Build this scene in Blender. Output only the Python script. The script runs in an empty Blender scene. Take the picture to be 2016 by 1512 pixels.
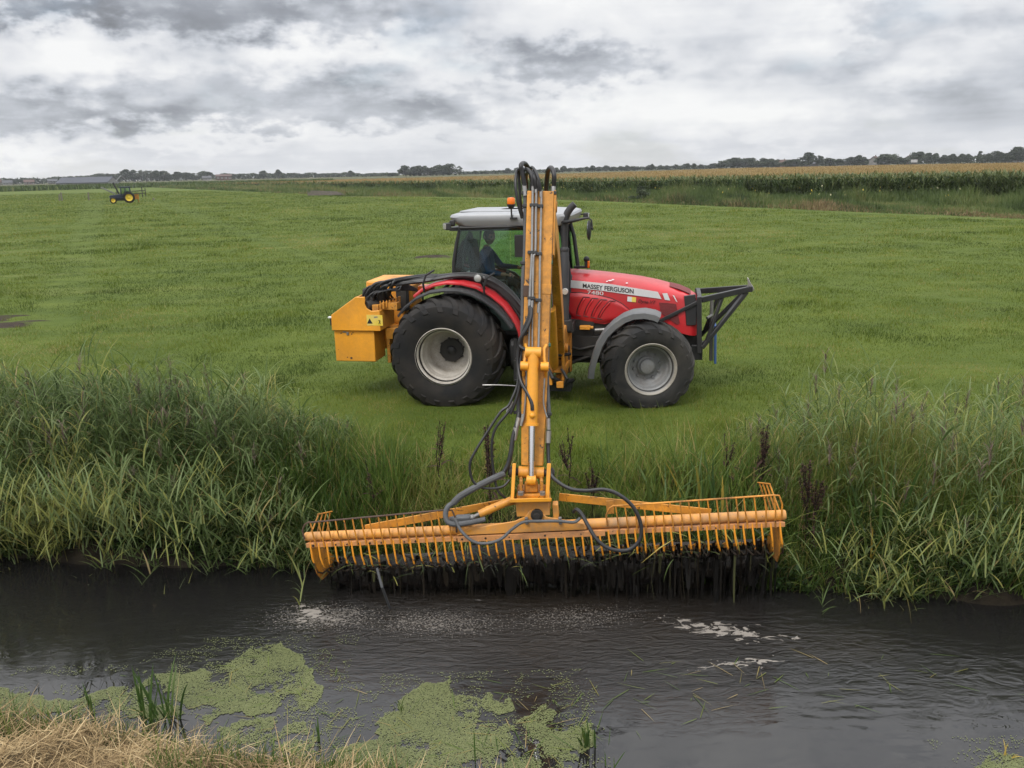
import bpy, bmesh, math, random
import numpy as np
from mathutils import Vector, Matrix
RNG = np.random.default_rng(7)
random.seed(11)
sc = bpy.context.scene
COL = sc.collection
PI = math.pi

# ---------------------------------------------------------------- camera
FPX, HCAM = 1640.0, 3.2
PITCH, ROLL = math.atan(421 / FPX), math.atan(0.0225)
cF = np.array([0, math.cos(PITCH), -math.sin(PITCH)])
cU0 = np.array([0, math.sin(PITCH), math.cos(PITCH)])
cR0 = np.array([1.0, 0, 0])
cX = math.cos(ROLL) * cR0 - math.sin(ROLL) * cU0
cU = math.sin(ROLL) * cR0 + math.cos(ROLL) * cU0
cC = np.array([0, 0, HCAM])
def ray(px, py): return cF + cX * (px - 1008) / FPX - cU * (py - 756) / FPX
def onz(px, py, z=0.0):
    r = ray(px, py); return cC + r * ((z - HCAM) / r[2])
def ony(px, py, Y):
    r = ray(px, py); return cC + r * (Y / r[1])
def dist_at(px, py, D):
    """point on the pixel's ray at horizontal distance D"""
    r = ray(px, py); return cC + r * (D / math.hypot(r[0], r[1]))
cam_d = bpy.data.cameras.new('camera'); cam = bpy.data.objects.new('camera', cam_d); COL.objects.link(cam)
cam_d.sensor_width = 36; cam_d.lens = FPX / 2016 * 36
cam_d.clip_start = 0.05; cam_d.clip_end = 9000
m = Matrix.Identity(4)
for i in range(3):
    m[i][0], m[i][1], m[i][2], m[i][3] = cX[i], cU[i], -cF[i], cC[i]
cam.matrix_world = m
sc.camera = cam

# ---------------------------------------------------------------- materials
class NT:
    def __init__(s, name, world=False):
        s.m = bpy.data.materials.new(name); s.m.use_nodes = True
        s.t = s.m.node_tree; s.t.nodes.clear()
        s.out = s.t.nodes.new('ShaderNodeOutputMaterial')
    def n(s, typ, **kw):
        nd = s.t.nodes.new(typ)
        for k, v in kw.items():
            if k in nd.inputs: nd.inputs[k].default_value = v
            else: setattr(nd, k, v)
        return nd
    def l(s, a, b): s.t.links.new(a, b)
    def coord(s, out='Object'): return s.n('ShaderNodeTexCoord').outputs[out]
    def noise(s, vec, scale, detail=4, rough=.55, dist=0.0):
        nd = s.n('ShaderNodeTexNoise'); s.l(vec, nd.inputs['Vector'])
        nd.inputs['Scale'].default_value = scale; nd.inputs['Detail'].default_value = detail
        nd.inputs['Roughness'].default_value = rough; nd.inputs['Distortion'].default_value = dist
        return nd.outputs['Fac']
    def ramp(s, fac, stops, interp='LINEAR'):
        nd = s.n('ShaderNodeValToRGB'); nd.color_ramp.interpolation = interp
        e = nd.color_ramp.elements
        while len(e) < len(stops): e.new(.5)
        for el, (p, c) in zip(e, stops):
            el.position = p
            el.color = (c, c, c, 1) if isinstance(c, (int, float)) else (*c, 1)
        if fac is not None: s.l(fac, nd.inputs['Fac'])
        return nd.outputs['Color']
    def mix(s, fac, a, b, blend='MIX'):
        nd = s.n('ShaderNodeMix', data_type='RGBA', blend_type=blend)
        for k, v in ((0, fac), (6, a), (7, b)):
            if hasattr(v, 'links') or hasattr(v, 'is_linked'): s.l(v, nd.inputs[k])
            elif isinstance(v, (int, float)): nd.inputs[k].default_value = v if k == 0 else (v, v, v, 1)
            else: nd.inputs[k].default_value = (*v, 1)
        return nd.outputs[2]
    def math(s, op, a, b=0.0, clamp=False):
        nd = s.n('ShaderNodeMath', operation=op, use_clamp=clamp)
        for k, v in ((0, a), (1, b)):
            if hasattr(v, 'is_linked'): s.l(v, nd.inputs[k])
            else: nd.inputs[k].default_value = v
        return nd.outputs[0]
    def bump(s, h, strength=.3, dist=.02):
        nd = s.n('ShaderNodeBump'); nd.inputs['Strength'].default_value = strength; nd.inputs['Distance'].default_value = dist
        s.l(h, nd.inputs['Height']); return nd.outputs['Normal']
    def mapping(s, vec, scale=(1, 1, 1), rot=(0, 0, 0), loc=(0, 0, 0)):
        nd = s.n('ShaderNodeMapping'); s.l(vec, nd.inputs['Vector'])
        nd.inputs['Scale'].default_value = scale; nd.inputs['Rotation'].default_value = rot; nd.inputs['Location'].default_value = loc
        return nd.outputs['Vector']
    def bsdf(s, color, rough=.5, metal=0.0, normal=None, spec=.5, coat=0.0, **kw):
        b = s.n('ShaderNodeBsdfPrincipled')
        def put(k, v):
            if v is None: return
            if hasattr(v, 'is_linked'): s.l(v, b.inputs[k])
            elif isinstance(v, tuple) and len(v) == 3: b.inputs[k].default_value = (*v, 1)
            else: b.inputs[k].default_value = v
        put('Base Color', color); put('Roughness', rough); put('Metallic', metal); put('Normal', normal)
        put('Specular IOR Level', spec); put('Coat Weight', coat); put('Coat Roughness', .15)
        for k, v in kw.items(): put(k, v)
        s.l(b.outputs[0], s.out.inputs['Surface'])
        return b
M = {}
def paint(name, col, rough=.4, dirt=(.10, .085, .06), dirt_amt=.35, chips=None, chip_amt=.0, metal=0, coat=0.0, scale=3.0, bumpy=.04, spec=.5):
    """worn painted metal: two scales of grime, a little fading, chips of bare or rusty metal"""
    t = NT(name); v = t.coord()
    n1 = t.noise(v, scale, 6, .62, .3); n2 = t.noise(v, scale * 11, 4, .6)
    fade = t.mix(t.ramp(t.noise(v, scale * .6, 3), [(.35, 0), (.7, 1)]), tuple(c * .9 for c in col), tuple(min(1, c * 1.06 + .006) for c in col))
    f = t.math('MULTIPLY', t.ramp(t.math('ADD', t.math('MULTIPLY', n1, .7), t.math('MULTIPLY', n2, .3)), [(.40, 0), (.66, 1)]), dirt_amt)
    c = t.mix(f, fade, dirt)
    if chips:
        n3 = t.noise(v, scale * 5, 5, .7, .8)
        cf = t.ramp(n3, [(.70 - chip_amt, 0), (.715 - chip_amt, 1)])
        c = t.mix(cf, c, chips)
    r = t.mix(f, rough, min(1, rough + .35))
    t.bsdf(c, r, metal, t.bump(n2, bumpy, .01) if bumpy else None, spec, coat)
    M[name] = t.m; return t.m
paint('red_paint', (.47, .012, .018), .34, (.16, .05, .04), .35, coat=.15, scale=1.6, bumpy=.015)
paint('red_vent', (.16, .012, .014), .7, (.06, .03, .025), .5, scale=4, bumpy=.6)
paint('orange_paint', (.69, .290, .026), .42, (.15, .08, .03), .75, (.045, .024, .014), .075, scale=2.6)
paint('orange_clean', (.74, .315, .022), .35, (.30, .15, .04), .4, (.06, .03, .016), .0, scale=2.6)
paint('orange_muddy', (.62, .245, .018), .5, (.045, .032, .022), .8, (.02, .014, .01), .07, scale=5.0)
paint('orange_pale', (.68, .29, .040), .5, (.26, .19, .13), .75, (.05, .03, .02), .02, scale=2.2)
paint('pink_steel', (.60, .265, .085), .55, (.16, .11, .08), .7, (.03, .02, .015), .04, scale=4)
paint('roof_grey', (.27, .28, .29), .38, (.22, .21, .2), .3, scale=1.5, bumpy=.01, coat=.1)
paint('rim_grey', (.48, .45, .40), .48, (.20, .165, .12), .7, scale=4, bumpy=.03)
paint('rim_dark', (.21, .215, .215), .5, (.12, .10, .08), .6, (.30, .24, .16), .02, scale=4)
paint('fender_plastic', (.105, .11, .115), .62, (.16, .155, .145), .6, scale=3, bumpy=.08)
paint('black_plastic', (.010, .010, .011), .5, (.034, .032, .03), .4, scale=3)
paint('black_metal', (.010, .010, .011), .42, (.034, .03, .026), .45, (.07, .04, .025), .01, scale=4)
paint('black_muddy', (.012, .011, .01), .6, (.05, .042, .033), .6, scale=6)
paint('exhaust', (.020, .020, .022), .55, (.04, .037, .033), .5, scale=3)
paint('hose', (.008, .008, .009), .42, (.030, .028, .026), .35, scale=5)
paint('hose_grey', (.075, .078, .082), .55, (.05, .048, .045), .7, scale=6, bumpy=.1)
paint('steel_pipe', (.30, .295, .285), .38, (.14, .125, .11), .6, (.05, .03, .02), .0, metal=.75, scale=5)
paint('rusty_iron', (.06, .035, .025), .75, (.10, .055, .03), .6, scale=8)
paint('steel_rod', (.42, .40, .37), .35, (.2, .18, .15), .5, metal=.8, scale=6)
paint('white_paint', (.62, .63, .62), .45, (.35, .33, .3), .25, scale=3, bumpy=0)
paint('silver_stripe', (.62, .62, .62), .35, (.42, .40, .38), .3, scale=3, bumpy=0)
paint('ink_black', (.01, .01, .011), .45, (.02, .02, .02), .1, bumpy=0)
paint('label_yellow', (.72, .52, .05), .5, (.5, .45, .3), .4, scale=6, bumpy=0)
paint('decal_dark_red', (.035, .006, .006), .5, (.05, .01, .01), .2, bumpy=0)
paint('blue_board', (.03, .11, .36), .5, (.12, .14, .2), .4, scale=5)
paint('seat_fabric', (.02, .02, .022), .85, (.04, .04, .04), .3, scale=8)
paint('cab_teal', (.10, .165, .15), .6, (.06, .08, .075), .4, scale=3)
paint('lamp_glass', (.42, .42, .40), .12, (.3, .28, .25), .3, scale=5, metal=.3)
paint('amber', (.80, .17, .005), .2, (.4, .1, .02), .2, bumpy=0)
paint('mirror_glass', (.5, .52, .55), .05, (.3, .3, .3), .1, metal=1, bumpy=0)
paint('green_ring', (.01, .10, .075), .5, (.05, .05, .05), .3)
paint('green_tractor', (.018, .050, .030), .45, (.05, .05, .04), .4, scale=3)
paint('yellow_rim', (.75, .53, .02), .45, (.3, .24, .1), .4, scale=3)
paint('dark_blue', (.008, .016, .038), .5, (.03, .03, .03), .3)
def chrome():
    t = NT('chrome'); t.bsdf((.80, .80, .82), .12, 1.0); M['chrome'] = t.m
chrome()
def rubber(name, base, dust, amt):
    t = NT(name); v = t.coord()
    f = t.ramp(t.noise(v, 2.2, 6, .65, .4), [(.38, 0), (.72, 1)]); n2 = t.noise(v, 40, 3)
    c = t.mix(t.math('MULTIPLY', f, amt), base, dust)
    t.bsdf(c, .78, 0, t.bump(n2, .12, .01), .35); M[name] = t.m
rubber('tyre_rubber', (.0065, .0065, .007), (.036, .029, .022), .8)
rubber('tyre_worn', (.012, .012, .012), (.055, .049, .041), .85)
def glass(name, tint, gl=.9):
    t = NT(name)
    tr = t.n('ShaderNodeBsdfTransparent'); tr.inputs[0].default_value = (*tint, 1)
    g = t.n('ShaderNodeBsdfGlossy'); g.inputs['Roughness'].default_value = .02; g.inputs[0].default_value = (gl, gl, gl, 1)
    fr = t.n('ShaderNodeFresnel'); fr.inputs[0].default_value = 1.45
    mx = t.n('ShaderNodeMixShader'); t.l(fr.outputs[0], mx.inputs[0]); t.l(tr.outputs[0], mx.inputs[1]); t.l(g.outputs[0], mx.inputs[2])
    t.l(mx.outputs[0], t.out.inputs['Surface']); M[name] = t.m
glass('cab_glass', (.80, .93, .91))
glass('clear_glass', (.85, .9, .9))

# ---------------------------------------------------------------- mesh builder
def vec(p): return np.asarray(p, float)
class MB:
    def __init__(s): s.v, s.f, s.mi = [], [], []
    def add(s, verts, faces, mi=0):
        o = len(s.v); s.v.extend([tuple(map(float, p)) for p in verts])
        for f in faces: s.f.append(tuple(o + i for i in f)); s.mi.append(mi)
    def box(s, c, size, rot=None, mi=0, taper=1.0):
        hx, hy, hz = [k / 2 for k in size]
        P = []
        for z, k in ((-hz, 1), (hz, taper)):
            P += [(-hx * k, -hy * k, z), (hx * k, -hy * k, z), (hx * k, hy * k, z), (-hx * k, hy * k, z)]
        if rot is not None: P = [tuple(rot @ Vector(p)) for p in P]
        P = [(p[0] + c[0], p[1] + c[1], p[2] + c[2]) for p in P]
        s.add(P, [(3, 2, 1, 0), (4, 5, 6, 7), (0, 1, 5, 4), (1, 2, 6, 5), (2, 3, 7, 6), (3, 0, 4, 7)], mi); return s
    def beam(s, a, b, w, h, up=(0, 0, 1), mi=0, w2=None, h2=None):
        """box section bar from a to b: w sideways, h along up"""
        a, b = vec(a), vec(b); d = b - a; L = np.linalg.norm(d); d /= L
        sd = np.cross(d, vec(up)); sd /= np.linalg.norm(sd); u = np.cross(sd, d)
        P = []
        for p, ww, hh in ((a, w, h), (b, w2 or w, h2 or h)):
            for x, y in ((-1, -1), (1, -1), (1, 1), (-1, 1)): P.append(p + sd * x * ww / 2 + u * y * hh / 2)
        s.add(P, [(0, 1, 2, 3), (7, 6, 5, 4), (4, 5, 1, 0), (5, 6, 2, 1), (6, 7, 3, 2), (7, 4, 0, 3)], mi); return s
    def tube(s, pts, r, n=8, mi=0, caps=True, flat=1.0):
        P = [vec(p) for p in pts]; N = len(P); R = r if hasattr(r, '__len__') else [r] * N
        ref = None; V = []
        for i in range(N):
            t = P[min(i + 1, N - 1)] - P[max(i - 1, 0)]; t /= (np.linalg.norm(t) + 1e-12)
            if ref is None:
                ref = np.cross(t, (0, 0, 1.0))
                if np.linalg.norm(ref) < .2: ref = np.cross(t, (1.0, 0, 0))
            ref = ref - t * (ref @ t); ref /= (np.linalg.norm(ref) + 1e-12); b = np.cross(t, ref)
            for k in range(n):
                a = 2 * PI * k / n; V.append(P[i] + (ref * math.cos(a) + b * math.sin(a) * flat) * R[i])
        F = []
        for i in range(N - 1):
            for k in range(n):
                k2 = (k + 1) % n; F.append((i * n + k, i * n + k2, (i + 1) * n + k2, (i + 1) * n + k))
        if caps: F.append(tuple(range(n - 1, -1, -1))); F.append(tuple((N - 1) * n + k for k in range(n)))
        s.add(V, F, mi); return s
    def cyl(s, a, b, r, n=20, mi=0, r2=None): return s.tube([a, b], [r, r if r2 is None else r2], n, mi)
    def lathe(s, prof, n=48, mi=0, axis='y', c=(0, 0, 0), closed=False, jitter=0):
        """profile of (radius, offset along axis); axis y: offset = y"""
        V, F = [], []; K = len(prof)
        for i in range(n):
            a = 2 * PI * i / n
            for (r, o) in prof:
                x, z = r * math.cos(a), r * math.sin(a)
                V.append((c[0] + x, c[1] + o, c[2] + z) if axis == 'y' else ((c[0] + x, c[1] + z, c[2] + o) if axis == 'z' else (c[0] + o, c[1] + x, c[2] + z)))
        for i in range(n):
            j = (i + 1) % n
            for k in range(K - (0 if closed else 1)):
                k2 = (k + 1) % K; F.append((i * K + k, j * K + k, j * K + k2, i * K + k2))
        s.add(V, F, mi); return s
    def prism(s, poly, y0, y1, mi=0, plane='xz'):
        """extrude a 2-D outline; plane xz extrudes along y, xy along z, yz along x"""
        n = len(poly)
        def mk(p, o): return (p[0], o, p[1]) if plane == 'xz' else ((p[0], p[1], o) if plane == 'xy' else (o, p[0], p[1]))
        V = [mk(p, y0) for p in poly] + [mk(p, y1) for p in poly]
        F = [tuple(range(n)), tuple(range(2 * n - 1, n - 1, -1))] + [(i, i + n, (i + 1) % n + n, (i + 1) % n) for i in range(n)]
        s.add(V, F, mi); return s
    def loft(s, rings, mi=0, caps=True, close=True):
        n = len(rings[0]); V = [p for r in rings for p in r]; F = []
        for i in range(len(rings) - 1):
            for k in range(n if close else n - 1):
                k2 = (k + 1) % n; F.append((i * n + k, i * n + k2, (i + 1) * n + k2, (i + 1) * n + k))
        if caps: F.append(tuple(range(n - 1, -1, -1))); F.append(tuple((len(rings) - 1) * n + k for k in range(n)))
        s.add(V, F, mi); return s
    def sphere(s, c, r, n=16, mi=0, sc=(1, 1, 1)):
        V, F = [], []; h = n // 2
        for i in range(h + 1):
            th = PI * i / h
            for k in range(n):
                a = 2 * PI * k / n
                V.append((c[0] + r * sc[0] * math.sin(th) * math.cos(a), c[1] + r * sc[1] * math.sin(th) * math.sin(a), c[2] + r * sc[2] * math.cos(th)))
        for i in range(h):
            for k in range(n): F.append((i * n + k, (i + 1) * n + k, (i + 1) * n + (k + 1) % n, i * n + (k + 1) % n))
        s.add(V, F, mi); return s
    def build(s, name, mats, parent=None, bevel=0.0, angle=35, smooth=True, subsurf=0, fix=True, seg=2):
        me = bpy.data.meshes.new(name); me.from_pydata(s.v, [], s.f)
        if not isinstance(mats, (list, tuple)): mats = [mats]
        for mm in mats: me.materials.append(M[mm] if isinstance(mm, str) else mm)
        me.polygons.foreach_set('material_index', s.mi)
        if fix:
            bm = bmesh.new(); bm.from_mesh(me); bmesh.ops.remove_doubles(bm, verts=bm.verts, dist=1e-5)
            bmesh.ops.recalc_face_normals(bm, faces=bm.faces); bm.to_mesh(me); bm.free()
        if smooth:
            me.polygons.foreach_set('use_smooth', [True] * len(me.polygons)); me.set_sharp_from_angle(angle=math.radians(angle))
        me.update()
        o = bpy.data.objects.new(name, me); COL.objects.link(o)
        if parent is not None: o.parent = parent
        if bevel:
            b = o.modifiers.new('bevel', 'BEVEL'); b.width = bevel; b.segments = seg; b.limit_method = 'ANGLE'; b.angle_limit = math.radians(40)
        if subsurf:
            b = o.modifiers.new('sub', 'SUBSURF'); b.levels = subsurf; b.render_levels = subsurf
        return o
def tag(o, label=None, cat=None, group=None, kind=None):
    if label: o['label'] = label
    if cat: o['category'] = cat
    if group: o['group'] = group
    if kind: o['kind'] = kind
    return o
def empty(name, loc=(0, 0, 0), rz=0.0):
    o = bpy.data.objects.new(name, None); COL.objects.link(o); o.empty_display_size = .2
    o.location = loc; o.rotation_euler = (0, 0, rz); return o
def np_mesh(name, V, F, mats, attrs=None, smooth=False, parent=None, mat_idx=None):
    """fast mesh from numpy arrays; F is (n,k) with constant k"""
    V = np.ascontiguousarray(V, np.float32); F = np.ascontiguousarray(F, np.int32)
    me = bpy.data.meshes.new(name); nf, k = F.shape
    me.vertices.add(len(V)); me.vertices.foreach_set('co', V.ravel())
    me.loops.add(nf * k); me.loops.foreach_set('vertex_index', F.ravel())
    me.polygons.add(nf); me.polygons.foreach_set('loop_start', np.arange(0, nf * k, k, dtype=np.int32))
    try: me.polygons.foreach_set('loop_total', np.full(nf, k, np.int32))
    except Exception: pass
    for mm in (mats if isinstance(mats, (list, tuple)) else [mats]): me.materials.append(M[mm] if isinstance(mm, str) else mm)
    if mat_idx is not None: me.polygons.foreach_set('material_index', np.ascontiguousarray(mat_idx, np.int32))
    for an, arr in (attrs or {}).items():
        a = me.attributes.new(an, 'FLOAT', 'POINT'); a.data.foreach_set('value', np.ascontiguousarray(arr, np.float32))
    if smooth: me.polygons.foreach_set('use_smooth', np.ones(nf, bool))
    me.update(calc_edges=True); me.validate()
    o = bpy.data.objects.new(name, me); COL.objects.link(o)
    if parent is not None: o.parent = parent
    return o
def vnoise(x, y, seed=0, scale=1.0):
    """smooth value noise, vectorised"""
    x = np.asarray(x, float) * scale; y = np.asarray(y, float) * scale
    xi = np.floor(x).astype(np.int64); yi = np.floor(y).astype(np.int64); xf = x - xi; yf = y - yi
    def h(a, b):
        n = (a * 374761393 + b * 668265263 + seed * 1442695041) & 0xFFFFFFFF
        n = ((n ^ (n >> 13)) * 1274126177) & 0xFFFFFFFF
        return ((n ^ (n >> 16)) & 0xFFFF) / 65535.0
    u = xf * xf * (3 - 2 * xf); w = yf * yf * (3 - 2 * yf)
    return (h(xi, yi) * (1 - u) + h(xi + 1, yi) * u) * (1 - w) + (h(xi, yi + 1) * (1 - u) + h(xi + 1, yi + 1) * u) * w
def fbm(x, y, seed=0, scale=1.0, octv=4, gain=.5):
    t, a, s = 0, 1.0, 0
    for i in range(octv):
        t = t + a * vnoise(x, y, seed + i * 17, scale * 2 ** i); s += a; a *= gain
    return t / s
def sstep(a, b, x):
    t = np.clip((np.asarray(x, float) - a) / (b - a), 0, 1); return t * t * (3 - 2 * t)
def ribbons(root, az, L, b0, b1, W, seg=4, tint=None, twist=None, pw=1.3, wprof=None):
    """many leaf blades: root (n,3), azimuth, length, first lean, added lean at the tip, width"""
    n = len(root); root = np.asarray(root, float)
    t = np.linspace(0, 1, seg + 1)
    ph = b0[:, None] + b1[:, None] * (t[None, :] ** pw)
    dl = (L / seg)[:, None]
    hx = np.sin(ph) * dl; hz = np.cos(ph) * dl
    H = np.concatenate([np.zeros((n, 1)), np.cumsum((hx[:, :-1] + hx[:, 1:]) / 2, 1)], 1)
    Z = np.concatenate([np.zeros((n, 1)), np.cumsum((hz[:, :-1] + hz[:, 1:]) / 2, 1)], 1)
    ca, sa = np.cos(az)[:, None], np.sin(az)[:, None]
    P = np.stack([root[:, 0:1] + H * ca, root[:, 1:2] + H * sa, root[:, 2:3] + Z], -1)
    if wprof is None: wprof = np.clip(np.minimum(.55 + 1.6 * t, 1.0) * (1 - t ** 2.2), .03, 1)
    w = W[:, None] * wprof[None, :] * .5
    ta = (RNG.uniform(-.9, .9, n) if twist is None else twist)
    sx, sy = -np.sin(az + ta)[:, None], np.cos(az + ta)[:, None]
    A = P.copy(); B = P.copy()
    A[..., 0] += sx * w; A[..., 1] += sy * w; B[..., 0] -= sx * w; B[..., 1] -= sy * w
    V = np.stack([A, B], 2).reshape(-1, 3)
    base = (np.arange(n) * (seg + 1) * 2)[:, None]
    k = np.arange(seg)[None, :] * 2
    F = np.stack([base + k, base + k + 1, base + k + 3, base + k + 2], -1).reshape(-1, 4)
    tv = np.repeat(tint if tint is not None else RNG.random(n), (seg + 1) * 2)
    hv = np.tile(np.repeat(t, 2), n)
    return V, F, tv, hv, P
def tri_blades(root, az, L, lean, W, tint):
    """short grass: one triangle each"""
    n = len(root); sx, sy = -np.sin(az) * W * .5, np.cos(az) * W * .5
    V = np.empty((n, 3, 3)); V[:, 0] = root; V[:, 1] = root; V[:, 2] = root
    V[:, 0, 0] += sx; V[:, 0, 1] += sy; V[:, 1, 0] -= sx; V[:, 1, 1] -= sy
    d = az + RNG.uniform(-1.6, 1.6, n)
    V[:, 2, 0] += np.cos(d) * np.sin(lean) * L; V[:, 2, 1] += np.sin(d) * np.sin(lean) * L; V[:, 2, 2] += np.cos(lean) * L
    return V.reshape(-1, 3), np.arange(n * 3).reshape(-1, 3), np.repeat(tint, 3)
def join(parts):
    """concatenate (V,F,tint) tuples"""
    o = 0; VV, FF, TT = [], [], []
    for p in parts:
        VV.append(p[0]); FF.append(p[1] + o); TT.append(p[2]); o += len(p[0])
    return np.concatenate(VV), np.concatenate(FF), np.concatenate(TT)
def leafmat(name, stops, rough=.55, trans=.35, spec=.3, sheen=0):
    """plant matter: each blade has its own tint (attribute) picked from a ramp of real leaf colours"""
    t = NT(name); a = t.n('ShaderNodeAttribute', attribute_name='tint')
    c = t.ramp(a.outputs['Fac'], stops)
    b = t.bsdf(c, rough, 0, None, spec)
    if trans:
        tl = t.n('ShaderNodeBsdfTranslucent'); t.l(c, tl.inputs[0])
        mx = t.n('ShaderNodeMixShader'); mx.inputs[0].default_value = trans
        t.l(b.outputs[0], mx.inputs[1]); t.l(tl.outputs[0], mx.inputs[2]); t.l(mx.outputs[0], t.out.inputs['Surface'])
    M[name] = t.m
# ---------------------------------------------------------------- light and sky
SUN_EL, SUN_AZ = math.radians(52), math.radians(215)      # azimuth clockwise from +Y; the sun stands behind the camera, to its left
w = bpy.data.worlds.new('World'); sc.world = w; w.use_nodes = True
w.cycles.sampling_method = 'NONE'
sc.render.engine = 'CYCLES'; sc.cycles.max_bounces = 6; sc.cycles.diffuse_bounces = 2; sc.cycles.glossy_bounces = 3; sc.cycles.transmission_bounces = 4; sc.cycles.transparent_max_bounces = 16
sc.cycles.caustics_reflective = False; sc.cycles.caustics_refractive = False
class WT(NT):
    def __init__(s): s.t = w.node_tree; s.t.nodes.clear(); s.out = s.t.nodes.new('ShaderNodeOutputWorld')
t = WT()
sky = t.n('ShaderNodeTexSky'); sky.sky_type = 'NISHITA'; sky.sun_disc = False
sky.sun_elevation = SUN_EL; sky.sun_rotation = SUN_AZ
gen = t.coord('Generated')
sep = t.n('ShaderNodeSeparateXYZ'); t.l(gen, sep.inputs[0])
dx, dy, dz = sep.outputs
el = t.math('ARCSINE', t.math('MAXIMUM', dz, 0.0))
az = t.math('ARCTAN2', dx, dy)
cmb = t.n('ShaderNodeCombineXYZ')
t.l(az, cmb.inputs[0]); t.l(t.math('POWER', t.math('ADD', el, .02), .8), cmb.inputs[1])
P = cmb.outputs[0]
def n2(vec, detail, rough, dist):
    nd = t.n('ShaderNodeTexNoise', noise_dimensions='2D'); t.l(vec, nd.inputs['Vector'])
    nd.inputs['Scale'].default_value = 1; nd.inputs['Detail'].default_value = detail; nd.inputs['Roughness'].default_value = rough; nd.inputs['Distortion'].default_value = dist
    return nd.outputs['Fac']
SA, SB = (4.5, 8, 1), (13, 20, 1)
nA = n2(t.mapping(P, SA), 5, .44, .15); nB = n2(t.mapping(P, SA, (0, 0, 0), (.12, .22, 0)), 5, .44, .15)
nC = n2(t.mapping(P, SB, (0, 0, 0), (3, 7, 2)), 5, .55, .3); nD = n2(t.mapping(P, SB, (0, 0, 0), (3.12, 7.28, 2)), 5, .55, .3)
def puff(sc_xy, off, wrp):
    vo = t.n('ShaderNodeTexVoronoi', voronoi_dimensions='2D', feature='SMOOTH_F1'); mv = t.n('ShaderNodeVectorMath', operation='ADD')
    t.l(t.mapping(P, sc_xy, (0, 0, 0), off), mv.inputs[0]); t.l(wrp, mv.inputs[1]); t.l(mv.outputs[0], vo.inputs['Vector'])
    vo.inputs['Scale'].default_value = 1; vo.inputs['Smoothness'].default_value = .35; vo.inputs['Detail'].default_value = 0; vo.inputs['Roughness'].default_value = .55
    return vo.outputs['Distance']
wv = t.n('ShaderNodeTexNoise', noise_dimensions='2D'); t.l(t.mapping(P, (10, 16, 1)), wv.inputs['Vector']); wv.inputs['Detail'].default_value = 3; wv.inputs['Scale'].default_value = 1
wsc = t.n('ShaderNodeVectorMath', operation='SCALE'); t.l(wv.outputs['Color'], wsc.inputs[0]); wsc.inputs['Scale'].default_value = .9
pf = t.math('MULTIPLY', t.math('SUBTRACT', puff((9, 16, 1), (0, .34, 0), wsc.outputs[0]), puff((9, 16, 1), (.1, 0, 0), wsc.outputs[0])), .30)
pf = t.math('MULTIPLY', pf, t.ramp(nA, [(.34, .25), (.56, 1)]))
nS = n2(t.mapping(P, (5, 60, 1), (0, 0, .03), (2, 5, 0)), 4, .55, .2)
relief = t.math('ADD', t.math('MULTIPLY', t.math('SUBTRACT', nA, nB), 1.05), t.math('MULTIPLY', t.math('SUBTRACT', nC, nD), .20))
relief = t.math('MULTIPLY', relief, t.math('MULTIPLY', t.math('ADD', el, .012), 12.0, True))
relief = t.math('ADD', relief, t.math('MULTIPLY', pf, t.math('MULTIPLY', t.math('ADD', el, .0), 14.0, True)))
lum = t.math('ADD', .72, relief)
lum = t.math('ADD', lum, t.math('MULTIPLY', t.math('SUBTRACT', nA, .5), -.42))
lum = t.math('ADD', lum, t.math('MULTIPLY', t.math('SUBTRACT', nS, .5), .16))
# named cloud masses of this particular sky: (pixel centre, half sizes in pixels, brighter or darker)
wn = t.n('ShaderNodeTexNoise', noise_dimensions='2D'); t.l(t.mapping(P, (5.5, 9, 1), (0, 0, 0), (1, 2, 3)), wn.inputs['Vector']); wn.inputs['Detail'].default_value = 6; wn.inputs['Roughness'].default_value = .52
wsep = t.n('ShaderNodeSeparateColor'); t.l(wn.outputs['Color'], wsep.inputs[0])
azw = t.math('ADD', az, t.math('MULTIPLY', t.math('SUBTRACT', wsep.outputs[0], .5), .16))
elw = t.math('ADD', el, t.math('MULTIPLY', t.math('SUBTRACT', wsep.outputs[1], .5), .075))
for (px, py, sx, sy, dlt) in [
        (440, 15, 300, 48, -.48), (60, 5, 130, 26, -.36), (110, 120, 170, 45, .16), (420, 195, 250, 52, -.20), (90, 232, 210, 32, -.24), (200, 180, 120, 40, -.10),
        (620, 115, 120, 40, .12), (520, 232, 120, 22, -.12), (720, 190, 170, 50, -.16), (780, 90, 70, 30, .16), (1140, 128, 150, 40, -.36), (1010, 110, 120, 50, -.14),
        (930, 215, 260, 30, -.22), (890, 70, 110, 30, .10), (1480, 195, 300, 55, .14), (1330, 60, 120, 60, .06), (1600, 70, 70, 45, .10), (1740, 40, 70, 40, -.16),
        (1950, 110, 150, 60, -.20), (1900, 230, 260, 40, -.10), (330, 268, 260, 22, .15), (1150, 215, 90, 40, .12), (620, 285, 500, 22, .02), (1000, 312, 1300, 24, -.04), (40, 305, 90, 18, .16), (1650, 290, 300, 20, -.04)]:
    r0 = ray(px, py); a0 = math.atan2(r0[0], r0[1]); e0 = math.asin(r0[2] / np.linalg.norm(r0))
    qa = t.math('POWER', t.math('ABSOLUTE', t.math('DIVIDE', t.math('SUBTRACT', azw, a0), sx / FPX)), 2.0)
    qe = t.math('POWER', t.math('ABSOLUTE', t.math('DIVIDE', t.math('SUBTRACT', elw, e0), sy / FPX)), 2.0)
    g = t.math('EXPONENT', t.math('MULTIPLY', t.math('POWER', t.math('ADD', qa, qe), 1.5), -1.0))
    lum = t.math('ADD', lum, t.math('MULTIPLY', g, dlt))
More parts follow.
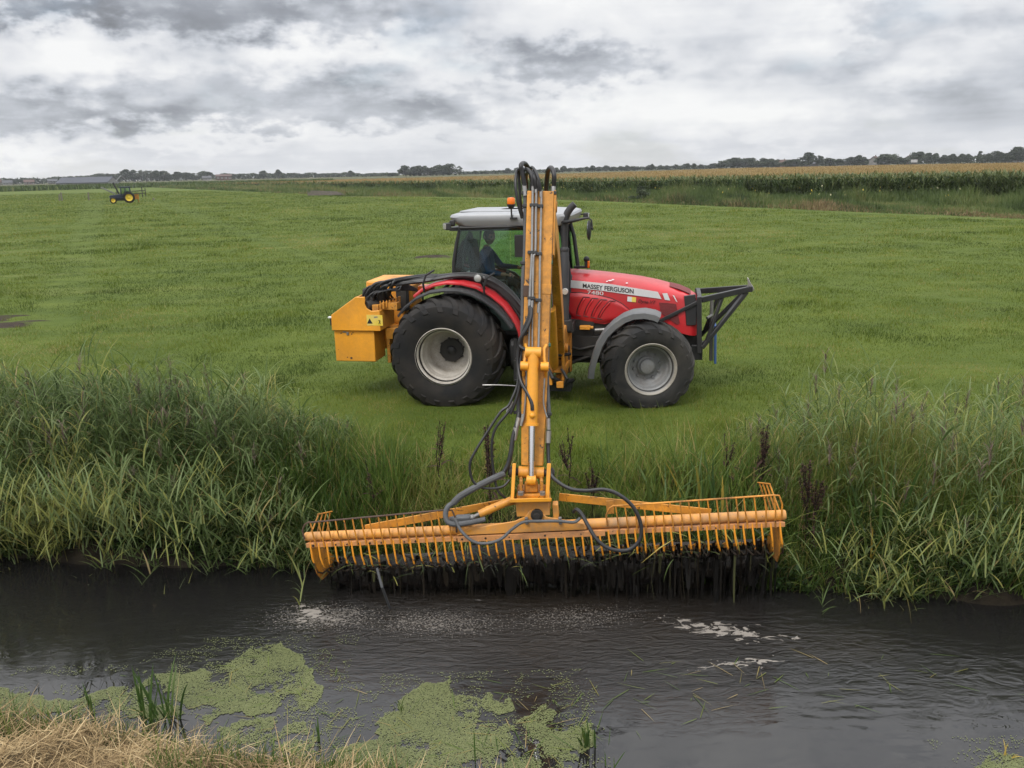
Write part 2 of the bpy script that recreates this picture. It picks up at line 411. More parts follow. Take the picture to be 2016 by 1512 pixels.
clouds = t.ramp(lum, [(.05, (.155, .16, .172)), (.28, (.26, .275, .305)), (.52, (.455, .475, .515)), (.72, (.63, .638, .66)), (.95, (.76, .76, .758))])
high = t.n('ShaderNodeMapRange', interpolation_type='SMOOTHSTEP'); t.l(el, high.inputs[0])
high.inputs[1].default_value = .17; high.inputs[2].default_value = .75; high.inputs[3].default_value = 1.0; high.inputs[4].default_value = 2.7
sc_ = t.n('ShaderNodeVectorMath', operation='SCALE'); t.l(clouds, sc_.inputs[0]); t.l(high.outputs[0], sc_.inputs['Scale'])
sk = t.n('ShaderNodeVectorMath', operation='SCALE'); t.l(sky.outputs[0], sk.inputs[0]); sk.inputs['Scale'].default_value = .08
gap = t.ramp(n2(t.mapping(P, (4, 9, 1), (0, 0, 0), (9, 4, 2)), 4, .6, 0), [(.60, .96), (.72, .72)])
colr = t.mix(gap, sk.outputs[0], sc_.outputs[0])
bg = t.n('ShaderNodeBackground'); t.l(colr, bg.inputs[0]); bg.inputs[1].default_value = 1.0
t.l(bg.outputs[0], t.out.inputs['Surface'])
sd = bpy.data.lights.new('sun', 'SUN'); sd.energy = 1.5; sd.angle = math.radians(14); sd.color = (1, .96, .90)
so = bpy.data.objects.new('sun', sd); COL.objects.link(so)
ldir = Vector((-math.sin(SUN_AZ) * math.cos(SUN_EL), -math.cos(SUN_AZ) * math.cos(SUN_EL), -math.sin(SUN_EL)))
so.rotation_euler = ldir.to_track_quat('-Z', 'Y').to_euler(); so.location = (-10, -10, 30)
sc.view_settings.view_transform = 'Standard'; sc.view_settings.look = 'None'; sc.view_settings.exposure = 0.35; sc.view_settings.gamma = 1.0

# ---------------------------------------------------------------- ground
ZW = -0.75
SOIL = []
for px_, py_, a_, b_ in ((852, 510, .95, .9), (8, 642, .75, .5), (-25, 630, .7, .6), (62, 634, .55, .22), (18, 622, .6, .2)):
    q_ = onz(px_, py_); SOIL.append((float(q_[0]), float(q_[1]), a_, b_))
TRACKS = [[tuple(onz(a_, b_)[:2]) for a_, b_ in T_] for T_ in ([(306, 394), (380, 421), (451, 447), (560, 489), (700, 540), (820, 584)], [(192, 396), (186, 430), (172, 480), (150, 560), (120, 650)], [(176, 396), (168, 430), (150, 480), (118, 560), (80, 640)], [(1120, 462), (1250, 470), (1420, 492), (1640, 506), (2016, 520)], [(1130, 500), (1300, 520), (1560, 556), (2016, 600)])]
def track_d(x, y):
    best = np.full(len(x), 1e9)
    for T_ in TRACKS:
        for (ax, ay), (bx_, by_) in zip(T_[:-1], T_[1:]):
            dx_, dy_ = bx_ - ax, by_ - ay; u_ = np.clip(((x - ax) * dx_ + (y - ay) * dy_) / (dx_ * dx_ + dy_ * dy_), 0, 1)
            best = np.minimum(best, np.hypot(x - ax - u_ * dx_, y - ay - u_ * dy_))
    return best
def far_edge(x): return 7.58 - .14 * np.asarray(x, float)
def near_edge(x): return 4.50 - .262 * np.asarray(x, float)
def zground(x, y):
    x = np.asarray(x, float); y = np.asarray(y, float)
    d = y - far_edge(x) + .75 * (fbm(x, y, 3, .7, 4) - .5)
    zf = np.interp(d, [-1, -.3, 0, .22, .5, .95, 1.6], [-1.3, -1.05, -.79, -.52, -.24, -.04, 0])
    dn = near_edge(x) - y + .28 * (fbm(x, y, 9, 1.6, 3) - .5)
    zn = np.interp(dn, [-1, -.2, 0, .1, .45, 1.4, 4, 8], [-1.3, -1.05, -.79, -.66, -.57, -.45, -.15, 0])
    lump = (.17 * (fbm(x, y, 21, 5.5, 3) - .5) + .10 * (fbm(x, y, 22, 13, 2) - .5)) * sstep(0, .2, dn)
    und = (.10 * (fbm(x, y, 5, .16, 3) - .5) + .05 * (fbm(x, y, 6, .8, 2) - .5)) * sstep(1.8, 3.5, d) * sstep(140, 40, y)
    # trampled and wheeled strips across the pasture
    mound = sum(.15 * k_ * np.exp(-(((x - a_) / b_) ** 2 + ((y - c_) / d_) ** 2)) for (a_, c_, b_, d_), k_ in zip(SOIL, (1, .5, .5, .3, .3)))
    return np.maximum(zf + und + mound, zn + lump)
xs = np.unique(np.concatenate([np.linspace(-9, 9, 181), np.sign(np.linspace(-1, 1, 80)) * (9 + (np.abs(np.linspace(-1, 1, 80)) ** 3.0) * 1500)]))
ys = np.unique(np.concatenate([np.linspace(-30, 2, 12), np.linspace(2, 12.5, 150), 12.5 + np.linspace(0, 1, 150) ** 3.2 * 1400]))
gx, gy = np.meshgrid(xs, ys); gz = zground(gx, gy)
nx_, ny_ = len(xs), len(ys)
ii = np.arange(ny_ - 1)[:, None] * nx_ + np.arange(nx_ - 1)[None, :]
GF = np.stack([ii, ii + 1, ii + nx_ + 1, ii + nx_], -1).reshape(-1, 4)
def ground_mat():
    t = NT('ground'); v = t.n('ShaderNodeNewGeometry').outputs['Position']
    sp = t.n('ShaderNodeSeparateXYZ'); t.l(v, sp.inputs[0]); X_, Y_, Z_ = sp.outputs
    big = t.noise(v, .035, 4, .6, .4); mid = t.noise(t.mapping(v, (.35, .8, 1)), 1, 5, .6, .3); sm = t.noise(v, 5.5, 4, .65); fine = t.noise(v, 45, 3, .7)
    g = t.ramp(mid, [(.28, (.054, .078, .010)), (.46, (.084, .114, .014)), (.62, (.118, .148, .020)), (.80, (.165, .185, .034))])
    g = t.mix(t.ramp(big, [(.38, 0), (.68, .7)]), g, (.122, .150, .022))
    g = t.mix(t.math('MULTIPLY', t.ramp(sm, [(.3, 0), (.75, 1)]), .55), t.mix(.45, g, (.028, .055, .010)), g)
    g = t.mix(t.math('MULTIPLY', t.ramp(t.noise(t.mapping(v, (.10, .45, 1), (0, 0, .25), (3, 3, 0)), 1, 4, .6), [(.55, 0), (.72, 1)]), .45), g, (.175, .185, .060))
    g = t.mix(t.math('MULTIPLY', t.ramp(fine, [(.4, 0), (.7, 1)]), .5), g, t.mix(.5, g, (.03, .05, .012)))
    # wheel tracks: two shallow worn strips leading away on the left
    soil = t.ramp(t.noise(v, 9, 5, .7), [(.3, (.020, .014, .010)), (.7, (.050, .036, .025))])
    def spot(cx, cy, rx, ry):
        a = t.math('POWER', t.math('ABSOLUTE', t.math('DIVIDE', t.math('SUBTRACT', X_, cx), rx)), 2.0)
        b = t.math('POWER', t.math('ABSOLUTE', t.math('DIVIDE', t.math('SUBTRACT', Y_, cy), ry)), 2.0)
        e = t.math('EXPONENT', t.math('MULTIPLY', t.math('ADD', a, b), -1.0))
        return t.ramp(t.math('ADD', e, t.math('MULTIPLY', t.math('SUBTRACT', t.noise(v, 2.4, 4, .65), .5), .9)), [(.50, 0), (.68, 1)])
    for sp_ in SOIL:
        g = t.mix(spot(*sp_), g, soil)
    far = t.math('MULTIPLY', t.math('GREATER_THAN', Y_, 118.0), t.math('GREATER_THAN', t.math('ADD', Y_, t.math('MULTIPLY', X_, 2.0)), 78.0))
    far = t.math('MAXIMUM', far, t.math('GREATER_THAN', Y_, 335.0))
    g = t.mix(far, g, t.ramp(big, [(.35, (.050, .060, .022)), (.65, (.085, .080, .034))]))
    # bank and ditch bed: dark wet peat; near bank: litter-covered soil
    zr = t.n('ShaderNodeMapRange', interpolation_type='SMOOTHSTEP'); t.l(t.math('ADD', Z_, t.math('MULTIPLY', t.math('SUBTRACT', sm, .5), .25)), zr.inputs[0])
    zr.inputs[1].default_value = -.38; zr.inputs[2].default_value = -.12; zr.inputs[3].default_value = 1; zr.inputs[4].default_value = 0
    g = t.mix(zr.outputs[0], g, t.ramp(sm, [(.3, (.010, .008, .006)), (.7, (.028, .022, .014))]))
    nb = t.n('ShaderNodeMapRange'); t.l(t.math('ADD', Y_, t.math('MULTIPLY', X_, .262)), nb.inputs[0])
    nb.inputs[1].default_value = 4.8; nb.inputs[2].default_value = 4.48; nb.inputs[3].default_value = 0; nb.inputs[4].default_value = 1
    g = t.mix(nb.outputs[0], g, t.ramp(t.noise(v, 14, 5, .7), [(.3, (.045, .032, .018)), (.6, (.15, .11, .06)), (.75, (.26, .19, .10))]))
    b = t.bsdf(g, .9, 0, t.bump(t.math('ADD', sm, t.math('MULTIPLY', fine, .6)), .6, .06), .15); M['ground'] = t.m
ground_mat()
GO = np_mesh('ground', np.stack([gx, gy, gz], -1).reshape(-1, 3), GF, 'ground', smooth=True); tag(GO, kind='structure')

# ---------------------------------------------------------------- water of the ditch
def water_mat():
    t = NT('ditch_water'); v = t.n('ShaderNodeNewGeometry').outputs['Position']
    sp = t.n('ShaderNodeSeparateXYZ'); t.l(v, sp.inputs[0]); X_, Y_, Z_ = sp.outputs
    def gauss(cx, cy, rx, ry, rot=0.0):
        mp = t.n('ShaderNodeMapping'); mp.vector_type = 'TEXTURE'; t.l(v, mp.inputs['Vector'])
        mp.inputs['Location'].default_value = (cx, cy, ZW); mp.inputs['Rotation'].default_value = (0, 0, rot); mp.inputs['Scale'].default_value = (rx, ry, 1)
        ln = t.n('ShaderNodeVectorMath', operation='DOT_PRODUCT'); t.l(mp.outputs[0], ln.inputs[0]); t.l(mp.outputs[0], ln.inputs[1])
        return t.math('EXPONENT', t.math('MULTIPLY', ln.outputs['Value'], -1.0))
    def at(px, py): p = onz(px, py, ZW); return p[0], p[1]
    stir = t.math('MAXIMUM', gauss(.25, 6.75, 2.4, .85, -.1), t.math('MULTIPLY', gauss(2.4, 6.35, 1.4, .5, -.2), .6), True)
    stir = t.math('ADD', stir, t.math('MULTIPLY', t.math('SUBTRACT', t.noise(v, 1.6, 4, .6), .5), .35), True)
    calm = t.noise(t.mapping(v, (1.0, 2.0, 1), (0, 0, .15)), 1.6, 2, .5, .5)
    swirl = t.noise(t.mapping(v, (1, 1.5, 1), (0, 0, -.3)), 2.6, 2, .45, 2.2)
    chop = t.noise(t.mapping(v, (1, 2.8, 1), (0, 0, -.12)), 5.0, 5, .58, 1.3)
    swm = t.math('MAXIMUM', gauss(3.6, 6.1, 2.0, .75, -.2), t.math('MULTIPLY', gauss(-3.4, 7.1, 2.6, .6, -.1), .45))
    rip = t.n('ShaderNodeTexWave', wave_type='RINGS', bands_direction='Z'); t.l(t.mapping(v, (1, 1, 0), (0, 0, 0), (-1.6, -7.2, 0)), rip.inputs['Vector'])
    rip.inputs['Scale'].default_value = 2.2; rip.inputs['Distortion'].default_value = 4.5; rip.inputs['Detail'].default_value = 2; rip.inputs['Detail Scale'].default_value = 1.2
    ripm = t.math('MAXIMUM', gauss(2.1, 5.5, 1.5, .55, -.15), t.math('MULTIPLY', gauss(-.3, 6.0, 1.6, .4, -.1), .8))
    h = t.math('ADD', t.math('MULTIPLY', calm, .0022), t.math('MULTIPLY', t.math('MULTIPLY', swirl, swm), .016))
    h = t.math('ADD', h, t.math('MULTIPLY', t.math('MULTIPLY', chop, stir), .038))
    h = t.math('ADD', h, t.math('MULTIPLY', t.math('MULTIPLY', rip.outputs['Fac'], t.math('MULTIPLY', ripm, t.ramp(calm, [(.35, 0), (.65, 1)]))), .0034))
    nrm = t.n('ShaderNodeBump'); nrm.inputs['Strength'].default_value = .85; nrm.inputs['Distance'].default_value = 1.0; t.l(h, nrm.inputs['Height'])
    mud = t.math('MULTIPLY', t.ramp(stir, [(.30, 0), (.85, 1)]), t.ramp(t.noise(v, 2.2, 5, .65), [(.25, .55), (.65, 1)]))
    col = t.mix(mud, (.0105, .0100, .0095), (.017, .0130, .0092))
    # flecks and rags of pale foam, thickest on the left of the stirred strip, in a few strands on the right
    fx, fy = at(640, 1215); f2 = at(860, 1225); f3 = at(1130, 1215); f4 = at(1420, 1240); f5 = at(1450, 1305)
    veg = t.noise(t.mapping(v, (1, 1.6, 1)), 15, 5, .70, 1.2); rag = t.noise(t.mapping(v, (1, 1.9, 1), (0, 0, -.2)), 6.5, 5, .6, 1.6)
    reg = t.math('MAXIMUM', gauss(fx, fy, .85, .42, -.1), t.math('MULTIPLY', gauss(*f2, 1.15, .38, -.05), .92))
    reg = t.math('MAXIMUM', reg, t.math('MULTIPLY', gauss(*f3, 1.1, .38, .05), .86))
    e1 = t.math('ADD', t.math('MULTIPLY', reg, .36), veg)
    foam = t.math('MULTIPLY', t.ramp(e1, [(.87, 0), (.93, 1)]), .62)
    reg2 = t.math('MAXIMUM', gauss(*f4, .72, .20, -.30), t.math('MULTIPLY', gauss(*f5, .42, .12, .1), .95))
    reg2 = t.math('MAXIMUM', reg2, t.math('MULTIPLY', gauss(fx - .15, fy + .08, .38, .2, -.6), .95))
    e2 = t.math('ADD', t.math('MULTIPLY', reg2, .34), rag)
    foam = t.math('MAXIMUM', foam, t.ramp(e2, [(.80, 0), (.83, 1)]))
    scum = t.math('MULTIPLY', t.ramp(t.math('ADD', t.math('MULTIPLY', reg, .3), t.noise(v, 48, 3, .6)), [(.78, 0), (.86, 1)]), .55)
    foam = t.math('MAXIMUM', foam, scum)
    col = t.mix(t.math('MULTIPLY', foam, .85), col, (.24, .215, .185))
    ro = t.mix(foam, t.mix(mud, .006, .09), .7)
    b = t.bsdf(col, ro, 0, nrm.outputs[0], .85); b.inputs['IOR'].default_value = 1.333
    M['ditch_water'] = t.m
water_mat()
wx = np.linspace(-34, 34, 35); WV, WF = [], []
for i, x in enumerate(wx): WV += [(x, float(near_edge(x)) - .9, ZW), (x, float(far_edge(x)) + .9, ZW)]
WF = [(2 * i, 2 * i + 2, 2 * i + 3, 2 * i + 1) for i in range(len(wx) - 1)]
tag(np_mesh('water', WV, WF, 'ditch_water'), kind='structure')

# ---------------------------------------------------------------- duckweed
def in_poly(px, py, poly):
    ins = np.zeros(len(px), bool); n = len(poly)
    for i in range(n):
        x0, y0 = poly[i]; x1, y1 = poly[(i + 1) % n]
        c = ((y0 > py) != (y1 > py)) & (px < (x1 - x0) * (py - y0) / (y1 - y0 + 1e-12) + x0); ins ^= c
    return ins
leafmat('duckweed', [(0, (.070, .082, .030)), (.5, (.112, .126, .048)), (1, (.17, .178, .078))], .6, .0)
DUCK = [[(385, 1330), (470, 1300), (505, 1272), (560, 1272), (610, 1320), (640, 1352), (612, 1402), (520, 1395), (470, 1412), (420, 1425), (370, 1405), (290, 1335)],
        [(450, 1430), (530, 1405), (620, 1420), (650, 1450), (600, 1490), (470, 1455)],
        [(-140, 1370), (60, 1352), (100, 1375), (235, 1362), (280, 1328), (310, 1395), (390, 1420), (200, 1410), (-140, 1420)],
        [(775, 1390), (810, 1362), (890, 1345), (900, 1378), (940, 1388), (985, 1368), (1003, 1400), (930, 1420), (1005, 1440), (1060, 1400), (1150, 1440), (1135, 1540), (660, 1540), (670, 1478), (760, 1455), (735, 1420)],
        [(1925, 1512), (1960, 1478), (2000, 1482), (2060, 1512), (2060, 1540), (1930, 1540)]]
dv = []
for poly in DUCK:
    pw = np.array([onz(a, b, ZW)[:2] for a, b in poly]); lo, hi = pw.min(0) - .15, pw.max(0) + .15
    n = int((hi - lo).prod() * 42000); q = RNG.uniform(lo, hi, (n, 2))
    jx = q[:, 0] + .34 * (fbm(q[:, 0], q[:, 1], 31, 4, 5) - .5); jy = q[:, 1] + .34 * (fbm(q[:, 0], q[:, 1], 32, 4, 5) - .5)
    k = in_poly(jx, jy, pw) & (fbm(q[:, 0], q[:, 1], 33, 4.5, 5, .62) > .33 + .20 * RNG.random(n) ** 1.6)
    loose = (RNG.random(n) < .05) & (fbm(q[:, 0], q[:, 1], 35, 6, 3) > .5)
    dv.append(q[k | loose])
q = np.concatenate(dv); q = q[zground(q[:, 0], q[:, 1]) < ZW - .01]; n = len(q); r = RNG.uniform(.003, .0062, n); a0 = RNG.uniform(0, 6.28, n)
ang = a0[:, None] + np.array([0, 1.26, 2.51, 3.77, 5.03])[None, :]
V = np.stack([q[:, 0:1] + np.cos(ang) * r[:, None], q[:, 1:2] + np.sin(ang) * r[:, None] * .85, np.repeat(ZW + .003 + RNG.random((n, 1)) * .004, 5, 1)], -1).reshape(-1, 3)
tv = np.clip(.25 + .5 * fbm(q[:, 0], q[:, 1], 41, 3, 3) + RNG.normal(0, .12, n), 0, 1)
dw = np_mesh('duckweed', V, np.arange(n * 5).reshape(-1, 5), 'duckweed', {'tint': np.repeat(tv, 5)})
tag(dw, 'green duckweed drifting in broken mats on the ditch water', 'duckweed', kind='stuff')

# ---------------------------------------------------------------- pasture grass
GRASS = [(0, (.026, .046, .009)), (.25, (.054, .084, .010)), (.55, (.102, .138, .014)), (.80, (.165, .188, .026)), (.93, (.25, .21, .075)), (1, (.34, .28, .13))]
leafmat('grass_blade', GRASS, .7, .3, .10)
N = 1050000
Y = np.exp(RNG.uniform(math.log(8.3), math.log(210), N)); X = RNG.uniform(-1, 1, N) * (.67 * Y + .8)
d = Y - far_edge(X); k = d > .65; X, Y, d = X[k], Y[k], d[k]
pat = fbm(X, Y, 51, .55, 4); pat2 = fbm(X, Y, 52, .10, 3); pat3 = fbm(X, Y * .5, 53, 1.7, 3)
bare = sum(k_ * np.exp(-(((X - a_) / b_) ** 2 + ((Y - c_) / d_) ** 2)) for (a_, c_, b_, d_), k_ in zip(SOIL, (1, .7, .7, .5, .5)))
k = RNG.random(len(X)) > bare * 1.6; X, Y, d, pat, pat2, pat3 = X[k], Y[k], d[k], pat[k], pat2[k], pat3[k]; n = len(X)
pat = np.clip((pat - .5) * 1.7 + .5, 0, 1); pat2 = np.clip((pat2 - .5) * 1.8 + .5, 0, 1)
tuft = sstep(.60, .72, fbm(X * .8, Y, 54, .42, 3)) * (Y > 12)
k = (Y < 45) | (X < np.interp(Y, [45, 80, 120, 205], [27, 9.5, -16, -74])); X, Y, d, pat, pat2, pat3, tuft = X[k], Y[k], d[k], pat[k], pat2[k], pat3[k], tuft[k]; n = len(X)
rough = sstep(2.3, .8, d) * (.35 + .65 * pat) + .35 * sstep(4.0, 2.0, d) * pat3
L = RNG.uniform(.028, .062, n) * (.55 + .9 * pat3) * (Y / 11) ** .35 * (1 + 1.7 * rough) * (1 + .6 * tuft)
trk = np.exp(-(track_d(X, Y) / np.maximum(.35, Y * .009)) ** 2) * (.5 + .5 * pat3)
brown = sstep(.48, .66, fbm(X, Y * .6, 56, .22, 4)) * (sstep(-3, -7, X) * sstep(22, 15, Y) * .8 + .16)
cl4 = np.clip((fbm(X, Y, 57, 2.6, 3) - .5) * 2.2 + .5, 0, 1); cl5 = sstep(.62, .76, fbm(X, Y, 58, 1.1, 3))
L = L * (1 - .7 * trk) * (.60 + .70 * cl4 + .6 * cl5)
tint = np.clip(.05 + .52 * pat + .36 * pat2 - .48 * trk + .30 * (cl4 - .5) - .13 * cl5 + np.where(RNG.random(n) < brown * .6, .38, 0) + RNG.normal(0, .13, n) + (RNG.random(n) < .03) * .4 + rough * .06 - .14 * tuft, 0, 1)
V, F, T = tri_blades(np.stack([X, Y, zground(X, Y) - .004], -1), RNG.uniform(0, 6.28, n), L, np.abs(RNG.normal(.55, .35, n)), .0042 * (Y / 9) ** .9 * (1 + .5 * rough), tint)
tag(np_mesh('pasture_grass', V, F, 'grass_blade', {'tint': T}), 'short green grass of the open pasture', 'grass', kind='stuff')
# ---------------------------------------------------------------- the red tractor (local: x forward, y to its left = away from us, z up)
PSI = math.radians(11); TO = (-.68, 12.66, 0.0)
TR = empty('tractor', TO, -PSI)
tag(TR, 'large red tractor with grey cab roof and white side stripe, standing on the pasture', 'tractor')
TH = np.array([math.cos(PSI), -math.sin(PSI), 0]); TL = np.array([math.sin(PSI), math.cos(PSI), 0])
def tw(x, y, z): return np.array(TO) + TH * x + TL * y + np.array([0, 0, z])
def tloc(px, py, yl):
    """pixel -> (x, z) on the tractor's own vertical plane y = yl"""
    r = ray(px, py); p0 = np.array(TO) + TL * yl; p = cC + r * (((p0 - cC) @ TL) / (r @ TL)) - np.array(TO)
    return float(p @ TH), float(p[2])
def arc_pts(cx, cz, r, a0, a1, n): return [(cx + r * math.cos(math.radians(a0 + (a1 - a0) * i / n)), cz + r * math.sin(math.radians(a0 + (a1 - a0) * i / n))) for i in range(n + 1)]

def make_tyre(R, Wd, rimR, lugs, lug_h, lug_w, sweep, mat, parent, side):
    """tyre centred on its own origin, axle along y; outer face towards side"""
    h = Wd / 2
    prof = [(rimR - .01, -h * .80), (rimR + .02, -h * .90), (rimR + (R - rimR) * .30, -h * .985), (rimR + (R - rimR) * .58, -h), (rimR + (R - rimR) * .80, -h * .955),
            (R - .045, -h * .86), (R - .02, -h * .72), (R - .006, -h * .4), (R, 0)]
    prof = prof + [(r, -o) for r, o in prof[-2::-1]] + [(rimR - .03, h * .7), (rimR - .03, -h * .7)]
    b = MB(); b.lathe(prof, 72, closed=True)
    # raised bars: each runs from the crown over the shoulder, alternating sides
    def surf(o):                                 # tread radius for lateral offset o (|o| <= h)
        a = abs(o) / h
        return float(np.interp(a, [0, .4, .72, .86, .955, 1.0], [R, R - .006, R - .02, R - .045, rimR + (R - rimR) * .80, rimR + (R - rimR) * .60]))
    for sgn in (-1, 1):
        for i in range(lugs):
            a0 = 2 * PI * (i + (.5 if sgn > 0 else 0)) / lugs; V = []; K = 9
            for k in range(K + 1):
                u = k / K; o = sgn * h * (-.04 + 1.035 * u); r0 = surf(o) - .012
                wgt = 1.0 if u < .75 else 1.0
                hh = lug_h * (1 - .55 * max(0, (u - .72) / .28))
                am = a0 + sweep * (u ** 1.25) * 1.0
                wa = lug_w * (1 + .35 * u) / R / 2
                nx = .0 if abs(o) < .7 * h else .75 * (abs(o) / h - .7) / .3
                r1 = r0 + .012 + hh * (1 - nx); o1 = o + sgn * hh * nx
                for (aa, rr, oo) in ((am - wa, r0, o), (am - wa * .72, r1, o1), (am + wa * .72, r1, o1), (am + wa, r0, o)):
                    V.append((rr * math.cos(aa), oo, rr * math.sin(aa)))
            F = []
            for k in range(K):
                for q in range(3): F.append((k * 4 + q, k * 4 + q + 1, (k + 1) * 4 + q + 1, (k + 1) * 4 + q))
            F += [(0, 1, 2, 3), (K * 4 + 3, K * 4 + 2, K * 4 + 1, K * 4)]
            b.add(V, F)
    # sidewall ribs
    return b.build('tyre', mat, parent, angle=32)
def make_wheel(name, loc, R, Wd, rimR, dish, side, mats, bolts, hubR, lugs, lug_h, lug_w, sweep, tyre_mat, yaw=0.0):
    """side = -1: outer face looks to -y. Wheel part > tyre, rim, hub"""
    wm, dm = mats; s = side; h = Wd / 2
    # the wheel's own mesh is the barrel and disc; tyre and hub are its sub-parts
    b = MB(); e = s * h
    prof = [(rimR + .012, e * .93), (rimR + .022, e * .90), (rimR + .016, e * .86), (rimR - .012, e * .83), (rimR - .020, e * .74), (rimR - .028, e * .66), (rimR - .052, e * .60),
            (rimR - .058, e * .30), (rimR - .064, e * .26), (rimR - .075, e * .22), (rimR - .082, e * .9 - s * dish * .80), (rimR - .10, e * .9 - s * dish * .90), (rimR - .14, e * .9 - s * dish * .96),
            (hubR + .085, e * .9 - s * dish), (hubR + .03, e * .9 - s * dish), (hubR, e * .9 - s * dish), (.001, e * .9 - s * dish)]
    prof.sort(key=lambda q: 0)
    b.lathe(prof, 64)
    b.lathe([(rimR + .015, -e * .93), (rimR - .03, -e * .8), (rimR - .06, -e * .62), (.001, -e * .62)], 40)
    # welded ribs of the barrel
    o = b.build(name, wm, TR, angle=40); o.location = loc; o.rotation_euler = (0, 0, yaw)
    make_tyre(R, Wd, rimR, lugs, lug_h, lug_w, sweep, tyre_mat, o, s)
    hb = MB(); yd = e * .9 - s * dish
    hb.lathe([(hubR, yd + s * .001), (hubR * .98, yd + s * .035), (hubR * .8, yd + s * .05), (hubR * .74, yd + s * .085), (hubR * .5, yd + s * .10), (.001, yd + s * .10)], 28)
    for i in range(bolts):
        a = 2 * PI * (i + .3) / bolts; r = hubR + (.085 if hubR < .1 else .05)
        c = (r * math.cos(a), yd, r * math.sin(a)); hb.cyl(c, (c[0], yd + s * .035, c[2]), .016, 6); hb.cyl((c[0], yd + s * .034, c[2]), (c[0], yd + s * .05, c[2]), .009, 6)
    if dm: hb.build('hub', dm, o, angle=40)
    return o
RW, FW = (.50, .47, .42), 0
for s in (-1, 1):
    make_wheel('rear_wheel', (0, s * 1.05, .71), .785, .76, .388, .50, s, ('rim_grey', 'black_metal'), 8, .088, 19, .034, .085, -.42 * s * -1, 'tyre_rubber')
for s in (-1, 1):
    make_wheel('front_wheel', (2.78, s * .96, .545), .615, .52, .338, .27, s, ('rim_dark', 'rim_dark'), 10, .135, 18, .030, .055, -.40 * s * -1, 'tyre_worn', math.radians(16))
paint('rim_lip', (.30, .275, .235), .55, (.16, .14, .11), .7, scale=7)
# worn pale lip on the front rims
for o in [c for c in TR.children if c.name.startswith('front_wheel')]:
    s = -1 if o.location.y < 0 else 1
    b = MB(); e = s * .26
    b.lathe([(.355, e * .94), (.364, e * .91), (.356, e * .87), (.332, e * .845), (.328, e * .82), (.325, e * .83), (.345, e * .92)], 56, closed=True)
    b.build('rim_lip', 'rim_lip', o, angle=50)

# ---- chassis, engine, axles
b = MB()
b.box((1.15, 0, .68), (1.9, .62, .52)); b.box((2.45, 0, .80), (1.35, .50, .42)); b.box((.15, 0, .80), (.9, .6, .6))
b.beam((2.78, -.75, .545), (2.78, .75, .545), .24, .22); b.cyl((0, -.95, .71), (0, .95, .71), .17, 20)
b.box((2.9, 0, .62), (.7, .42, .3)); b.box((1.75, -.36, .92), (.5, .14, .34)); b.box((2.15, -.33, .94), (.55, .12, .22))
b.cyl((1.62, -.75, .98), (1.62, -.75, 1.14), .10, 16); b.box((1.62, -.58, 1.02), (.24, .36, .14))
b.tube([(1.3, -.4, .5), (1.6, -.45, .42), (1.95, -.42, .55), (2.3, -.38, .5)], .03); b.tube([(1.5, -.42, .72), (1.8, -.5, .66), (2.2, -.4, .74), (2.5, -.36, .7)], .022)
b.box((2.1, -.30, .70), (.9, .3, .3)); b.box((3.35, 0, .76), (.35, .5, .20)); b.box((1.5, -.55, .55), (.35, .3, .4))
b.build('chassis', 'black_muddy', TR, bevel=.015)
b = MB(); b.box((1.88, -.50, .985), (.15, .09, .055)); b.cyl((1.955, -.5, .985), (2.0, -.5, .985), .022, 10)
b.build('oil_filter', 'orange_paint', TR, bevel=.006)
b = MB(); b.cyl((2.02, -.47, .94), (2.16, -.47, .95), .028, 12); b.build('hydraulic_fitting', 'steel_pipe', TR)
# fuel tank and step between the wheels
b = MB(); b.loft([[(x, y, z) for (y, z) in ((-.88, .42), (-.96, .50), (-.96, .80), (-.9, .88), (-.45, .88), (-.45, .42))] for x in (.85, .9, 1.28, 1.33)])
b.build('fuel_tank', 'black_plastic', TR, bevel=.03)
b = MB()
for k, z in enumerate((.34, .62)): b.box((1.12, -1.06 - .02 * k, z), (.34, .20, .03))
for x in (.94, 1.30): b.beam((x, -1.0, .32), (x, -.95, .9), .03, .05, (1, 0, 0))
b.build('cab_step', 'black_metal', TR, bevel=.004)

# ---- hood
def hood_section(x, w, zb, zs, zt, wb=None):
    """outline in (y,z) from near bottom over the crown to the far bottom"""
    wb = wb or w
    half = [(wb, zb), (w, zb + .10), (w, zs - .06), (w - .012, zs - .015), (w - .05, zs + .018), (w * .62, zt - .028), (w * .30, zt - .006)]
    return [(x, -y, z) for y, z in half] + [(x, 0, zt)] + [(x, y, z) for y, z in half[::-1]]
S = [(1.52, .42, 1.10, 1.665, 1.765), (1.66, .42, 1.08, 1.66, 1.76), (1.9, .42, 1.05, 1.64, 1.745), (2.15, .42, 1.02, 1.615, 1.72), (2.4, .42, 1.10, 1.585, 1.69), (2.65, .42, 1.15, 1.55, 1.655),
     (2.9, .42, 1.10, 1.51, 1.605), (3.1, .42, 1.0, 1.468, 1.55), (3.25, .42, .90, 1.43, 1.50), (3.36, .405, .87, 1.395, 1.452), (3.43, .375, .86, 1.36, 1.41), (3.465, .33, .87, 1.32, 1.36), (3.475, .27, .90, 1.27, 1.31)]
b = MB(); b.loft([hood_section(*q) for q in S], close=False, caps=False)
b.add([p for p in hood_section(*S[-1])], [tuple(range(15))])
hood = b.build('hood', 'red_paint', TR, angle=50)
YS = -.42
def plate(name, pts, mat, off=.004, th=.006, parent=hood, y=YS, bevel=0):
    b = MB(); b.prism(pts, y - off - th, y - off); return b.build(name, mat, parent, bevel=bevel, smooth=False)
def tl(pxs, y=YS): return [tloc(a, c, y) for a, c in pxs]
def shear(px, py): return tloc(px, py, YS)
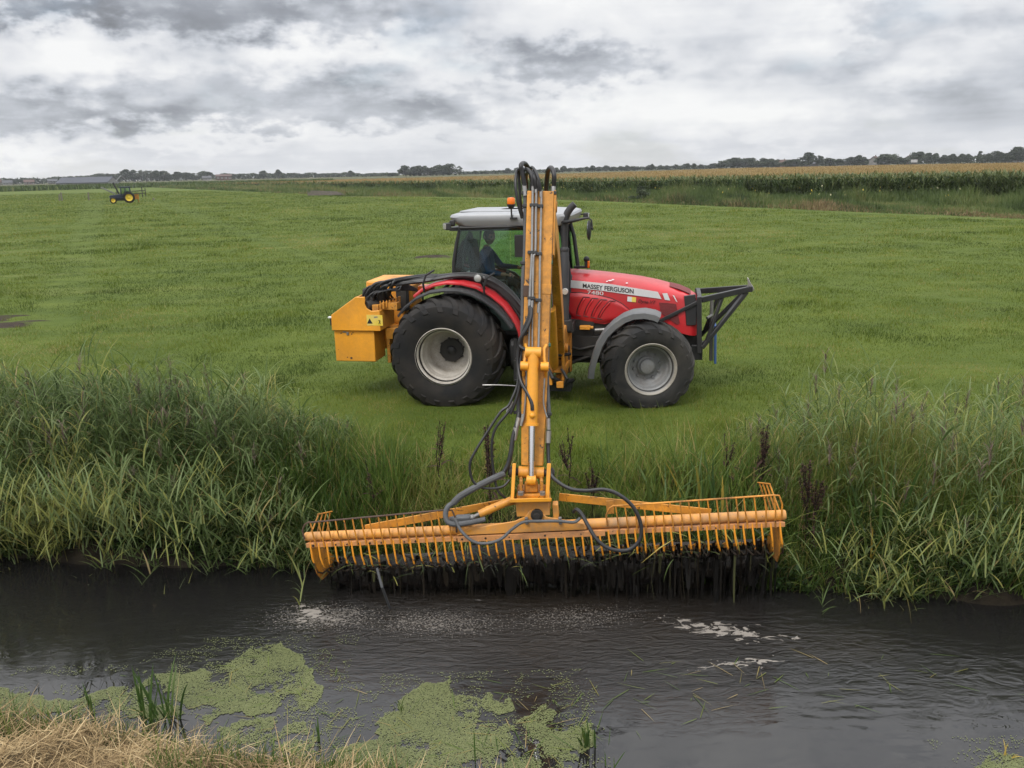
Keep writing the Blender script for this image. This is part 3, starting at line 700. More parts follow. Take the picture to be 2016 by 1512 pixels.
plate('side_stripe', tl([(1112, 550), (1120, 551), (1200, 559), (1295, 574.5), (1302.5, 588.5), (1240, 580), (1180, 571.5), (1120, 566), (1112, 565.5)]), 'silver_stripe')
plate('side_stripe', tl([(1304, 577.5), (1313.5, 577), (1319.5, 591.5), (1309, 590)]), 'silver_stripe')
plate('side_stripe', tl([(1324.5, 581), (1327.5, 582), (1334, 595), (1331, 593)]), 'silver_stripe')
plate('warning_sticker', tl([(1235.5, 583.5), (1244, 584.5), (1243.5, 594), (1235, 593)]), 'white_paint')
plate('warning_sticker', tl([(1244, 584.5), (1252.5, 585.5), (1252, 595), (1243.5, 594)]), 'label_yellow')
plate('side_vent', tl([(1297.5, 595.5), (1314, 596), (1331, 598.5), (1338.5, 636), (1334, 639), (1329, 637), (1301, 616)]), 'red_vent', .002, .008)
# bulged engine side panel with four louvres
bx0, bx1 = 1.60, 2.57
def panel_top(x): return float(np.interp(x, [1.6, 1.8, 2.05, 2.25, 2.4, 2.5, 2.57], [1.475, 1.475, 1.445, 1.395, 1.32, 1.24, 1.13]))
def panel_bot(x): return float(np.interp(x, [1.6, 1.72, 1.9, 2.12, 2.25, 2.4, 2.57], [1.20, 1.09, 1.05, 1.03, 1.06, 1.10, 1.12]))
nx, nz = 28, 12; V = []
for i in range(nx + 1):
    x = bx0 + (bx1 - bx0) * i / nx
    for j in range(nz + 1):
        v_ = j / nz; z = panel_bot(x) + (panel_top(x) - panel_bot(x)) * v_
        e = min(1.0, min(v_, 1 - v_) / .16) * min(1.0, (bx1 - x) / .10 + .0)
        V.append((x, YS - .002 - .030 * math.sin(min(1, max(0, e)) * PI / 2), z))
F = [(i * (nz + 1) + j, (i + 1) * (nz + 1) + j, (i + 1) * (nz + 1) + j + 1, i * (nz + 1) + j + 1) for i in range(nx) for j in range(nz)]
b = MB(); b.add(V, F); pn = b.build('engine_panel', 'red_paint', hood, angle=60)
b = MB()
b.tube([(x, YS - .006, panel_top(x) + .004) for x in np.linspace(1.6, 2.56, 24)], .005, 5, mi=0)
for top, bot in (((1149, 584.5), (1135.5, 620.5)), ((1166, 587), (1150, 622)), ((1183, 589.5), (1164, 624.5)), ((1200, 592), (1177, 627))):
    (x0, z0), (x1, z1) = tloc(*top, YS - .03), tloc(*bot, YS - .03)
    pts = [(x0 + .085, YS - .034, z0 - .004)]
    for k in range(9):
        u = k / 8; bow = -.035 * math.sin(u * PI * .9)
        pts.append((x0 + (x1 - x0) * u + bow * .7, YS - .034, z0 + (z1 - z0) * u))
    pts.append((x1 + .06, YS - .034, z1 - .012)); b.tube(pts, .0085, 6, flat=.7)
b.build('louvre_gap', 'ink_black', hood)
b = MB()
for top, bot in (((1149, 584.5), (1135.5, 620.5)), ((1166, 587), (1150, 622)), ((1183, 589.5), (1164, 624.5)), ((1200, 592), (1177, 627))):
    (x0, z0), (x1, z1) = tloc(*top, YS - .03), tloc(*bot, YS - .03)
    b.tube([(x0 + .03 + (x1 - x0) * u - .03 * math.sin(u * PI * .9), YS - .030, z0 + (z1 - z0) * u) for u in np.linspace(.02, .98, 9)], [.004] + [.017] * 7 + [.004], 8)
b.build('louvre_rib', 'red_paint', hood, angle=80)
# nose: dark grille, top mesh, lower red corner
b = MB()
b.prism([tloc(1346.5, 583, YS), tloc(1369, 580, YS), tloc(1372, 600, YS), tloc(1371, 640, YS), tloc(1351, 641, YS), tloc(1349, 612, YS)], YS - .004, YS + .05)
b.box((3.48, 0, 1.1), (.02, .56, .36)); b.build('nose_grille', 'black_plastic', hood, bevel=.006)
b = MB(); V = []
for x, zt, w in ((3.06, 1.557, .24), (3.2, 1.523, .27), (3.36, 1.454, .27)):
    for k in range(7):
        y = -w + 2 * w * k / 6; V.append((x, y, zt + .007 - .042 * (abs(y) / .42) ** 1.6))
b.add(V, [(i * 7 + k, i * 7 + k + 1, (i + 1) * 7 + k + 1, (i + 1) * 7 + k) for i in range(2) for k in range(6)])
b.build('top_vent', 'red_vent', hood)
# lettering: real letter outlines, a few millimetres thick, laid along the stripe
def lettering(name, text, p_left, p_right, height, mat, bold=.0, shear_=0.0, y=YS - .0125, squash=1.0, parent=hood, plane_x=True, spacing=1.0, th=.001):
    cu = bpy.data.curves.new(name, 'FONT'); cu.body = text; cu.size = 1; cu.extrude = .004; cu.offset = bold; cu.shear = shear_; cu.space_character = spacing
    tmp = bpy.data.objects.new(name, cu); COL.objects.link(tmp); bpy.context.view_layer.update()
    me = bpy.data.meshes.new_from_object(tmp.evaluated_get(bpy.context.evaluated_depsgraph_get()))
    bpy.data.objects.remove(tmp); me.name = name
    co = np.empty(len(me.vertices) * 3, np.float32); me.vertices.foreach_get('co', co); co = co.reshape(-1, 3)
    x0, x1 = co[:, 0].min(), co[:, 0].max(); z0, z1 = co[:, 1].min(), co[:, 1].max()
    a = np.array(p_left); c = np.array(p_right); u = (co[:, 0] - x0) / (x1 - x0); vv = (co[:, 1] - z0) / (z1 - z0)
    X_ = a[0] + (c[0] - a[0]) * u; Z_ = a[1] + (c[1] - a[1]) * u + vv * height
    out = np.stack([X_, y - co[:, 2] * th / .004, Z_], -1)
    me.vertices.foreach_set('co', out.astype(np.float32).ravel()); me.materials.clear(); me.materials.append(M[mat]); me.update()
    o = bpy.data.objects.new(name, me); COL.objects.link(o); o.parent = parent; return o
lettering('lettering', 'MASSEY FERGUSON', tloc(1147.5, 566.5, YS), tloc(1247.5, 578.0, YS), .066, 'ink_black', .022)
lettering('lettering', '7480', tloc(1156.5, 578.6, YS), tloc(1188.0, 581.2, YS), .052, 'white_paint', .0)
lettering('lettering', 'Dyna-VT', tloc(1256, 597.5, YS), tloc(1291.5, 600.5, YS), .062, 'decal_dark_red', .006, .35)
# scuffs on the crown edge
for (x, y, z, a, s_) in ((2.22, -.385, 1.642, .2, .035), (2.26, -.36, 1.652, -.3, .022), (2.18, -.40, 1.632, .4, .014), (2.46, -.385, 1.607, .1, .018)):
    b = MB(); b.add([(x - s_, y, z + .004), (x, y - .012, z - .001), (x + s_ * 1.2, y + .006, z + .002), (x + s_ * .2, y + .015, z + .011)], [(0, 1, 2, 3)]); b.build('paint_scuff', 'white_paint', hood)

# ---- exhaust stack
b = MB()
b.tube([(1.62, -.75, 1.10), (1.62, -.75, 2.13), (1.62, -.75, 2.16)], [.060, .060, .046], 20)
b.tube([(1.62, -.75, 2.13), (1.625, -.75, 2.44), (1.635, -.75, 2.54), (1.665, -.75, 2.62), (1.71, -.75, 2.685), (1.765, -.75, 2.735)], [.045, .046, .048, .049, .049, .046], 20)
b.lathe([(.064, 0), (.066, .01), (.066, .03), (.062, .04)], 20, axis='z', c=(1.62, -.75, 2.10)); b.build('exhaust_pipe', 'exhaust', TR, angle=50)
b = MB(); b.lathe([(.001, -.02), (.04, -.018), (.046, 0), (.046, .03), (.001, .05)], 16, c=(1.635, -.84, 1.55)); b.cyl((1.635, -.84, 1.55), (1.635, -.76, 1.58), .012, 8)
b.build('side_marker', 'lamp_glass', TR)
b = MB(); b.box((1.50, -.72, 1.50), (.05, .05, .10)); b.build('turn_signal', 'amber', TR, bevel=.01)

# ---- cab
b = MB()
post = lambda pts, w=.06, d=.06: [b.beam(p, q, w, d, (1, 0, 0)) for p, q in zip(pts[:-1], pts[1:])]
for s in (-1, 1):
    b.tube([(.02, s * .74, 1.72), (.035, s * .755, 1.95), (.08, s * .74, 2.2), (.14, s * .70, 2.45)], .026, 8)
    b.tube([(1.63, s * .55, 1.3), (1.66, s * .56, 1.75), (1.60, s * .58, 2.2), (1.52, s * .60, 2.46)], .03, 8)
    b.tube([(.14, s * .74, 2.43), (.8, s * .76, 2.44), (1.52, s * .62, 2.43)], .034, 8)
    if s > 0: b.tube([(.85, s * .76, 1.55), (.84, s * .78, 2.0), (.86, s * .76, 2.45)], .03, 8)
    b.tube([(.02, s * .74, 1.72), (.30, s * .79, 1.72), (.62, s * .80, 1.60), (.85, s * .80, 1.40), (1.02, s * .80, 1.12), (1.1, s * .78, .95)], .028, 8)
    b.tube([(1.1, s * .78, .95), (1.5, s * .70, .95), (1.63, s * .56, 1.3)], .026, 8)
b.box((.80, 0, .93), (1.5, 1.4, .06)); b.build('cab_frame', 'black_plastic', TR)
def panel(name, pts, mat='cab_glass', th=.006):
    """thin glazing through 3-D points"""
    b = MB(); P = [vec(p) for p in pts]; nrm = np.cross(P[1] - P[0], P[2] - P[0]); nrm /= np.linalg.norm(nrm); n = len(P)
    V = [p - nrm * th / 2 for p in P] + [p + nrm * th / 2 for p in P]
    b.add(V, [tuple(range(n)), tuple(range(2 * n - 1, n - 1, -1))] + [(i, (i + 1) % n, (i + 1) % n + n, i + n) for i in range(n)])
    return b.build(name, mat, TR, smooth=False)
for s in (-1, 1):
    panel('side_window', [(.03, s * .76, 1.73), (.30, s * .78, 1.73), (.62, s * .78, 1.61), (.84, s * .78, 1.42), (.86, s * .78, 2.44), (.15, s * .74, 2.43)][::1])
    panel('door_window', [(.86, s * .78, 1.40), (1.02, s * .78, 1.14), (1.10, s * .78, .97), (1.5, s * .70, .97), (1.62, s * .62, 1.3), (1.65, s * .61, 1.75), (1.59, s * .62, 2.2), (1.52, s * .64, 2.42), (.88, s * .77, 2.43)])
panel('rear_window', [(.02, -.72, 1.72), (.02, .72, 1.72), (.13, .70, 2.44), (.13, -.70, 2.44)])
panel('windscreen', [(1.64, -.54, 1.35), (1.64, .54, 1.35), (1.53, .58, 2.44), (1.53, -.58, 2.44)])
# roof: rounded shell with a raised hatch panel
def rr(x0, x1, y, z, r, n=5):
    P = []
    for cx, cy, a0 in ((x1 - r, y - r, 0), (x0 + r, y - r, 90), (x0 + r, -y + r, 180), (x1 - r, -y + r, 270)):
        for k in range(n + 1):
            a = math.radians(a0 + 90 * k / n); P.append((cx + r * math.cos(a), cy + r * math.sin(a), z))
    return P
b = MB(); b.loft([rr(.16, 1.60, .74, 2.445, .12), rr(.10, 1.66, .78, 2.455, .14), rr(.02, 1.70, .815, 2.52, .16), rr(-.015, 1.715, .825, 2.575, .17), rr(.0, 1.70, .81, 2.605, .17), rr(.06, 1.64, .75, 2.625, .18), rr(.25, 1.45, .55, 2.645, .2), rr(.6, 1.1, .2, 2.652, .15)])
roof = b.build('cab_roof', 'roof_grey', TR, angle=40)
b = MB()
b.loft([rr(.10, .95, .60, 2.635, .05), rr(.10, .95, .60, 2.652, .05)]); b.build('roof_hatch', 'roof_grey', roof, bevel=.006)
b = MB(); b.box((.05, -.80, 2.50), (.08, .05, .09)); b.build('corner_cap', 'black_plastic', roof, bevel=.02)
# work lamps
def work_lamp(x, y, z, face, mount):
    b = MB(); R = Matrix.Rotation(face, 3, 'Z')
    b.box((x, y, z), (.08, .15, .095), R, taper=.9); b.beam((x, y, z + .04), mount, .02, .02, (1, 0, 0))
    o = b.build('work_lamp', 'black_plastic', TR, bevel=.012)
    c = R @ Vector((-.043, 0, 0)); b = MB(); b.box((x + c[0], y + c[1], z), (.012, .125, .075), R); b.build('lens', 'lamp_glass', o, bevel=.004)
work_lamp(-.02, -.82, 2.455, .55, (.06, -.76, 2.52)); work_lamp(-.02, .82, 2.455, -.3, (.06, .76, 2.52)); work_lamp(1.78, .62, 2.50, PI, (1.7, .6, 2.52))
b = MB(); b.lathe([(.001, -.05), (.055, -.045), (.062, -.02), (.055, .03), (.02, .05)], 18, c=(.45, -1.02, 1.76)); b.beam((.45, -1.0, 1.76), (.52, -.95, 1.60), .03, .02, (0, 1, 0))
lp = b.build('fender_lamp', 'black_metal', TR); b = MB(); b.lathe([(.001, -.062), (.035, -.06), (.050, -.052), (.052, -.046)], 18, c=(.45, -1.02, 1.76)); b.build('lens', 'lamp_glass', lp)
# beacon
b = MB(); b.tube([(.905, -.84, 2.56), (.90, -.84, 2.70)], .012, 8); b.lathe([(.03, 0), (.052, .03), (.06, .045), (.06, .06)], 18, axis='z', c=(.90, -.84, 2.69)); b.box((.93, -.83, 2.555), (.10, .03, .03))
bc = b.build('beacon', 'black_plastic', TR); b = MB(); b.lathe([(.052, .06), (.055, .075), (.055, .12), (.045, .145), (.001, .15)], 18, axis='z', c=(.90, -.84, 2.69)); b.build('beacon_lens', 'amber', bc)
# mirrors
b = MB(); b.tube([(1.60, -.78, 2.49), (1.74, -.92, 2.515), (1.92, -1.0, 2.555), (1.98, -1.0, 2.56), (2.015, -1.0, 2.53), (2.03, -1.0, 2.40)], [.026, .024, .016, .012, .012, .012], 8); b.cyl((2.03, -1.0, 2.43), (2.0, -1.0, 2.43), .02, 8)
ma = b.build('mirror_arm', 'black_plastic', TR)
b = MB(); b.sphere((1.985, -1.01, 2.40), .135, 16, sc=(.22, .62, 1.0)); mh = b.build('mirror', 'black_plastic', ma); b = MB(); b.sphere((1.972, -1.01, 2.40), .125, 16, sc=(.15, .58, .96)); b.build('mirror_glass', 'mirror_glass', ma)
b = MB(); b.tube([(1.50, -.66, 2.38), (1.3, -.86, 2.36), (1.10, -.92, 2.32)], .013, 8); b.box((1.04, -.93, 2.19), (.17, .05, .30), Matrix.Rotation(.25, 3, 'Z')); b.build('mirror', 'black_plastic', TR, bevel=.02)
# cowl pieces in front of the windscreen
b = MB(); b.box((1.60, 0, 1.30), (.16, .86, .85)); b.build('cowl', 'black_plastic', TR, bevel=.03)
b = MB(); b.box((1.80, -.15, 1.81), (.24, .04, .035)); b.box((1.86, -.15, 1.86), (.045, .06, .13)); b.sphere((1.865, -.15, 1.925), .045, 12); b.build('pre_cleaner', 'black_plastic', TR, bevel=.006)
b = MB(); b.box((1.895, -.16, 1.85), (.03, .05, .10)); b.build('turn_signal', 'amber', TR, bevel=.008)

# ---- cab interior
b = MB(); b.prism([(.08, .96), (.08, 1.66), (.30, 1.68), (.62, 1.56), (.82, 1.40), (.98, 1.14), (1.06, .96)], -.72, -.48); b.prism([(.08, .96), (.08, 1.66), (.30, 1.68), (.62, 1.56), (.82, 1.40), (.98, 1.14), (1.06, .96)], .48, .72)
b.box((1.50, -.05, 1.25), (.16, .9, .55)); b.build('inner_trim', 'cab_teal', TR, bevel=.02)
seat = MB(); seat.loft([rr(.18, .68, .25, 1.42, .08), rr(.16, .70, .27, 1.46, .09), rr(.18, .68, .25, 1.53, .09)]); seat.box((.42, 0, 1.2), (.4, .4, .42)); st = seat.build('seat', 'seat_fabric', TR, bevel=.01)
b = MB(); b.box((.17, 0, 1.86), (.12, .48, .70), Matrix.Rotation(-.16, 3, 'Y'), taper=.85); b.box((.08, 0, 2.26), (.08, .28, .14), Matrix.Rotation(-.16, 3, 'Y')); b.build('backrest', 'seat_fabric', st, bevel=.035)
b = MB(); b.box((.52, -.40, 1.60), (.42, .12, .10)); b.tube([(.70, -.40, 1.62), (.74, -.40, 1.74)], .016, 8); b.sphere((.74, -.40, 1.76), .03, 10); b.build('armrest', 'black_plastic', st, bevel=.02)
b = MB(); b.tube([(1.32, 0, 1.0), (1.22, 0, 1.40), (1.06, 0, 1.66)], [.07, .05, .03], 10)
sw = b.build('steering_column', 'black_plastic', TR)
b = MB(); Rm = Matrix.Rotation(math.radians(-32), 3, 'Y')
ring = [tuple(Rm @ Vector((.20 * math.cos(a), .20 * math.sin(a), 0)) + Vector((1.05, 0, 1.68))) for a in np.linspace(0, 2 * PI, 29)]
b.tube(ring, .015, 8, caps=False)
for a in (0, 2.1, 4.2): b.tube([(1.05, 0, 1.68), tuple(Rm @ Vector((.2 * math.cos(a), .2 * math.sin(a), 0)) + Vector((1.05, 0, 1.68)))], .012, 6)
b.build('steering_wheel', 'black_plastic', sw)
b = MB(); b.tube([(.12, -.58, 1.7), (.14, -.62, 2.0), (.2, -.60, 2.3), (.26, -.55, 2.4)], .014, 6); b.tube([(.3, -.68, 2.2), (.24, -.7, 2.1), (.24, -.7, 2.0), (.32, -.7, 1.95)], .012, 6); b.box((.5, 0, 2.40), (1.1, 1.2, .05)); b.build('headliner', 'black_plastic', TR)

# ---- fenders
def sweep_strip(path, y0, y1, th, lip=0.0, crown=0.0):
    """bent sheet following path (x,z) between y0 (near) and y1, with a down-turned near lip"""
    b = MB(); n = len(path); P = [np.array(p) for p in path]; rings = []
    for i in range(n):
        t_ = P[min(i + 1, n - 1)] - P[max(i - 1, 0)]; t_ /= np.linalg.norm(t_); nr = np.array([-t_[1], t_[0]])
        if nr[1] < 0 and i < n * .8: nr = nr
        def pt(y, o): q = P[i] + nr * o; return (q[0], y, q[1])
        ym = (y0 + y1) / 2
        ring = [pt(y1, 0), pt(ym, -crown), pt(y0 + .03, -crown * .3), pt(y0, .015)]
        if lip: ring += [pt(y0, lip)]
        ring2 = [(q[0], q[1], q[2]) for q in ring]
        back = ([pt(y0 + th, lip)] if lip else []) + [pt(y0 + th, .015 + th), pt(ym, th - crown), pt(y1, th)]
        rings.append(ring2 + back)
    b.loft(rings); return b
RF = [(1.04, .86), (1.015, 1.02), (.93, 1.20), (.80, 1.38), (.62, 1.53), (.42, 1.635), (.20, 1.69), (-.02, 1.70), (-.22, 1.665), (-.40, 1.59), (-.52, 1.50)]
for s in (-1, 1):
    bb = sweep_strip(RF, s * 1.0, s * .62, .012, .035, .02)
    rf = bb.build('rear_fender', 'red_paint', TR, angle=45)
    RB = [(.95, 1.10), (.85, 1.24), (.73, 1.37), (.56, 1.49), (.39, 1.575), (.20, 1.618), (-.02, 1.622), (-.22, 1.59), (-.42, 1.505), (-.60, 1.37), (-.70, 1.25)]
    bb = sweep_strip(RB, s * 1.22, s * .98, .012, .035, .01); bb.build('fender_flap', 'black_plastic', rf, angle=45)
b = MB(); b.box((-.40, -.72, 1.57), (.20, .22, .10)); b.build('tail_lamp', 'amber', TR, bevel=.02)
for s in (-1, 1):
    FFp = [(2.955, 1.255), (2.88, 1.29), (2.74, 1.315), (2.58, 1.30), (2.44, 1.245), (2.30, 1.145), (2.18, 1.02), (2.09, .86), (2.03, .68), (1.985, .50), (1.975, .38)]
    bb = sweep_strip(FFp, s * 1.10, s * .72, .014, .09, .01)
    ff = bb.build('front_fender', 'fender_plastic', TR, angle=50)
    b = MB(); b.tube([(2.45, s * .9, 1.22), (2.5, s * .6, 1.0), (2.75, s * .55, .75)], .025, 8); b.build('fender_stay', 'black_metal', ff)

# ---- front frame: an A-shaped guard with a lifting hook and a blue board hung in it
b = MB()
for s in (-1, 1):
    y = s * .43
    b.beam((3.50, y, .62), (3.47, y, 1.43), .07, .05, (0, 1, 0)); b.beam((3.47, y, 1.36), (2.93, y * 1.02, 1.075), .035, .05)
    b.beam((3.50, y, 1.385), (4.18, s * .07, 1.49), .06, .08); b.beam((3.53, y, .70), (4.14, s * .08, 1.45), .055, .06)
    b.beam((3.80, s * .26, 1.42), (3.60, s * .40, .80), .04, .05)
b.beam((3.48, -.43, 1.40), (3.48, .43, 1.40), .06, .06); b.beam((3.50, -.43, .68), (3.50, .43, .68), .06, .10); b.box((3.47, 0, .60), (.16, .6, .22)); b.box((4.19, 0, 1.49), (.06, .22, .08))
fr = b.build('front_guard', 'black_metal', TR, bevel=.008)
b = MB(); b.prism([(4.14, 1.47), (4.25, 1.46), (4.23, 1.52), (4.185, 1.585), (4.16, 1.64), (4.145, 1.64), (4.16, 1.55)], -.05, .05); b.build('hook', 'steel_rod', fr, bevel=.006)
b = MB(); b.tube([(3.685, 0, .42), (3.665, 0, 1.33)], .028, 10); b.tube([(3.50, 0, .70), (3.70, 0, .70)], .014, 6); b.tube([(3.60, -.16, 1.08), (3.67, -.02, 1.10)], .02, 8); b.build('marker_post', 'steel_pipe', fr)
b = MB(); b.box((3.735, 0, .68), (.03, .26, .56), Matrix.Rotation(-.03, 3, 'Y')); b.build('marker_board', 'blue_board', fr, bevel=.004)
# ---------------------------------------------------------------- the driver: one skinned body, sitting, hands on lever and wheel
def skin_body(name, chains, root, mat, parent=None, sub=2):
    """chains: lists of (point, radius); points shared by position are one vertex"""
    V, R, E, idx = [], [], [], {}
    for ch in chains:
        prev = None
        for p, r in ch:
            k = tuple(round(c, 4) for c in p)
            if k not in idx: idx[k] = len(V); V.append(p); R.append(r)
            if prev is not None and prev != idx[k]: E.append((prev, idx[k]))
            prev = idx[k]
    me = bpy.data.meshes.new(name); me.from_pydata(V, E, []); o = bpy.data.objects.new(name, me); COL.objects.link(o)
    md = o.modifiers.new('skin', 'SKIN'); md.branch_smoothing = .4
    for i, r in enumerate(R):
        sv = me.skin_vertices[0].data[i]; sv.radius = (r, r) if not isinstance(r, tuple) else r; sv.use_root = (i == root)
    sb = o.modifiers.new('sub', 'SUBSURF'); sb.levels = sub; sb.render_levels = sub
    me.materials.append(M[mat]); 
    if parent is not None: o.parent = parent
    bpy.context.view_layer.update()
    ev = bpy.data.meshes.new_from_object(o.evaluated_get(bpy.context.evaluated_depsgraph_get()))
    o.modifiers.clear(); o.data = ev; ev.name = name
    ev.polygons.foreach_set('use_smooth', [True] * len(ev.polygons))
    if not ev.materials: ev.materials.append(M[mat])
    return o
paint('skin', (.42, .22, .15), .5, (.3, .14, .1), .25, bumpy=0, scale=8)
paint('jumper_blue', (.018, .050, .135), .9, (.012, .03, .08), .4, scale=12, bumpy=.15)
paint('trousers_dark', (.02, .022, .03), .9, (.01, .01, .012), .3, bumpy=0)
paint('hair_brown', (.035, .022, .014), .7, (.06, .04, .025), .4, scale=20)
paint('eye_dark', (.02, .015, .012), .2, bumpy=0)
pelvis = (.34, 0, 1.60); chest = (.33, 0, 1.90); neck0 = (.355, 0, 2.08); 
sh = {s: (.345, s * .17, 2.03) for s in (-1, 1)}
elb = {-1: (.44, -.30, 1.76), 1: (.52, .27, 1.78)}
wr = {-1: (.68, -.40, 1.735), 1: (.80, .13, 1.78)}
ch = [[(pelvis, .135), ((.335, 0, 1.75), .135), (chest, .15), ((.345, 0, 2.02), .10), (neck0, .060), ((.375, 0, 2.13), .055)]]
for s in (-1, 1):
    ch.append([(chest, .15), (sh[s], .075), (tuple(np.add(sh[s], elb[s]) / 2), .056), (elb[s], .048), (tuple(np.add(elb[s], wr[s]) / 2), .042), (wr[s], .030)])
    ch.append([(pelvis, .135), ((.46, s * .10, 1.585), .085), ((.78, s * .13, 1.585), .068), ((.86, s * .13, 1.54), .060), ((.93, s * .13, 1.28), .05), ((.97, s * .13, 1.05), .04), ((1.08, s * .13, 1.02), .035), ((1.16, s * .13, 1.01), .03)])
    # hand: palm, then a thumb from its side; the four fingers are separate chains rooted in the palm
    w_ = np.array(wr[s]); dirn = np.array([.9, -s * .12, -.1]) if s < 0 else np.array([.92, -.15, -.25]); dirn /= np.linalg.norm(dirn)
    palm = w_ + dirn * .06; ch.append([(wr[s], .030), (tuple(palm), .030)])
body = None
person = empty('person', TO, -PSI)
tag(person, 'person in a blue jumper sitting at the controls inside the tractor cab', 'person')
body = skin_body('body', ch, 0, 'jumper_blue', person)
body.data.materials.clear(); [body.data.materials.append(M[k]) for k in ('jumper_blue', 'trousers_dark', 'skin')]
mi = []
for p in body.data.polygons:
    c = p.center
    if c[2] > 2.105: mi.append(2)
    elif (c[2] < 1.70 and c[0] > .40 and abs(c[1]) < .22 and not (c[0] > .62 and c[2] > 1.68)) or c[2] < 1.62: mi.append(1)
    elif np.linalg.norm(np.array(c) - np.array(wr[-1])) < .035 or c[0] > wr[-1][0] and c[1] < -.3 and c[2] > 1.66: mi.append(2)
    elif c[0] > .80 and c[2] > 1.68: mi.append(2)
    else: mi.append(0)
body.data.polygons.foreach_set('material_index', mi)
# hands: five fingers each, curled around lever knob and wheel rim
for s in (-1, 1):
    w_ = np.array(wr[s]); d = np.array([.92, .10, .05]) if s < 0 else np.array([.93, -.15, -.2]); d /= np.linalg.norm(d)
    up = np.array([0, 0, 1.0]); lat = np.cross(up, d); lat /= np.linalg.norm(lat); up = np.cross(d, lat)
    palm = w_ + d * .05; chs = [[(tuple(w_ + d * .01), .024), (tuple(palm), .030), (tuple(palm + d * .03), .026)]]
    for k, (o_, L_) in enumerate(((-.030, .070), (-.010, .080), (.011, .075), (.030, .058))):
        b0 = palm + d * .03; k1 = palm + d * .055 + lat * o_ + up * .004; k2 = k1 + d * L_ * .38 - up * .016; k3 = k2 + d * L_ * .12 - up * L_ * .32; k4 = k3 - d * L_ * .18 - up * L_ * .2
        chs.append([(tuple(b0), .026), (tuple(k1), .0105), (tuple(k2), .0095), (tuple(k3), .0088), (tuple(k4), .0075)])
    ts = -1 if s < 0 else 1
    b0 = palm; t1 = palm + lat * .035 * ts + d * .005 - up * .008; t2 = t1 + lat * .014 * ts + d * .03 - up * .012; t3 = t2 + d * .026 - up * .01 - lat * .006 * ts
    chs.append([(tuple(b0), .030), (tuple(t1), .014), (tuple(t2), .011), (tuple(t3), .009)])
    skin_body('hand', chs, 0, 'skin', person, 1)
# head with face, ears and short hair, turned towards the work on its right
HM = Matrix.Translation((.40, 0, 2.245)) @ Matrix.Rotation(math.radians(-38), 4, 'Z') @ Matrix.Rotation(math.radians(8), 4, 'Y')
b = MB(); n1, n2_ = 28, 20; V = []
for i in range(n2_ + 1):
    th = PI * i / n2_
    for k in range(n1):
        a = 2 * PI * k / n1; x, y, z = math.sin(th) * math.cos(a), math.sin(th) * math.sin(a), math.cos(th)
        px_, py_, pz_ = x * .098, y * .076, z * .118
        if z < -.1: px_ *= 1 - .10 * (-z); py_ *= 1 - .22 * (-z)                     # jaw
        if x > .5:
            f = max(0, 1 - (y / .28) ** 2) * max(0, 1 - ((z + .12) / .22) ** 2); px_ += .024 * f       # nose
            px_ -= .010 * max(0, 1 - ((abs(y) - .38) / .2) ** 2) * max(0, 1 - ((z - .08) / .14) ** 2)   # eye sockets
            px_ += .006 * max(0, 1 - ((z + .48) / .09) ** 2) * max(0, 1 - (y / .34) ** 2)              # lips
            px_ += .010 * max(0, 1 - ((z + .78) / .18) ** 2) * max(0, 1 - (y / .4) ** 2)               # chin
        V.append(tuple(HM @ Vector((px_, py_, pz_))))
b.add(V, [(i * n1 + k, (i + 1) * n1 + k, (i + 1) * n1 + (k + 1) % n1, i * n1 + (k + 1) % n1) for i in range(n2_) for k in range(n1)])
for s in (-1, 1):
    c = HM @ Vector((-.005, s * .078, -.008)); b.sphere(c, .028, 10, sc=(.7, .35, 1.1))
head = b.build('head', 'skin', person, angle=80)
for s in (-1, 1): b = MB(); b.sphere(HM @ Vector((.083, s * .030, .008)), .0115, 10); b.build('eye', 'eye_dark', head)
b = MB(); V = []
for i in range(11):
    th = PI * .60 * i / 10
    for k in range(n1):
        a = 2 * PI * k / n1; x, y, z = math.sin(th) * math.cos(a), math.sin(th) * math.sin(a), math.cos(th)
        cut = 1.0 if (x < .35 or z > .45) else .93
        V.append(tuple(HM @ Vector((x * .106 * cut - .004, y * .084 * cut, z * .127 * cut + .002))))
b.add(V, [(i * n1 + k, (i + 1) * n1 + k, (i + 1) * n1 + (k + 1) % n1, i * n1 + (k + 1) % n1) for i in range(10) for k in range(n1)])
b.build('hair', 'hair_brown', head, angle=80)
# ---------------------------------------------------------------- yellow hydraulic unit on the tractor's rear
HU = empty('hydraulic_unit', TO, -PSI)
tag(HU, 'yellow hydraulic power pack with slanted housing mounted behind the tractor', 'hydraulic unit')
b = MB(); b.box((-1.405, -.87, .775), (.61, .44, .455)); bx = b.build('counterweight_box', 'orange_clean', HU, bevel=.012)
b = MB(); b.box((-1.55, -1.093, .985), (.05, .012, .02)); b.box((-1.50, -1.095, .962), (.035, .02, .045)); b.build('latch', 'steel_rod', bx, bevel=.003)
b = MB()
for (x, z, r) in ((-1.60, .965, .012), (-1.42, .975, .010), (-1.47, .60, .020), (-1.53, .61, .010), (-1.44, .955, .012), (-1.66, .72, .006)):
    b.add([(x + r * k * math.cos(a), -1.0935, z + r * math.sin(a) * k2) for a, k, k2 in zip(np.linspace(0, 2 * PI, 8)[:-1], (1, .7, 1.1, .8, 1.2, .6, 1), (.8, .9, .7, 1, .6, 1, .8))], [tuple(range(7))])
b.build('rust_spot', 'rusty_iron', bx)
b = MB(); b.prism([(-1.725, 1.01), (-1.72, 1.235), (-1.33, 1.50), (-1.19, 1.50), (-1.20, 1.40), (-1.175, 1.335), (-1.11, 1.30), (-1.02, 1.305), (-.985, 1.31), (-.985, 1.01)], -1.13, -1.10)
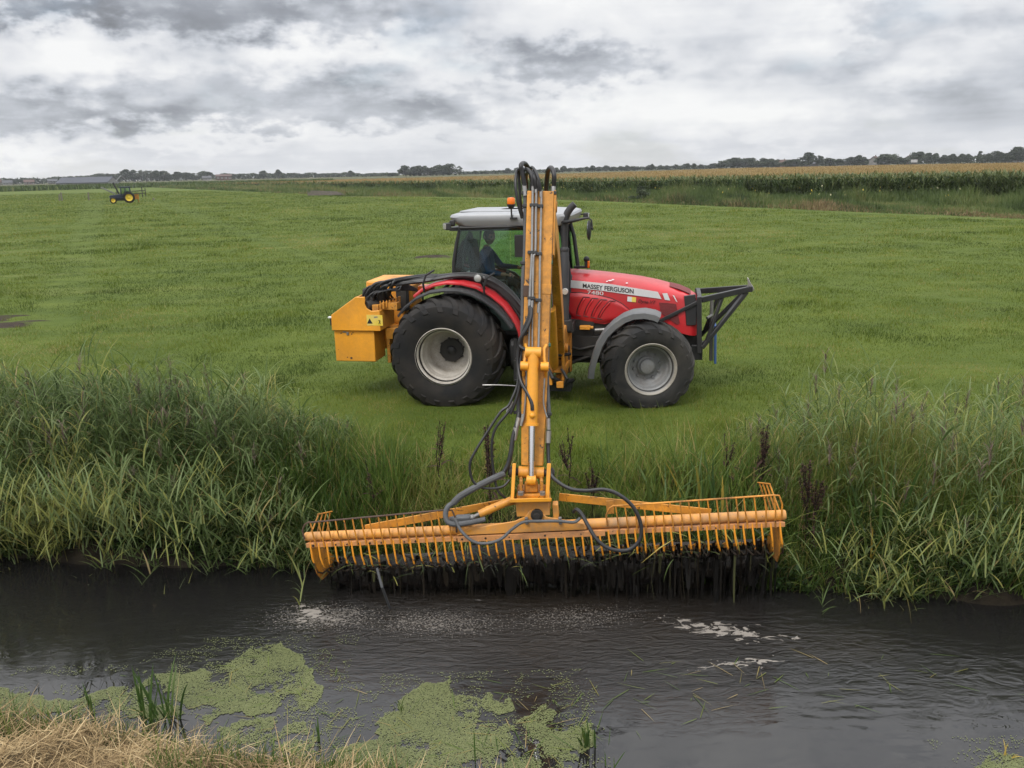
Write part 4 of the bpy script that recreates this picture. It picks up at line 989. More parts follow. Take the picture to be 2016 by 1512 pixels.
b.prism([(-1.725, 1.01), (-1.72, 1.235), (-1.33, 1.50), (-1.30, 1.50), (-1.69, 1.22), (-1.69, 1.04), (-1.01, 1.04), (-1.01, 1.305), (-.985, 1.305), (-.985, 1.01)], -1.10, -.52)
b.prism([(-1.725, 1.01), (-1.72, 1.235), (-1.33, 1.50), (-1.19, 1.50), (-1.16, 1.33), (-.985, 1.31), (-.985, 1.01)], -.52, -.49)
b.box((-1.10, -.72, 1.20), (.20, .30, .20)); hs = b.build('housing', 'orange_clean', HU, bevel=.008)
xq, zq = tloc(721.5, 619.5, -1.13); xw, zw = tloc(754, 641, -1.13)
b = MB(); b.prism([(xq, zw), (xw, zw - .002), (xw, zq - .004), (xq, zq)], -1.134, -1.131); dc = b.build('warning_decal', 'label_yellow', hs, smooth=False)
b = MB(); cx_, cz_ = tloc(728, 632, -1.134)
b.add([(cx_ - .042, -1.1365, cz_ - .036), (cx_ + .042, -1.1365, cz_ - .036), (cx_, -1.1365, cz_ + .040)], [(0, 1, 2)])
cx_, cz_ = tloc(747, 634, -1.134)
b.tube([(cx_ - .012, -1.136, cz_ + .03), (cx_, -1.136, cz_ + .01), (cx_ + .014, -1.136, cz_ - .03)], .004, 4); b.tube([(cx_ + .014, -1.136, cz_ + .012), (cx_ - .014, -1.136, cz_ - .03)], .004, 4); b.tube([(cx_ + .0, -1.136, cz_ + .012), (cx_ + .012, -1.136, cz_ + .03)], .004, 4)
b.build('warning_symbol', 'ink_black', dc)
b = MB(); cx_, cz_ = tloc(740, 626, -1.134); b.prism([(cx_ - .03, cz_), (cx_ + .03, cz_ + .006), (cx_ + .02, cz_ + .022), (cx_ - .02, cz_ + .02)], -1.1355, -1.1345); b.build('warning_symbol', 'steel_rod', dc, smooth=False)
b = MB(); b.box((-1.745, -1.05, 1.13), (.05, .05, .11)); b.build('tail_lamp', 'black_plastic', HU, bevel=.01); b = MB(); b.box((-1.755, -1.06, 1.19), (.07, .06, .02)); b.build('reflector', 'white_paint', HU, bevel=.004)
# pump, valve bank and fittings sunk in the housing
b = MB(); b.cyl((-1.20, -1.08, 1.36), (-1.05, -.85, 1.36), .075, 18); b.cyl((-1.17, -1.02, 1.44), (-1.17, -.7, 1.44), .06, 16); b.box((-1.05, -.80, 1.42), (.16, .24, .22)); b.box((-.82, -.55, 1.42), (.16, .14, .40)); b.box((-1.22, -.85, 1.52), (.14, .2, .12))
for i in range(6): b.cyl((-1.25 + .05 * i, -.95 + .03 * i, 1.36), (-1.25 + .05 * i, -.95 + .03 * i, 1.60), .018, 8)
b.build('pump', 'black_muddy', HU, bevel=.01)
b = MB()
for i in range(7):
    x = -1.0 + .035 * i; b.box((x, -1.03 + .04 * i, 1.345 + .012 * i), (.024, .05, .09 + .01 * (i % 2))); b.cyl((x, -1.03 + .04 * i, 1.38), (x, -1.03 + .04 * i, 1.43), .008, 6)
b.box((-1.06, -1.05, 1.33), (.09, .08, .10)); b.box((-.90, -.86, 1.34), (.24, .18, .10)); b.build('valve_bank', 'orange_paint', HU, bevel=.004)
b = MB(); b.box((-1.20, .15, 1.28), (.60, .8, .66)); b.box((-.80, -.15, 1.40), (.16, .5, .36)); b.box((-1.2, 0, .78), (.5, .9, .36)); b.build('oil_tank', 'orange_paint', HU, bevel=.03)
b = MB(); b.box((-.90, -.78, .92), (.22, .16, .16)); b.box((-.98, -.75, .74), (.05, .20, .52)); b.box((-.78, -.6, .78), (.4, .06, .14)); b.cyl((-.88, -.86, .80), (-.88, -.86, .50), .022, 8); b.build('mounting_bracket', 'orange_paint', HU, bevel=.008)
b = MB(); b.cyl((-1.02, -.4, 1.60), (-1.02, -.4, 1.66), .05, 14); b.build('filler_cap', 'steel_pipe', HU)

# ---------------------------------------------------------------- excavator arm that carries the basket: mount, boom, stick, rams, hoses
AX = .105                                             # slew of the boom ahead of square, radians
tip_w = vec(ony(1064, 380, 7.66)); bot_w = vec(ony(1047, 930, 7.08))
AR = empty('excavator_arm', (0, 0, 0)); tag(AR, 'yellow hydraulic excavator arm with steel pipes, reaching from the tractor to the ditch', 'excavator arm')
root_w = tw(1.50, -1.02, .80)
hx = tip_w - root_w; hx[2] = 0; hx /= np.linalg.norm(hx)              # boom's horizontal direction, towards us
sxv = np.array([-hx[1], hx[0], 0.0])                                   # stick's width direction
if sxv[0] < 0: sxv = -sxv
dv_ = (bot_w - tip_w); SL = np.linalg.norm(dv_); dv_ /= SL             # down the stick
nv = np.cross(dv_, sxv); nv /= np.linalg.norm(nv)                      # face normal
if nv[1] > 0: nv = -nv
sxv = np.cross(nv, dv_); sxv = sxv if sxv[0] > 0 else -sxv
def sp(u, t_, o): return tip_w + sxv * u + dv_ * t_ + nv * o           # stick frame: across, down, out of the face
def spx(px, py, o):
    """pixel -> point at o in front of the stick's face plane"""
    p0 = tip_w + nv * o; r = ray(px, py); return cC + r * (((p0 - cC) @ nv) / (r @ nv))
# mount on the tractor
b = MB()
for x in (1.36, 1.64): b.prism([(-1.16, .36), (-1.16, .62), (-1.22, .80), (-1.16, 1.0), (-.95, 1.1), (-.60, 1.0), (-.60, .36)], x - .02, x + .02, plane='yz')
V = [tuple(tw(*p) - 0) for p in b.v]; b.v = V
mb2 = MB()
for (c, sz) in (((1.50, -.85, .50), (.36, .5, .10)), ((1.50, -.62, .72), (.40, .08, .72)), ((1.44, -1.10, .45), (.10, .10, .34)), ((1.60, -1.12, .30), (.10, .12, .10)), ((1.62, -1.20, .96), (.05, .05, .22))):
    mb2.box(c, sz)
mb2.cyl((1.30, -1.06, .80), (1.70, -1.06, .80), .06, 14); mb2.cyl((1.40, -1.02, .12), (1.40, -1.02, .50), .035, 10); mb2.cyl((1.56, -.95, .16), (1.56, -.95, .40), .05, 12)
b.add([tuple(tw(*p)) for p in mb2.v], mb2.f); b.build('slew_mount', 'orange_muddy', AR, bevel=.008)
b = MB(); mb2 = MB(); mb2.box((1.58, -.86, .22), (.3, .3, .12)); mb2.tube([(1.4, -1.1, .56), (1.5, -1.2, .40), (1.66, -1.1, .30), (1.75, -.9, .3)], .03, 8); mb2.tube([(1.30, -1.08, .62), (1.45, -1.18, .74), (1.62, -1.18, .72), (1.72, -1.0, .7)], .024, 8); mb2.tube([(1.62, -1.14, .52), (1.70, -1.2, .40), (1.64, -1.12, .22)], .022, 8)
b.add([tuple(tw(*p)) for p in mb2.v], mb2.f); b.build('mount_hose', 'hose', AR)
# boom: tapered box from the mount up to the stick's head, with a gentle gooseneck
b = MB(); tp = sp(0, .10, -.20); mid = root_w * .42 + tp * .58 + np.array([0, 0, .42])
rings = []
for p, w_, h_ in ((root_w, .30, .34), (root_w * .55 + mid * .45 + np.array([0, 0, .10]), .27, .38), (mid, .24, .34), (tp * .6 + mid * .4 + np.array([0, 0, .06]), .22, .28), (tp, .20, .22)):
    u_ = np.array([0, 0, 1.0]); d_ = tp - root_w; d_ /= np.linalg.norm(d_); s_ = np.cross(d_, u_); s_ /= np.linalg.norm(s_); n_ = np.cross(s_, d_)
    rings.append([p - s_ * w_ / 2 - n_ * h_ / 2, p + s_ * w_ / 2 - n_ * h_ / 2, p + s_ * w_ / 2 + n_ * h_ / 2, p - s_ * w_ / 2 + n_ * h_ / 2])
b.loft(rings); bo = b.build('boom', 'orange_paint', AR, bevel=.012)
b = MB(); a_, c_ = root_w + np.array([0, 0, -.30]), mid + np.array([0, 0, -.16]); k_ = a_ + (c_ - a_) * .60
b.cyl(a_, k_, .065, 18); b.build('boom_ram', 'orange_clean', AR); b = MB(); b.cyl(k_, c_, .035, 14); b.build('ram_rod', 'chrome', AR)
# stick: box beam, front plates with a pale edge and scorched paint, widening ears at the joints
W0, W1, D0 = .120, .108, .20
b = MB(); b.loft([[sp(-w_, t_, 0), sp(w_, t_, 0), sp(w_, t_, -d_), sp(-w_, t_, -d_)] for t_, w_, d_ in ((-.02, W0, D0), (.5, W0, D0), (1.4, W0 - .004, D0 + .02), (2.0, W1 + .004, D0), (SL - .06, W1 - .01, .15))])
stick = b.build('stick', 'orange_paint', AR, bevel=.007)
b = MB()
for t_ in (.86,): b.loft([[sp(-W0 - .004, t_ - .045, .004), sp(W0 + .004, t_ - .045, .004), sp(W0 + .004, t_ - .045, -.03), sp(-W0 - .004, t_ - .045, -.03)], [sp(-W0 - .004, t_ + .045, .004), sp(W0 + .004, t_ + .045, .004), sp(W0 + .004, t_ + .045, -.03), sp(-W0 - .004, t_ + .045, -.03)]])
b.cyl(sp(-W0 - .03, .10, -.12), sp(W0 + .03, .10, -.12), .05, 16); b.loft([[sp(W0, -.03, -.01), sp(W0 + .02, -.03, -.01), sp(W0 + .02, -.03, -.28), sp(W0, -.03, -.28)], [sp(W0, .55, -.03), sp(W0 + .02, .55, -.03), sp(W0 + .02, .55, -.24), sp(W0, .55, -.24)]])
b.build('joint_plate', 'orange_paint', stick, bevel=.004)
b = MB(); t9 = .88
b.loft([[sp(-W0 - .006, t9 - .05, .008), sp(-W0 + .055, t9 - .05, .008), sp(-W0 + .055, t9 - .05, -.01), sp(-W0 - .006, t9 - .05, -.01)], [sp(-W0 - .006, t9 + .05, .008), sp(-W0 + .055, t9 + .05, .008), sp(-W0 + .055, t9 + .05, -.01), sp(-W0 - .006, t9 + .05, -.01)]]); b.build('burnt_patch', 'rusty_iron', stick, bevel=.003)
# steel pipes on the face and along both edges, clamped in pairs
def pipe(name, pix, o, r, mat='steel_pipe', n=10):
    oo = o if hasattr(o, '__len__') else [o] * len(pix)
    P = [vec(spx(a, c, k)) for (a, c), k in zip(pix, oo)]
    Q = []
    for i in range(len(P) - 1):                      # Catmull-Rom through the points
        p0, p1, p2, p3 = P[max(i - 1, 0)], P[i], P[i + 1], P[min(i + 2, len(P) - 1)]
        for q in range(6):
            u = q / 6; Q.append(.5 * ((2 * p1) + (-p0 + p2) * u + (2 * p0 - 5 * p1 + 4 * p2 - p3) * u * u + (-p0 + 3 * p1 - 3 * p2 + p3) * u ** 3))
    Q.append(P[-1]); b = MB(); b.tube(Q, r, n); return b.build(name, mat, AR)
pipe('steel_pipe', [(1049, 372), (1048, 430), (1047, 500), (1045, 540), (1043, 585)], .030, .012)
pipe('steel_pipe', [(1056, 374), (1055, 430), (1054, 495), (1050, 510), (1048.5, 588)], .030, .012)
pipe('steel_pipe', [(1066, 384), (1065, 430), (1063, 520), (1062, 600), (1060, 690)], .030, .011)
pipe('steel_pipe', [(1043, 590), (1042, 640), (1041, 700)], .020, .008)
pipe('steel_pipe', [(1049, 590), (1048, 640), (1048, 690)], .020, .008)
pipe('edge_pipe', [(1034, 382), (1034, 440), (1033, 500), (1030, 540), (1029, 600), (1028, 660), (1025, 720), (1022, 770), (1020, 812)], -.03, .018, 'hose_grey')
pipe('edge_pipe', [(1090, 378), (1088, 420), (1086, 470), (1083, 520), (1080, 600), (1078, 660), (1077, 720), (1078, 770), (1081, 815)], -.04, .020, 'hose_grey')
pipe('edge_pipe', [(1072, 745), (1070, 790), (1073, 808), (1077, 822)], .02, .008)
pipe('edge_pipe', [(1036, 700), (1036, 760), (1032, 815), (1027, 835)], .02, .009)
def clamp(px, py, o, w_, h_=.03, d_=.035, name='pipe_clamp', mat='black_metal', bv=.004):
    b = MB()
    c = vec(spx(px, py, o)); P = [c + sxv * x * w_ / 2 + dv_ * y * h_ / 2 + nv * z * d_ / 2 for x in (-1, 1) for y in (-1, 1) for z in (-1, 1)]
    b.add(P, [(0, 1, 3, 2), (4, 6, 7, 5), (0, 4, 5, 1), (2, 3, 7, 6), (0, 2, 6, 4), (1, 5, 7, 3)]); b.build(name, mat, AR, bevel=bv)
for (x, y, w_) in ((1051, 404, .075), (1064, 406, .05), (1048, 497, .085), (1061.5, 500, .05), (1046, 587, .07), (1060, 591, .055), (1034, 405, .05), (1033, 380, .055), (1090, 380, .05), (1071, 765, .06), (1070, 793, .07), (1034, 766, .05), (1031, 793, .05), (1030, 518, .05), (1078, 815, .075), (1019, 812, .075)): clamp(x, y, .025 if 1036 < x < 1070 else -.02, w_)
for (x, y) in ((1082, 517), (1078, 679)): clamp(x, y, -.03, .055, .035, .055, 'rubber_ring', 'green_ring', .006)
b = MB()
for a_, c_, o in (((1032, 362), (1034, 386), -.02), ((1090, 362), (1089, 384), -.03), ((1049, 360), (1049, 376), .03), ((1056, 366), (1055, 380), .03), ((1065, 374), (1065, 388), .03), ((1043, 590), (1042, 606), .03), ((1048, 592), (1047, 608), .03), ((1061, 598), (1060, 616), .03)):
    b = MB(); b.tube([spx(*a_, o), spx(*c_, o)], .021 if o < 0 else .015, 10); b.build('hose_fitting', 'steel_pipe', AR)
# looping hoses over the head of the arm
pipe('hose', [(1033, 366), (1028, 338), (1026, 325), (1033, 322), (1041, 333), (1048, 352), (1046, 385)], [-.02, 0, 0, -.1, -.22, -.32, -.40], .022, 'hose')
pipe('hose', [(1049, 366), (1047, 345), (1038, 334), (1030, 336), (1030, 352), (1036, 380)], [.03, .04, -.02, -.12, -.25, -.40], .019, 'hose')
pipe('hose', [(1055, 372), (1052, 350), (1043, 340), (1036, 345), (1037, 370)], [.03, .05, -.03, -.15, -.3], .016, 'hose')
pipe('hose', [(1065, 378), (1060, 352), (1052, 334), (1046, 330), (1044, 344), (1050, 372)], [.03, .05, 0, -.08, -.2, -.32], .014, 'hose')
pipe('hose', [(1061, 376), (1058, 356), (1049, 338), (1047, 350), (1054, 372)], [.03, .04, -.04, -.2, -.32], .014, 'hose')
pipe('hose', [(1028, 430), (1020, 400), (1015, 365), (1017, 338), (1021, 336), (1022, 356), (1025, 400), (1029, 430)], [-.02, .02, .03, -.02, -.08, -.12, -.16, -.2], .013, 'hose')
pipe('hose', [(1017, 345), (1015, 368), (1019, 398), (1027, 428)], [.0, .03, .02, -.02], .012, 'hose')
pipe('hose', [(1090, 366), (1091, 345), (1086, 331), (1080, 334), (1077, 350), (1075, 378)], [-.03, 0, -.05, -.16, -.28, -.36], .022, 'hose')
# hose bundle down to the ram and the head
pipe('hose', [(1046, 605), (1045, 625), (1036, 648), (1024, 668), (1023, 680), (1032, 687), (1045, 690), (1051, 693)], [.03, .05, .06, .05, .04, .06, .08, .09], .017, 'hose')
pipe('hose', [(1043, 602), (1042, 622), (1031, 650), (1021, 690), (1020, 720), (1026, 752), (1040, 776), (1047, 795), (1048, 808)], [.03, .04, .03, .0, .0, .05, .11, .13, .13], .017, 'hose')
pipe('hose', [(1028, 690), (1020, 735), (1022, 760), (1015, 790), (1005, 815)], [-.02, 0, .02, .03, .03], .014, 'hose')
pipe('hose', [(1026, 700), (1019, 755), (1008, 785), (1000, 800), (985, 812), (960, 850), (935, 890), (925, 915), (930, 945), (945, 958), (965, 962), (990, 958), (1003, 945)], [0, .02, .04, .05, .06, .08, .1, .1, .08, .06, .04, .02, 0], .012, 'hose')
pipe('hose', [(1010, 800), (998, 815), (975, 845), (968, 880), (972, 930), (980, 965), (995, 980)], [.02, .03, .04, .04, .02, .02, 0], .012, 'hose')
pipe('hose', [(1022, 812), (1019, 830), (1010, 862), (1006, 890), (1000, 915), (990, 933)], [-.02, 0, .02, .03, .03, .03], .022, 'hose')
pipe('ditch_hose', [(994, 932), (965, 945), (930, 963), (905, 978), (893, 990)], [.03, .05, .06, .06, .06], .030, 'hose_grey')
pipe('ditch_hose', [(893, 990), (882, 998), (877, 1012), (882, 1028), (900, 1032), (930, 1028), (955, 1022)], [.06, .07, .08, .09, .08, .06, .03], .024, 'hose_grey')
pipe('hose', [(1080, 818), (1080, 850), (1079, 880), (1083, 930), (1100, 950), (1125, 963), (1155, 966), (1190, 964), (1220, 975), (1248, 1000), (1262, 1035), (1258, 1065), (1235, 1083), (1200, 1080), (1175, 1062), (1158, 1035), (1145, 1012), (1135, 1003), (1129, 1008)], [-.03, -.02, -.01, .04, .10, .14, .16, .18, .20, .20, .2, .2, .2, .2, .18, .14, .1, .08, .05], .017, 'hose')
pipe('ditch_hose', [(895, 1020), (908, 1045), (930, 1065), (955, 1070), (985, 1062), (1008, 1042), (1030, 1028), (1060, 1026), (1100, 1026), (1130, 1028), (1142, 1020)], [.09, .12, .14, .15, .15, .14, .13, .13, .13, .12, .1], .014, 'hose_grey')
b = MB()
for a_, c_, r_ in (((1022, 822), (1017, 842), .022), ((1016, 842), (1012, 866), .026), ((1079, 824), (1080, 846), .020), ((1080, 848), (1079, 872), .026), ((1008, 790), (1000, 812), .020), ((1030, 815), (1026, 838), .016)):
    b = MB(); b.tube([spx(*a_, .01), spx(*c_, .01)], [r_, r_ * .92], 10); b.build('hose_coupling', 'steel_rod', AR)
pipe('loose_wire', [(950, 758), (985, 758), (1020, 760)], [.0, .0, -.02], .005, 'steel_pipe', 5)
# stick ram: barrel, rod, end eyes, hooked brackets
c0, c1, c2 = vec(spx(1050, 694, .085)), vec(spx(1047, 838, .085)), vec(spx(1046, 945, .06))
b = MB(); b.cyl(c0, c1, .050, 22); b.cyl(c1 - (c1 - c0) * .03, c1, .060, 22); b.cyl(c0 - sxv * .07, c0 + sxv * .07, .05, 16); b.sphere(vec(spx(1048, 818, .14)), .028, 10)
b.build('ram_barrel', 'orange_clean', AR)
b = MB(); b.cyl(c1, c2 + (c2 - c1) * .0, .030, 18); b.build('ram_rod', 'chrome', AR)
b = MB(); b.cyl(c2 - sxv * .04, c2 + sxv * .04, .045, 16); b.sphere(c2, .05, 14); b.build('ram_eye', 'orange_clean', AR)
for s in (-1, 1):
    b = MB(); P0 = sp(s * .105, 1.53, .005); b.tube([sp(s * .095, 1.36, .01), sp(s * .078, 1.40, .06), sp(s * .082, 1.47, .09), sp(s * .10, 1.56, .09), sp(s * .10, 1.64, .02)], .014, 8); b.cyl(sp(s * .055, 1.555, .085), sp(s * .125, 1.555, .085), .042, 14); b.build('ram_bracket', 'orange_clean', AR)
# head: two cheek plates, base plate, pin, greased clevis
def hp(px, py, Y): return vec(ony(px, py, Y))
b = MB()
for x0, x1 in ((1009, 1016), (1077, 1085)):
    q = [hp(x0, 912, 7.02), hp(x0 - 4, 985, 6.92), hp(x0 - 4, 985, 7.25), hp(x0, 915, 7.28)]; th = vec(hp(x1, 912, 7.02)) - vec(hp(x0, 912, 7.02))
    b.loft([q, [p + th for p in q]])
b.loft([[hp(1003, 982, 6.86), hp(1086, 980, 6.86), hp(1086, 980, 7.28), hp(1003, 982, 7.28)], [hp(1003, 990, 6.86), hp(1086, 988, 6.86), hp(1086, 988, 7.28), hp(1003, 990, 7.28)]])
hd = b.build('head_bracket', 'orange_clean', AR, bevel=.006)
b = MB(); pz = hp(1046, 930, 7.10); b.cyl(pz - sxv * .21, pz + sxv * .21, .034, 14); b.cyl(pz - sxv * .20, pz - sxv * .165, .05, 14); b.cyl(pz + sxv * .165, pz + sxv * .20, .05, 14); b.build('pivot_pin', 'black_muddy', AR)
b = MB(); b.cyl(pz - sxv * .115, pz + sxv * .115, .055, 18); b.build('pivot_sleeve', 'orange_paint', AR)
b = MB(); b.box(tuple(hp(1046, 968, 7.10)), (.26, .26, .05), Matrix.Rotation(-.07, 3, 'Z')); b.box(tuple(hp(1046, 958, 7.02)), (.12, .05, .10)); b.box(tuple(hp(1026, 955, 7.0)), (.03, .10, .13)); b.box(tuple(hp(1066, 955, 7.0)), (.03, .10, .13)); b.build('clevis', 'orange_muddy', AR, bevel=.01)
b = MB()
for x in (1025, 1068): b = MB(); b.cyl(hp(x, 974, 6.90), hp(x, 968, 6.90), .028, 6); b.build('bolt', 'steel_rod', AR)

# ---------------------------------------------------------------- the mowing basket
BL, BR_ = vec(ony(601, 1056.5, 7.2)), vec(ony(1546.5, 1013.5, 6.80)); BC = (BL + BR_) / 2; BLEN = np.linalg.norm(BR_ - BL)
bu = (BR_ - BL) / BLEN; bw = np.array([0, 0, 1.0]); bv = np.cross(bw, bu); bv /= np.linalg.norm(bv); bw = np.cross(bu, bv)
MBK = empty('mowing_basket', tuple(BC)); MBK.matrix_world = Matrix(((bu[0], bv[0], bw[0], BC[0]), (bu[1], bv[1], bw[1], BC[1]), (bu[2], bv[2], bw[2], BC[2]), (0, 0, 0, 1)))
tag(MBK, 'wide orange ditch mowing basket with steel tines, muddy and dripping, hung over the water', 'mowing basket')
BI = MBK.matrix_world.inverted()
def bl(px, py, v_):
    """pixel -> basket frame point on the plane at depth v_ behind the tube"""
    r = ray(px, py); p0 = BC + bv * v_; p = cC + r * (((p0 - cC) @ bv) / (r @ bv)); return np.array(BI @ Vector(p))
HL = BLEN / 2
b = MB(); b.tube([(-HL, 0, 0), (-HL + .01, 0, 0), (-.95, 0, 0), (.85, 0, 0), (HL - .01, 0, 0), (HL, 0, 0)], [.036, .042, .044, .046, .046, .040], 24); tubeo = b.build('main_tube', 'orange_pale', MBK)
b = MB(); b.box((-1.46, -.052, -.066), (1.42, .012, .045)); b.box((-.07, -.060, -.068), (1.34, .016, .055)); b.box((1.40, -.052, -.066), (1.54, .012, .045)); b.box((0, -.03, -.055), (2 * HL - .05, .05, .016)); b.build('tine_bar', 'pink_steel', MBK, bevel=.003)
b = MB()
for i in range(40):
    u_ = -2.1 + i * .108
    if RNG.random() < .6: b.cyl((u_, -.0605, -.066), (u_, -.070, -.066), .011 if RNG.random() < .5 else .007, 6)
b.build('bar_bolt', 'black_metal', MBK)
# tines: each a bent rod, a little irregular, muddy towards the tip
def tine_mat():
    t = NT('tine_paint'); v = t.coord(); sp_ = t.n('ShaderNodeSeparateXYZ'); t.l(v, sp_.inputs[0])
    n1 = t.noise(v, 26, 4, .65); n2 = t.noise(v, 5, 2)
    f = t.math('ADD', t.math('MULTIPLY', t.math('SUBTRACT', -.235, sp_.outputs[2]), 5.0), t.math('ADD', t.math('MULTIPLY', n1, 1.5), t.math('SUBTRACT', n2, 1.12)))
    c = t.mix(t.ramp(f, [(.12, 0), (.34, 1)]), (.66, .26, .02), t.mix(n1, (.012, .009, .007), (.05, .032, .02)))
    t.bsdf(c, .5, 0, None, .4); M['tine_paint'] = t.m
tine_mat()
NTINE = 55
for i in range(NTINE):
    u_ = -HL + .06 + (2 * HL - .12) * i / (NTINE - 1); j = RNG.normal(0, .010); k = RNG.normal(0, .012)
    b = MB(); b.tube([(u_, -.050, -.045), (u_, -.062, -.09), (u_ + .006, -.078, -.18), (u_ + .014 + j * .5, -.075, -.27), (u_ + .022 + j, -.030 + k, -.345), (u_ + .022 + j, .08 + k, -.41), (u_ + .016 + j, .28, -.465), (u_ + .01, .50, -.49)], [.0085] * 6 + [.0075, .007], 7)
    b.build('tine', 'tine_paint', MBK)
# upper guard grids, two sections
def grid(u0, u1, wl, wr_, name):
    b = MB(); n_ = int(round((u1 - u0) / .081))
    top = []
    for i in range(n_ + 1):
        u_ = u0 + (u1 - u0) * i / n_; w_ = wl + (wr_ - wl) * i / n_
        v_ = -.055 - .0 * i
        rb = MB(); lean = RNG.normal(0, .004)
        rb.tube([(u_ + .006, -.062, -.085), (u_ + .004, -.064, -.03), (u_ + lean, -.075, .07), (u_ - .01 + lean, -.060, w_)], .0072, 6); rb.build('guard_bar', 'orange_muddy', MBK)
        top.append((u_ - .01, -.060, w_))
    tp_ = [(top[0][0] - .085, -.058, .0), (top[0][0] - .09, -.060, top[0][2] * .55), (top[0][0] - .06, -.060, top[0][2] - .02), (top[0][0] - .02, -.060, top[0][2] + .004)] + top + [(top[-1][0] + .05, -.060, top[-1][2] - .006), (top[-1][0] + .075, -.060, top[-1][2] * .6), (top[-1][0] + .07, -.060, .0)]
    b.tube(tp_, .0085, 6); b.build(name, 'rusty_iron' if u0 < 0 else 'orange_muddy', MBK)
grid(-2.08, -.80, .165, .225, 'guard_rail'); grid(.72, 2.08, .185, .215, 'guard_rail')
# end plates, knife bar, braces, gusset with pivot disc, slew ram
for s in (-1, 1):
    b = MB(); b.prism([(-.03, -.03), (.03, -.03), (.20, -.18), (.50, -.44), (.55, -.54), (.42, -.56), (.10, -.50), (.0, -.38), (-.04, -.2)], s * (HL - .055) - .006, s * (HL - .055) + .006, plane='yz'); b.build('end_plate', 'orange_muddy', MBK, bevel=.003)
    b = MB(); e = s * (HL - .05)
    for k in range(4): b.tube([(e + s * .02, .02 + .10 * k, -.02 - .10 * k), (e - s * (.05 + .02 * k), .16 + .05 * k, .19 + .04 * s - .015 * k)], .0075, 6)
    b.tube([(e - s * .05, .14, .20 + .04 * s), (e - s * .12, .34, .14 + .04 * s)], .007, 6); b.build('end_guard', 'orange_muddy', MBK)
b = MB(); b.box((0, .53, -.505), (2 * HL - .12, .07, .02), Matrix.Rotation(.5, 3, 'X')); b.box((0, .50, -.525), (2 * HL - .12, .03, .04))
for i in range(56): b.prism([(-HL + .07 + i * .0765, -.53), (-HL + .105 + i * .0765, -.51), (-HL + .07 + i * .0765, -.49)], .56, .60, plane='xz')
b.build('knife_bar', 'black_muddy', MBK, bevel=.003)
for u0, u1 in ((.64, .80), (.86, 1.30), (1.38, 1.66), (1.70, 1.92), (-.93, -.80), (-.62, -.48)):
    b = MB(); N_ = 9
    lo_ = [(u0 + (u1 - u0) * i / N_, -.535 + RNG.uniform(0, .012)) for i in range(N_ + 1)]; hi_ = [(u0 + (u1 - u0) * i / N_, -.455 - RNG.uniform(0, .035)) for i in range(N_ + 1)][::-1]
    b.prism(lo_ + hi_, .475, .483); b.build('knife_plate', 'orange_muddy', MBK)
b = MB()
for s, ue, us in ((-1, -1.62, -.10), (1, 1.55, .20)):
    b.beam((us, .18, .20), (ue, .05, .03), .012, .075)
b.box((.66, .12, .10), (.07, .012, .13)); b.build('brace', 'orange_paint', MBK, bevel=.003)
b = MB(); b.prism([(-.75, -.03), (-.62, .03), (-.20, .085), (-.10, .125), (-.06, .175), (-.02, .195), (.03, .175), (.09, .11), (.22, .08), (.42, .03), (.44, -.03)], -.062, -.046); b.box((-.03, .08, .19), (.30, .26, .14)); b.box((.17, .02, .14), (.05, .10, .14)); b.build('gusset', 'orange_pale', MBK, bevel=.006)
pc = bl(1057, 1014, -.07); b = MB(); b.cyl((pc[0], -.05, pc[2]), (pc[0], -.085, pc[2]), .055, 22); b.cyl((pc[0], -.08, pc[2]), (pc[0], -.11, pc[2]), .030, 14); b.build('pivot_disc', 'black_muddy', MBK, bevel=.004)
b = MB()
for x in (1037, 1103): q_ = bl(x, 1024, -.065); b = MB(); b.box((q_[0], -.075, q_[2]), (.028, .03, .065)); b.build('hose_clip', 'steel_pipe', MBK, bevel=.003)
q0, q1, q2 = bl(1008, 984, .02), bl(944, 1012, -.03), bl(930, 1019, -.03)
b = MB(); b.cyl(q0, q1, .036, 18); b.cyl(q0 + (q1 - q0) * .68, q0 + (q1 - q0) * .76, .040, 18); b.build('slew_ram', 'orange_paint', MBK); b = MB(); b.cyl(q1, q2, .018, 12); b.sphere(q2, .03, 10); b.build('slew_rod', 'steel_pipe', MBK)
b = MB(); q_ = bl(912, 1022, -.02); b.box(tuple(q_), (.14, .08, .07)); b.cyl(q_ + np.array([-.06, 0, 0]), q_ + np.array([-.16, -.01, -.01]), .035, 12); b.build('drive_motor', 'hose_grey', MBK, bevel=.012)

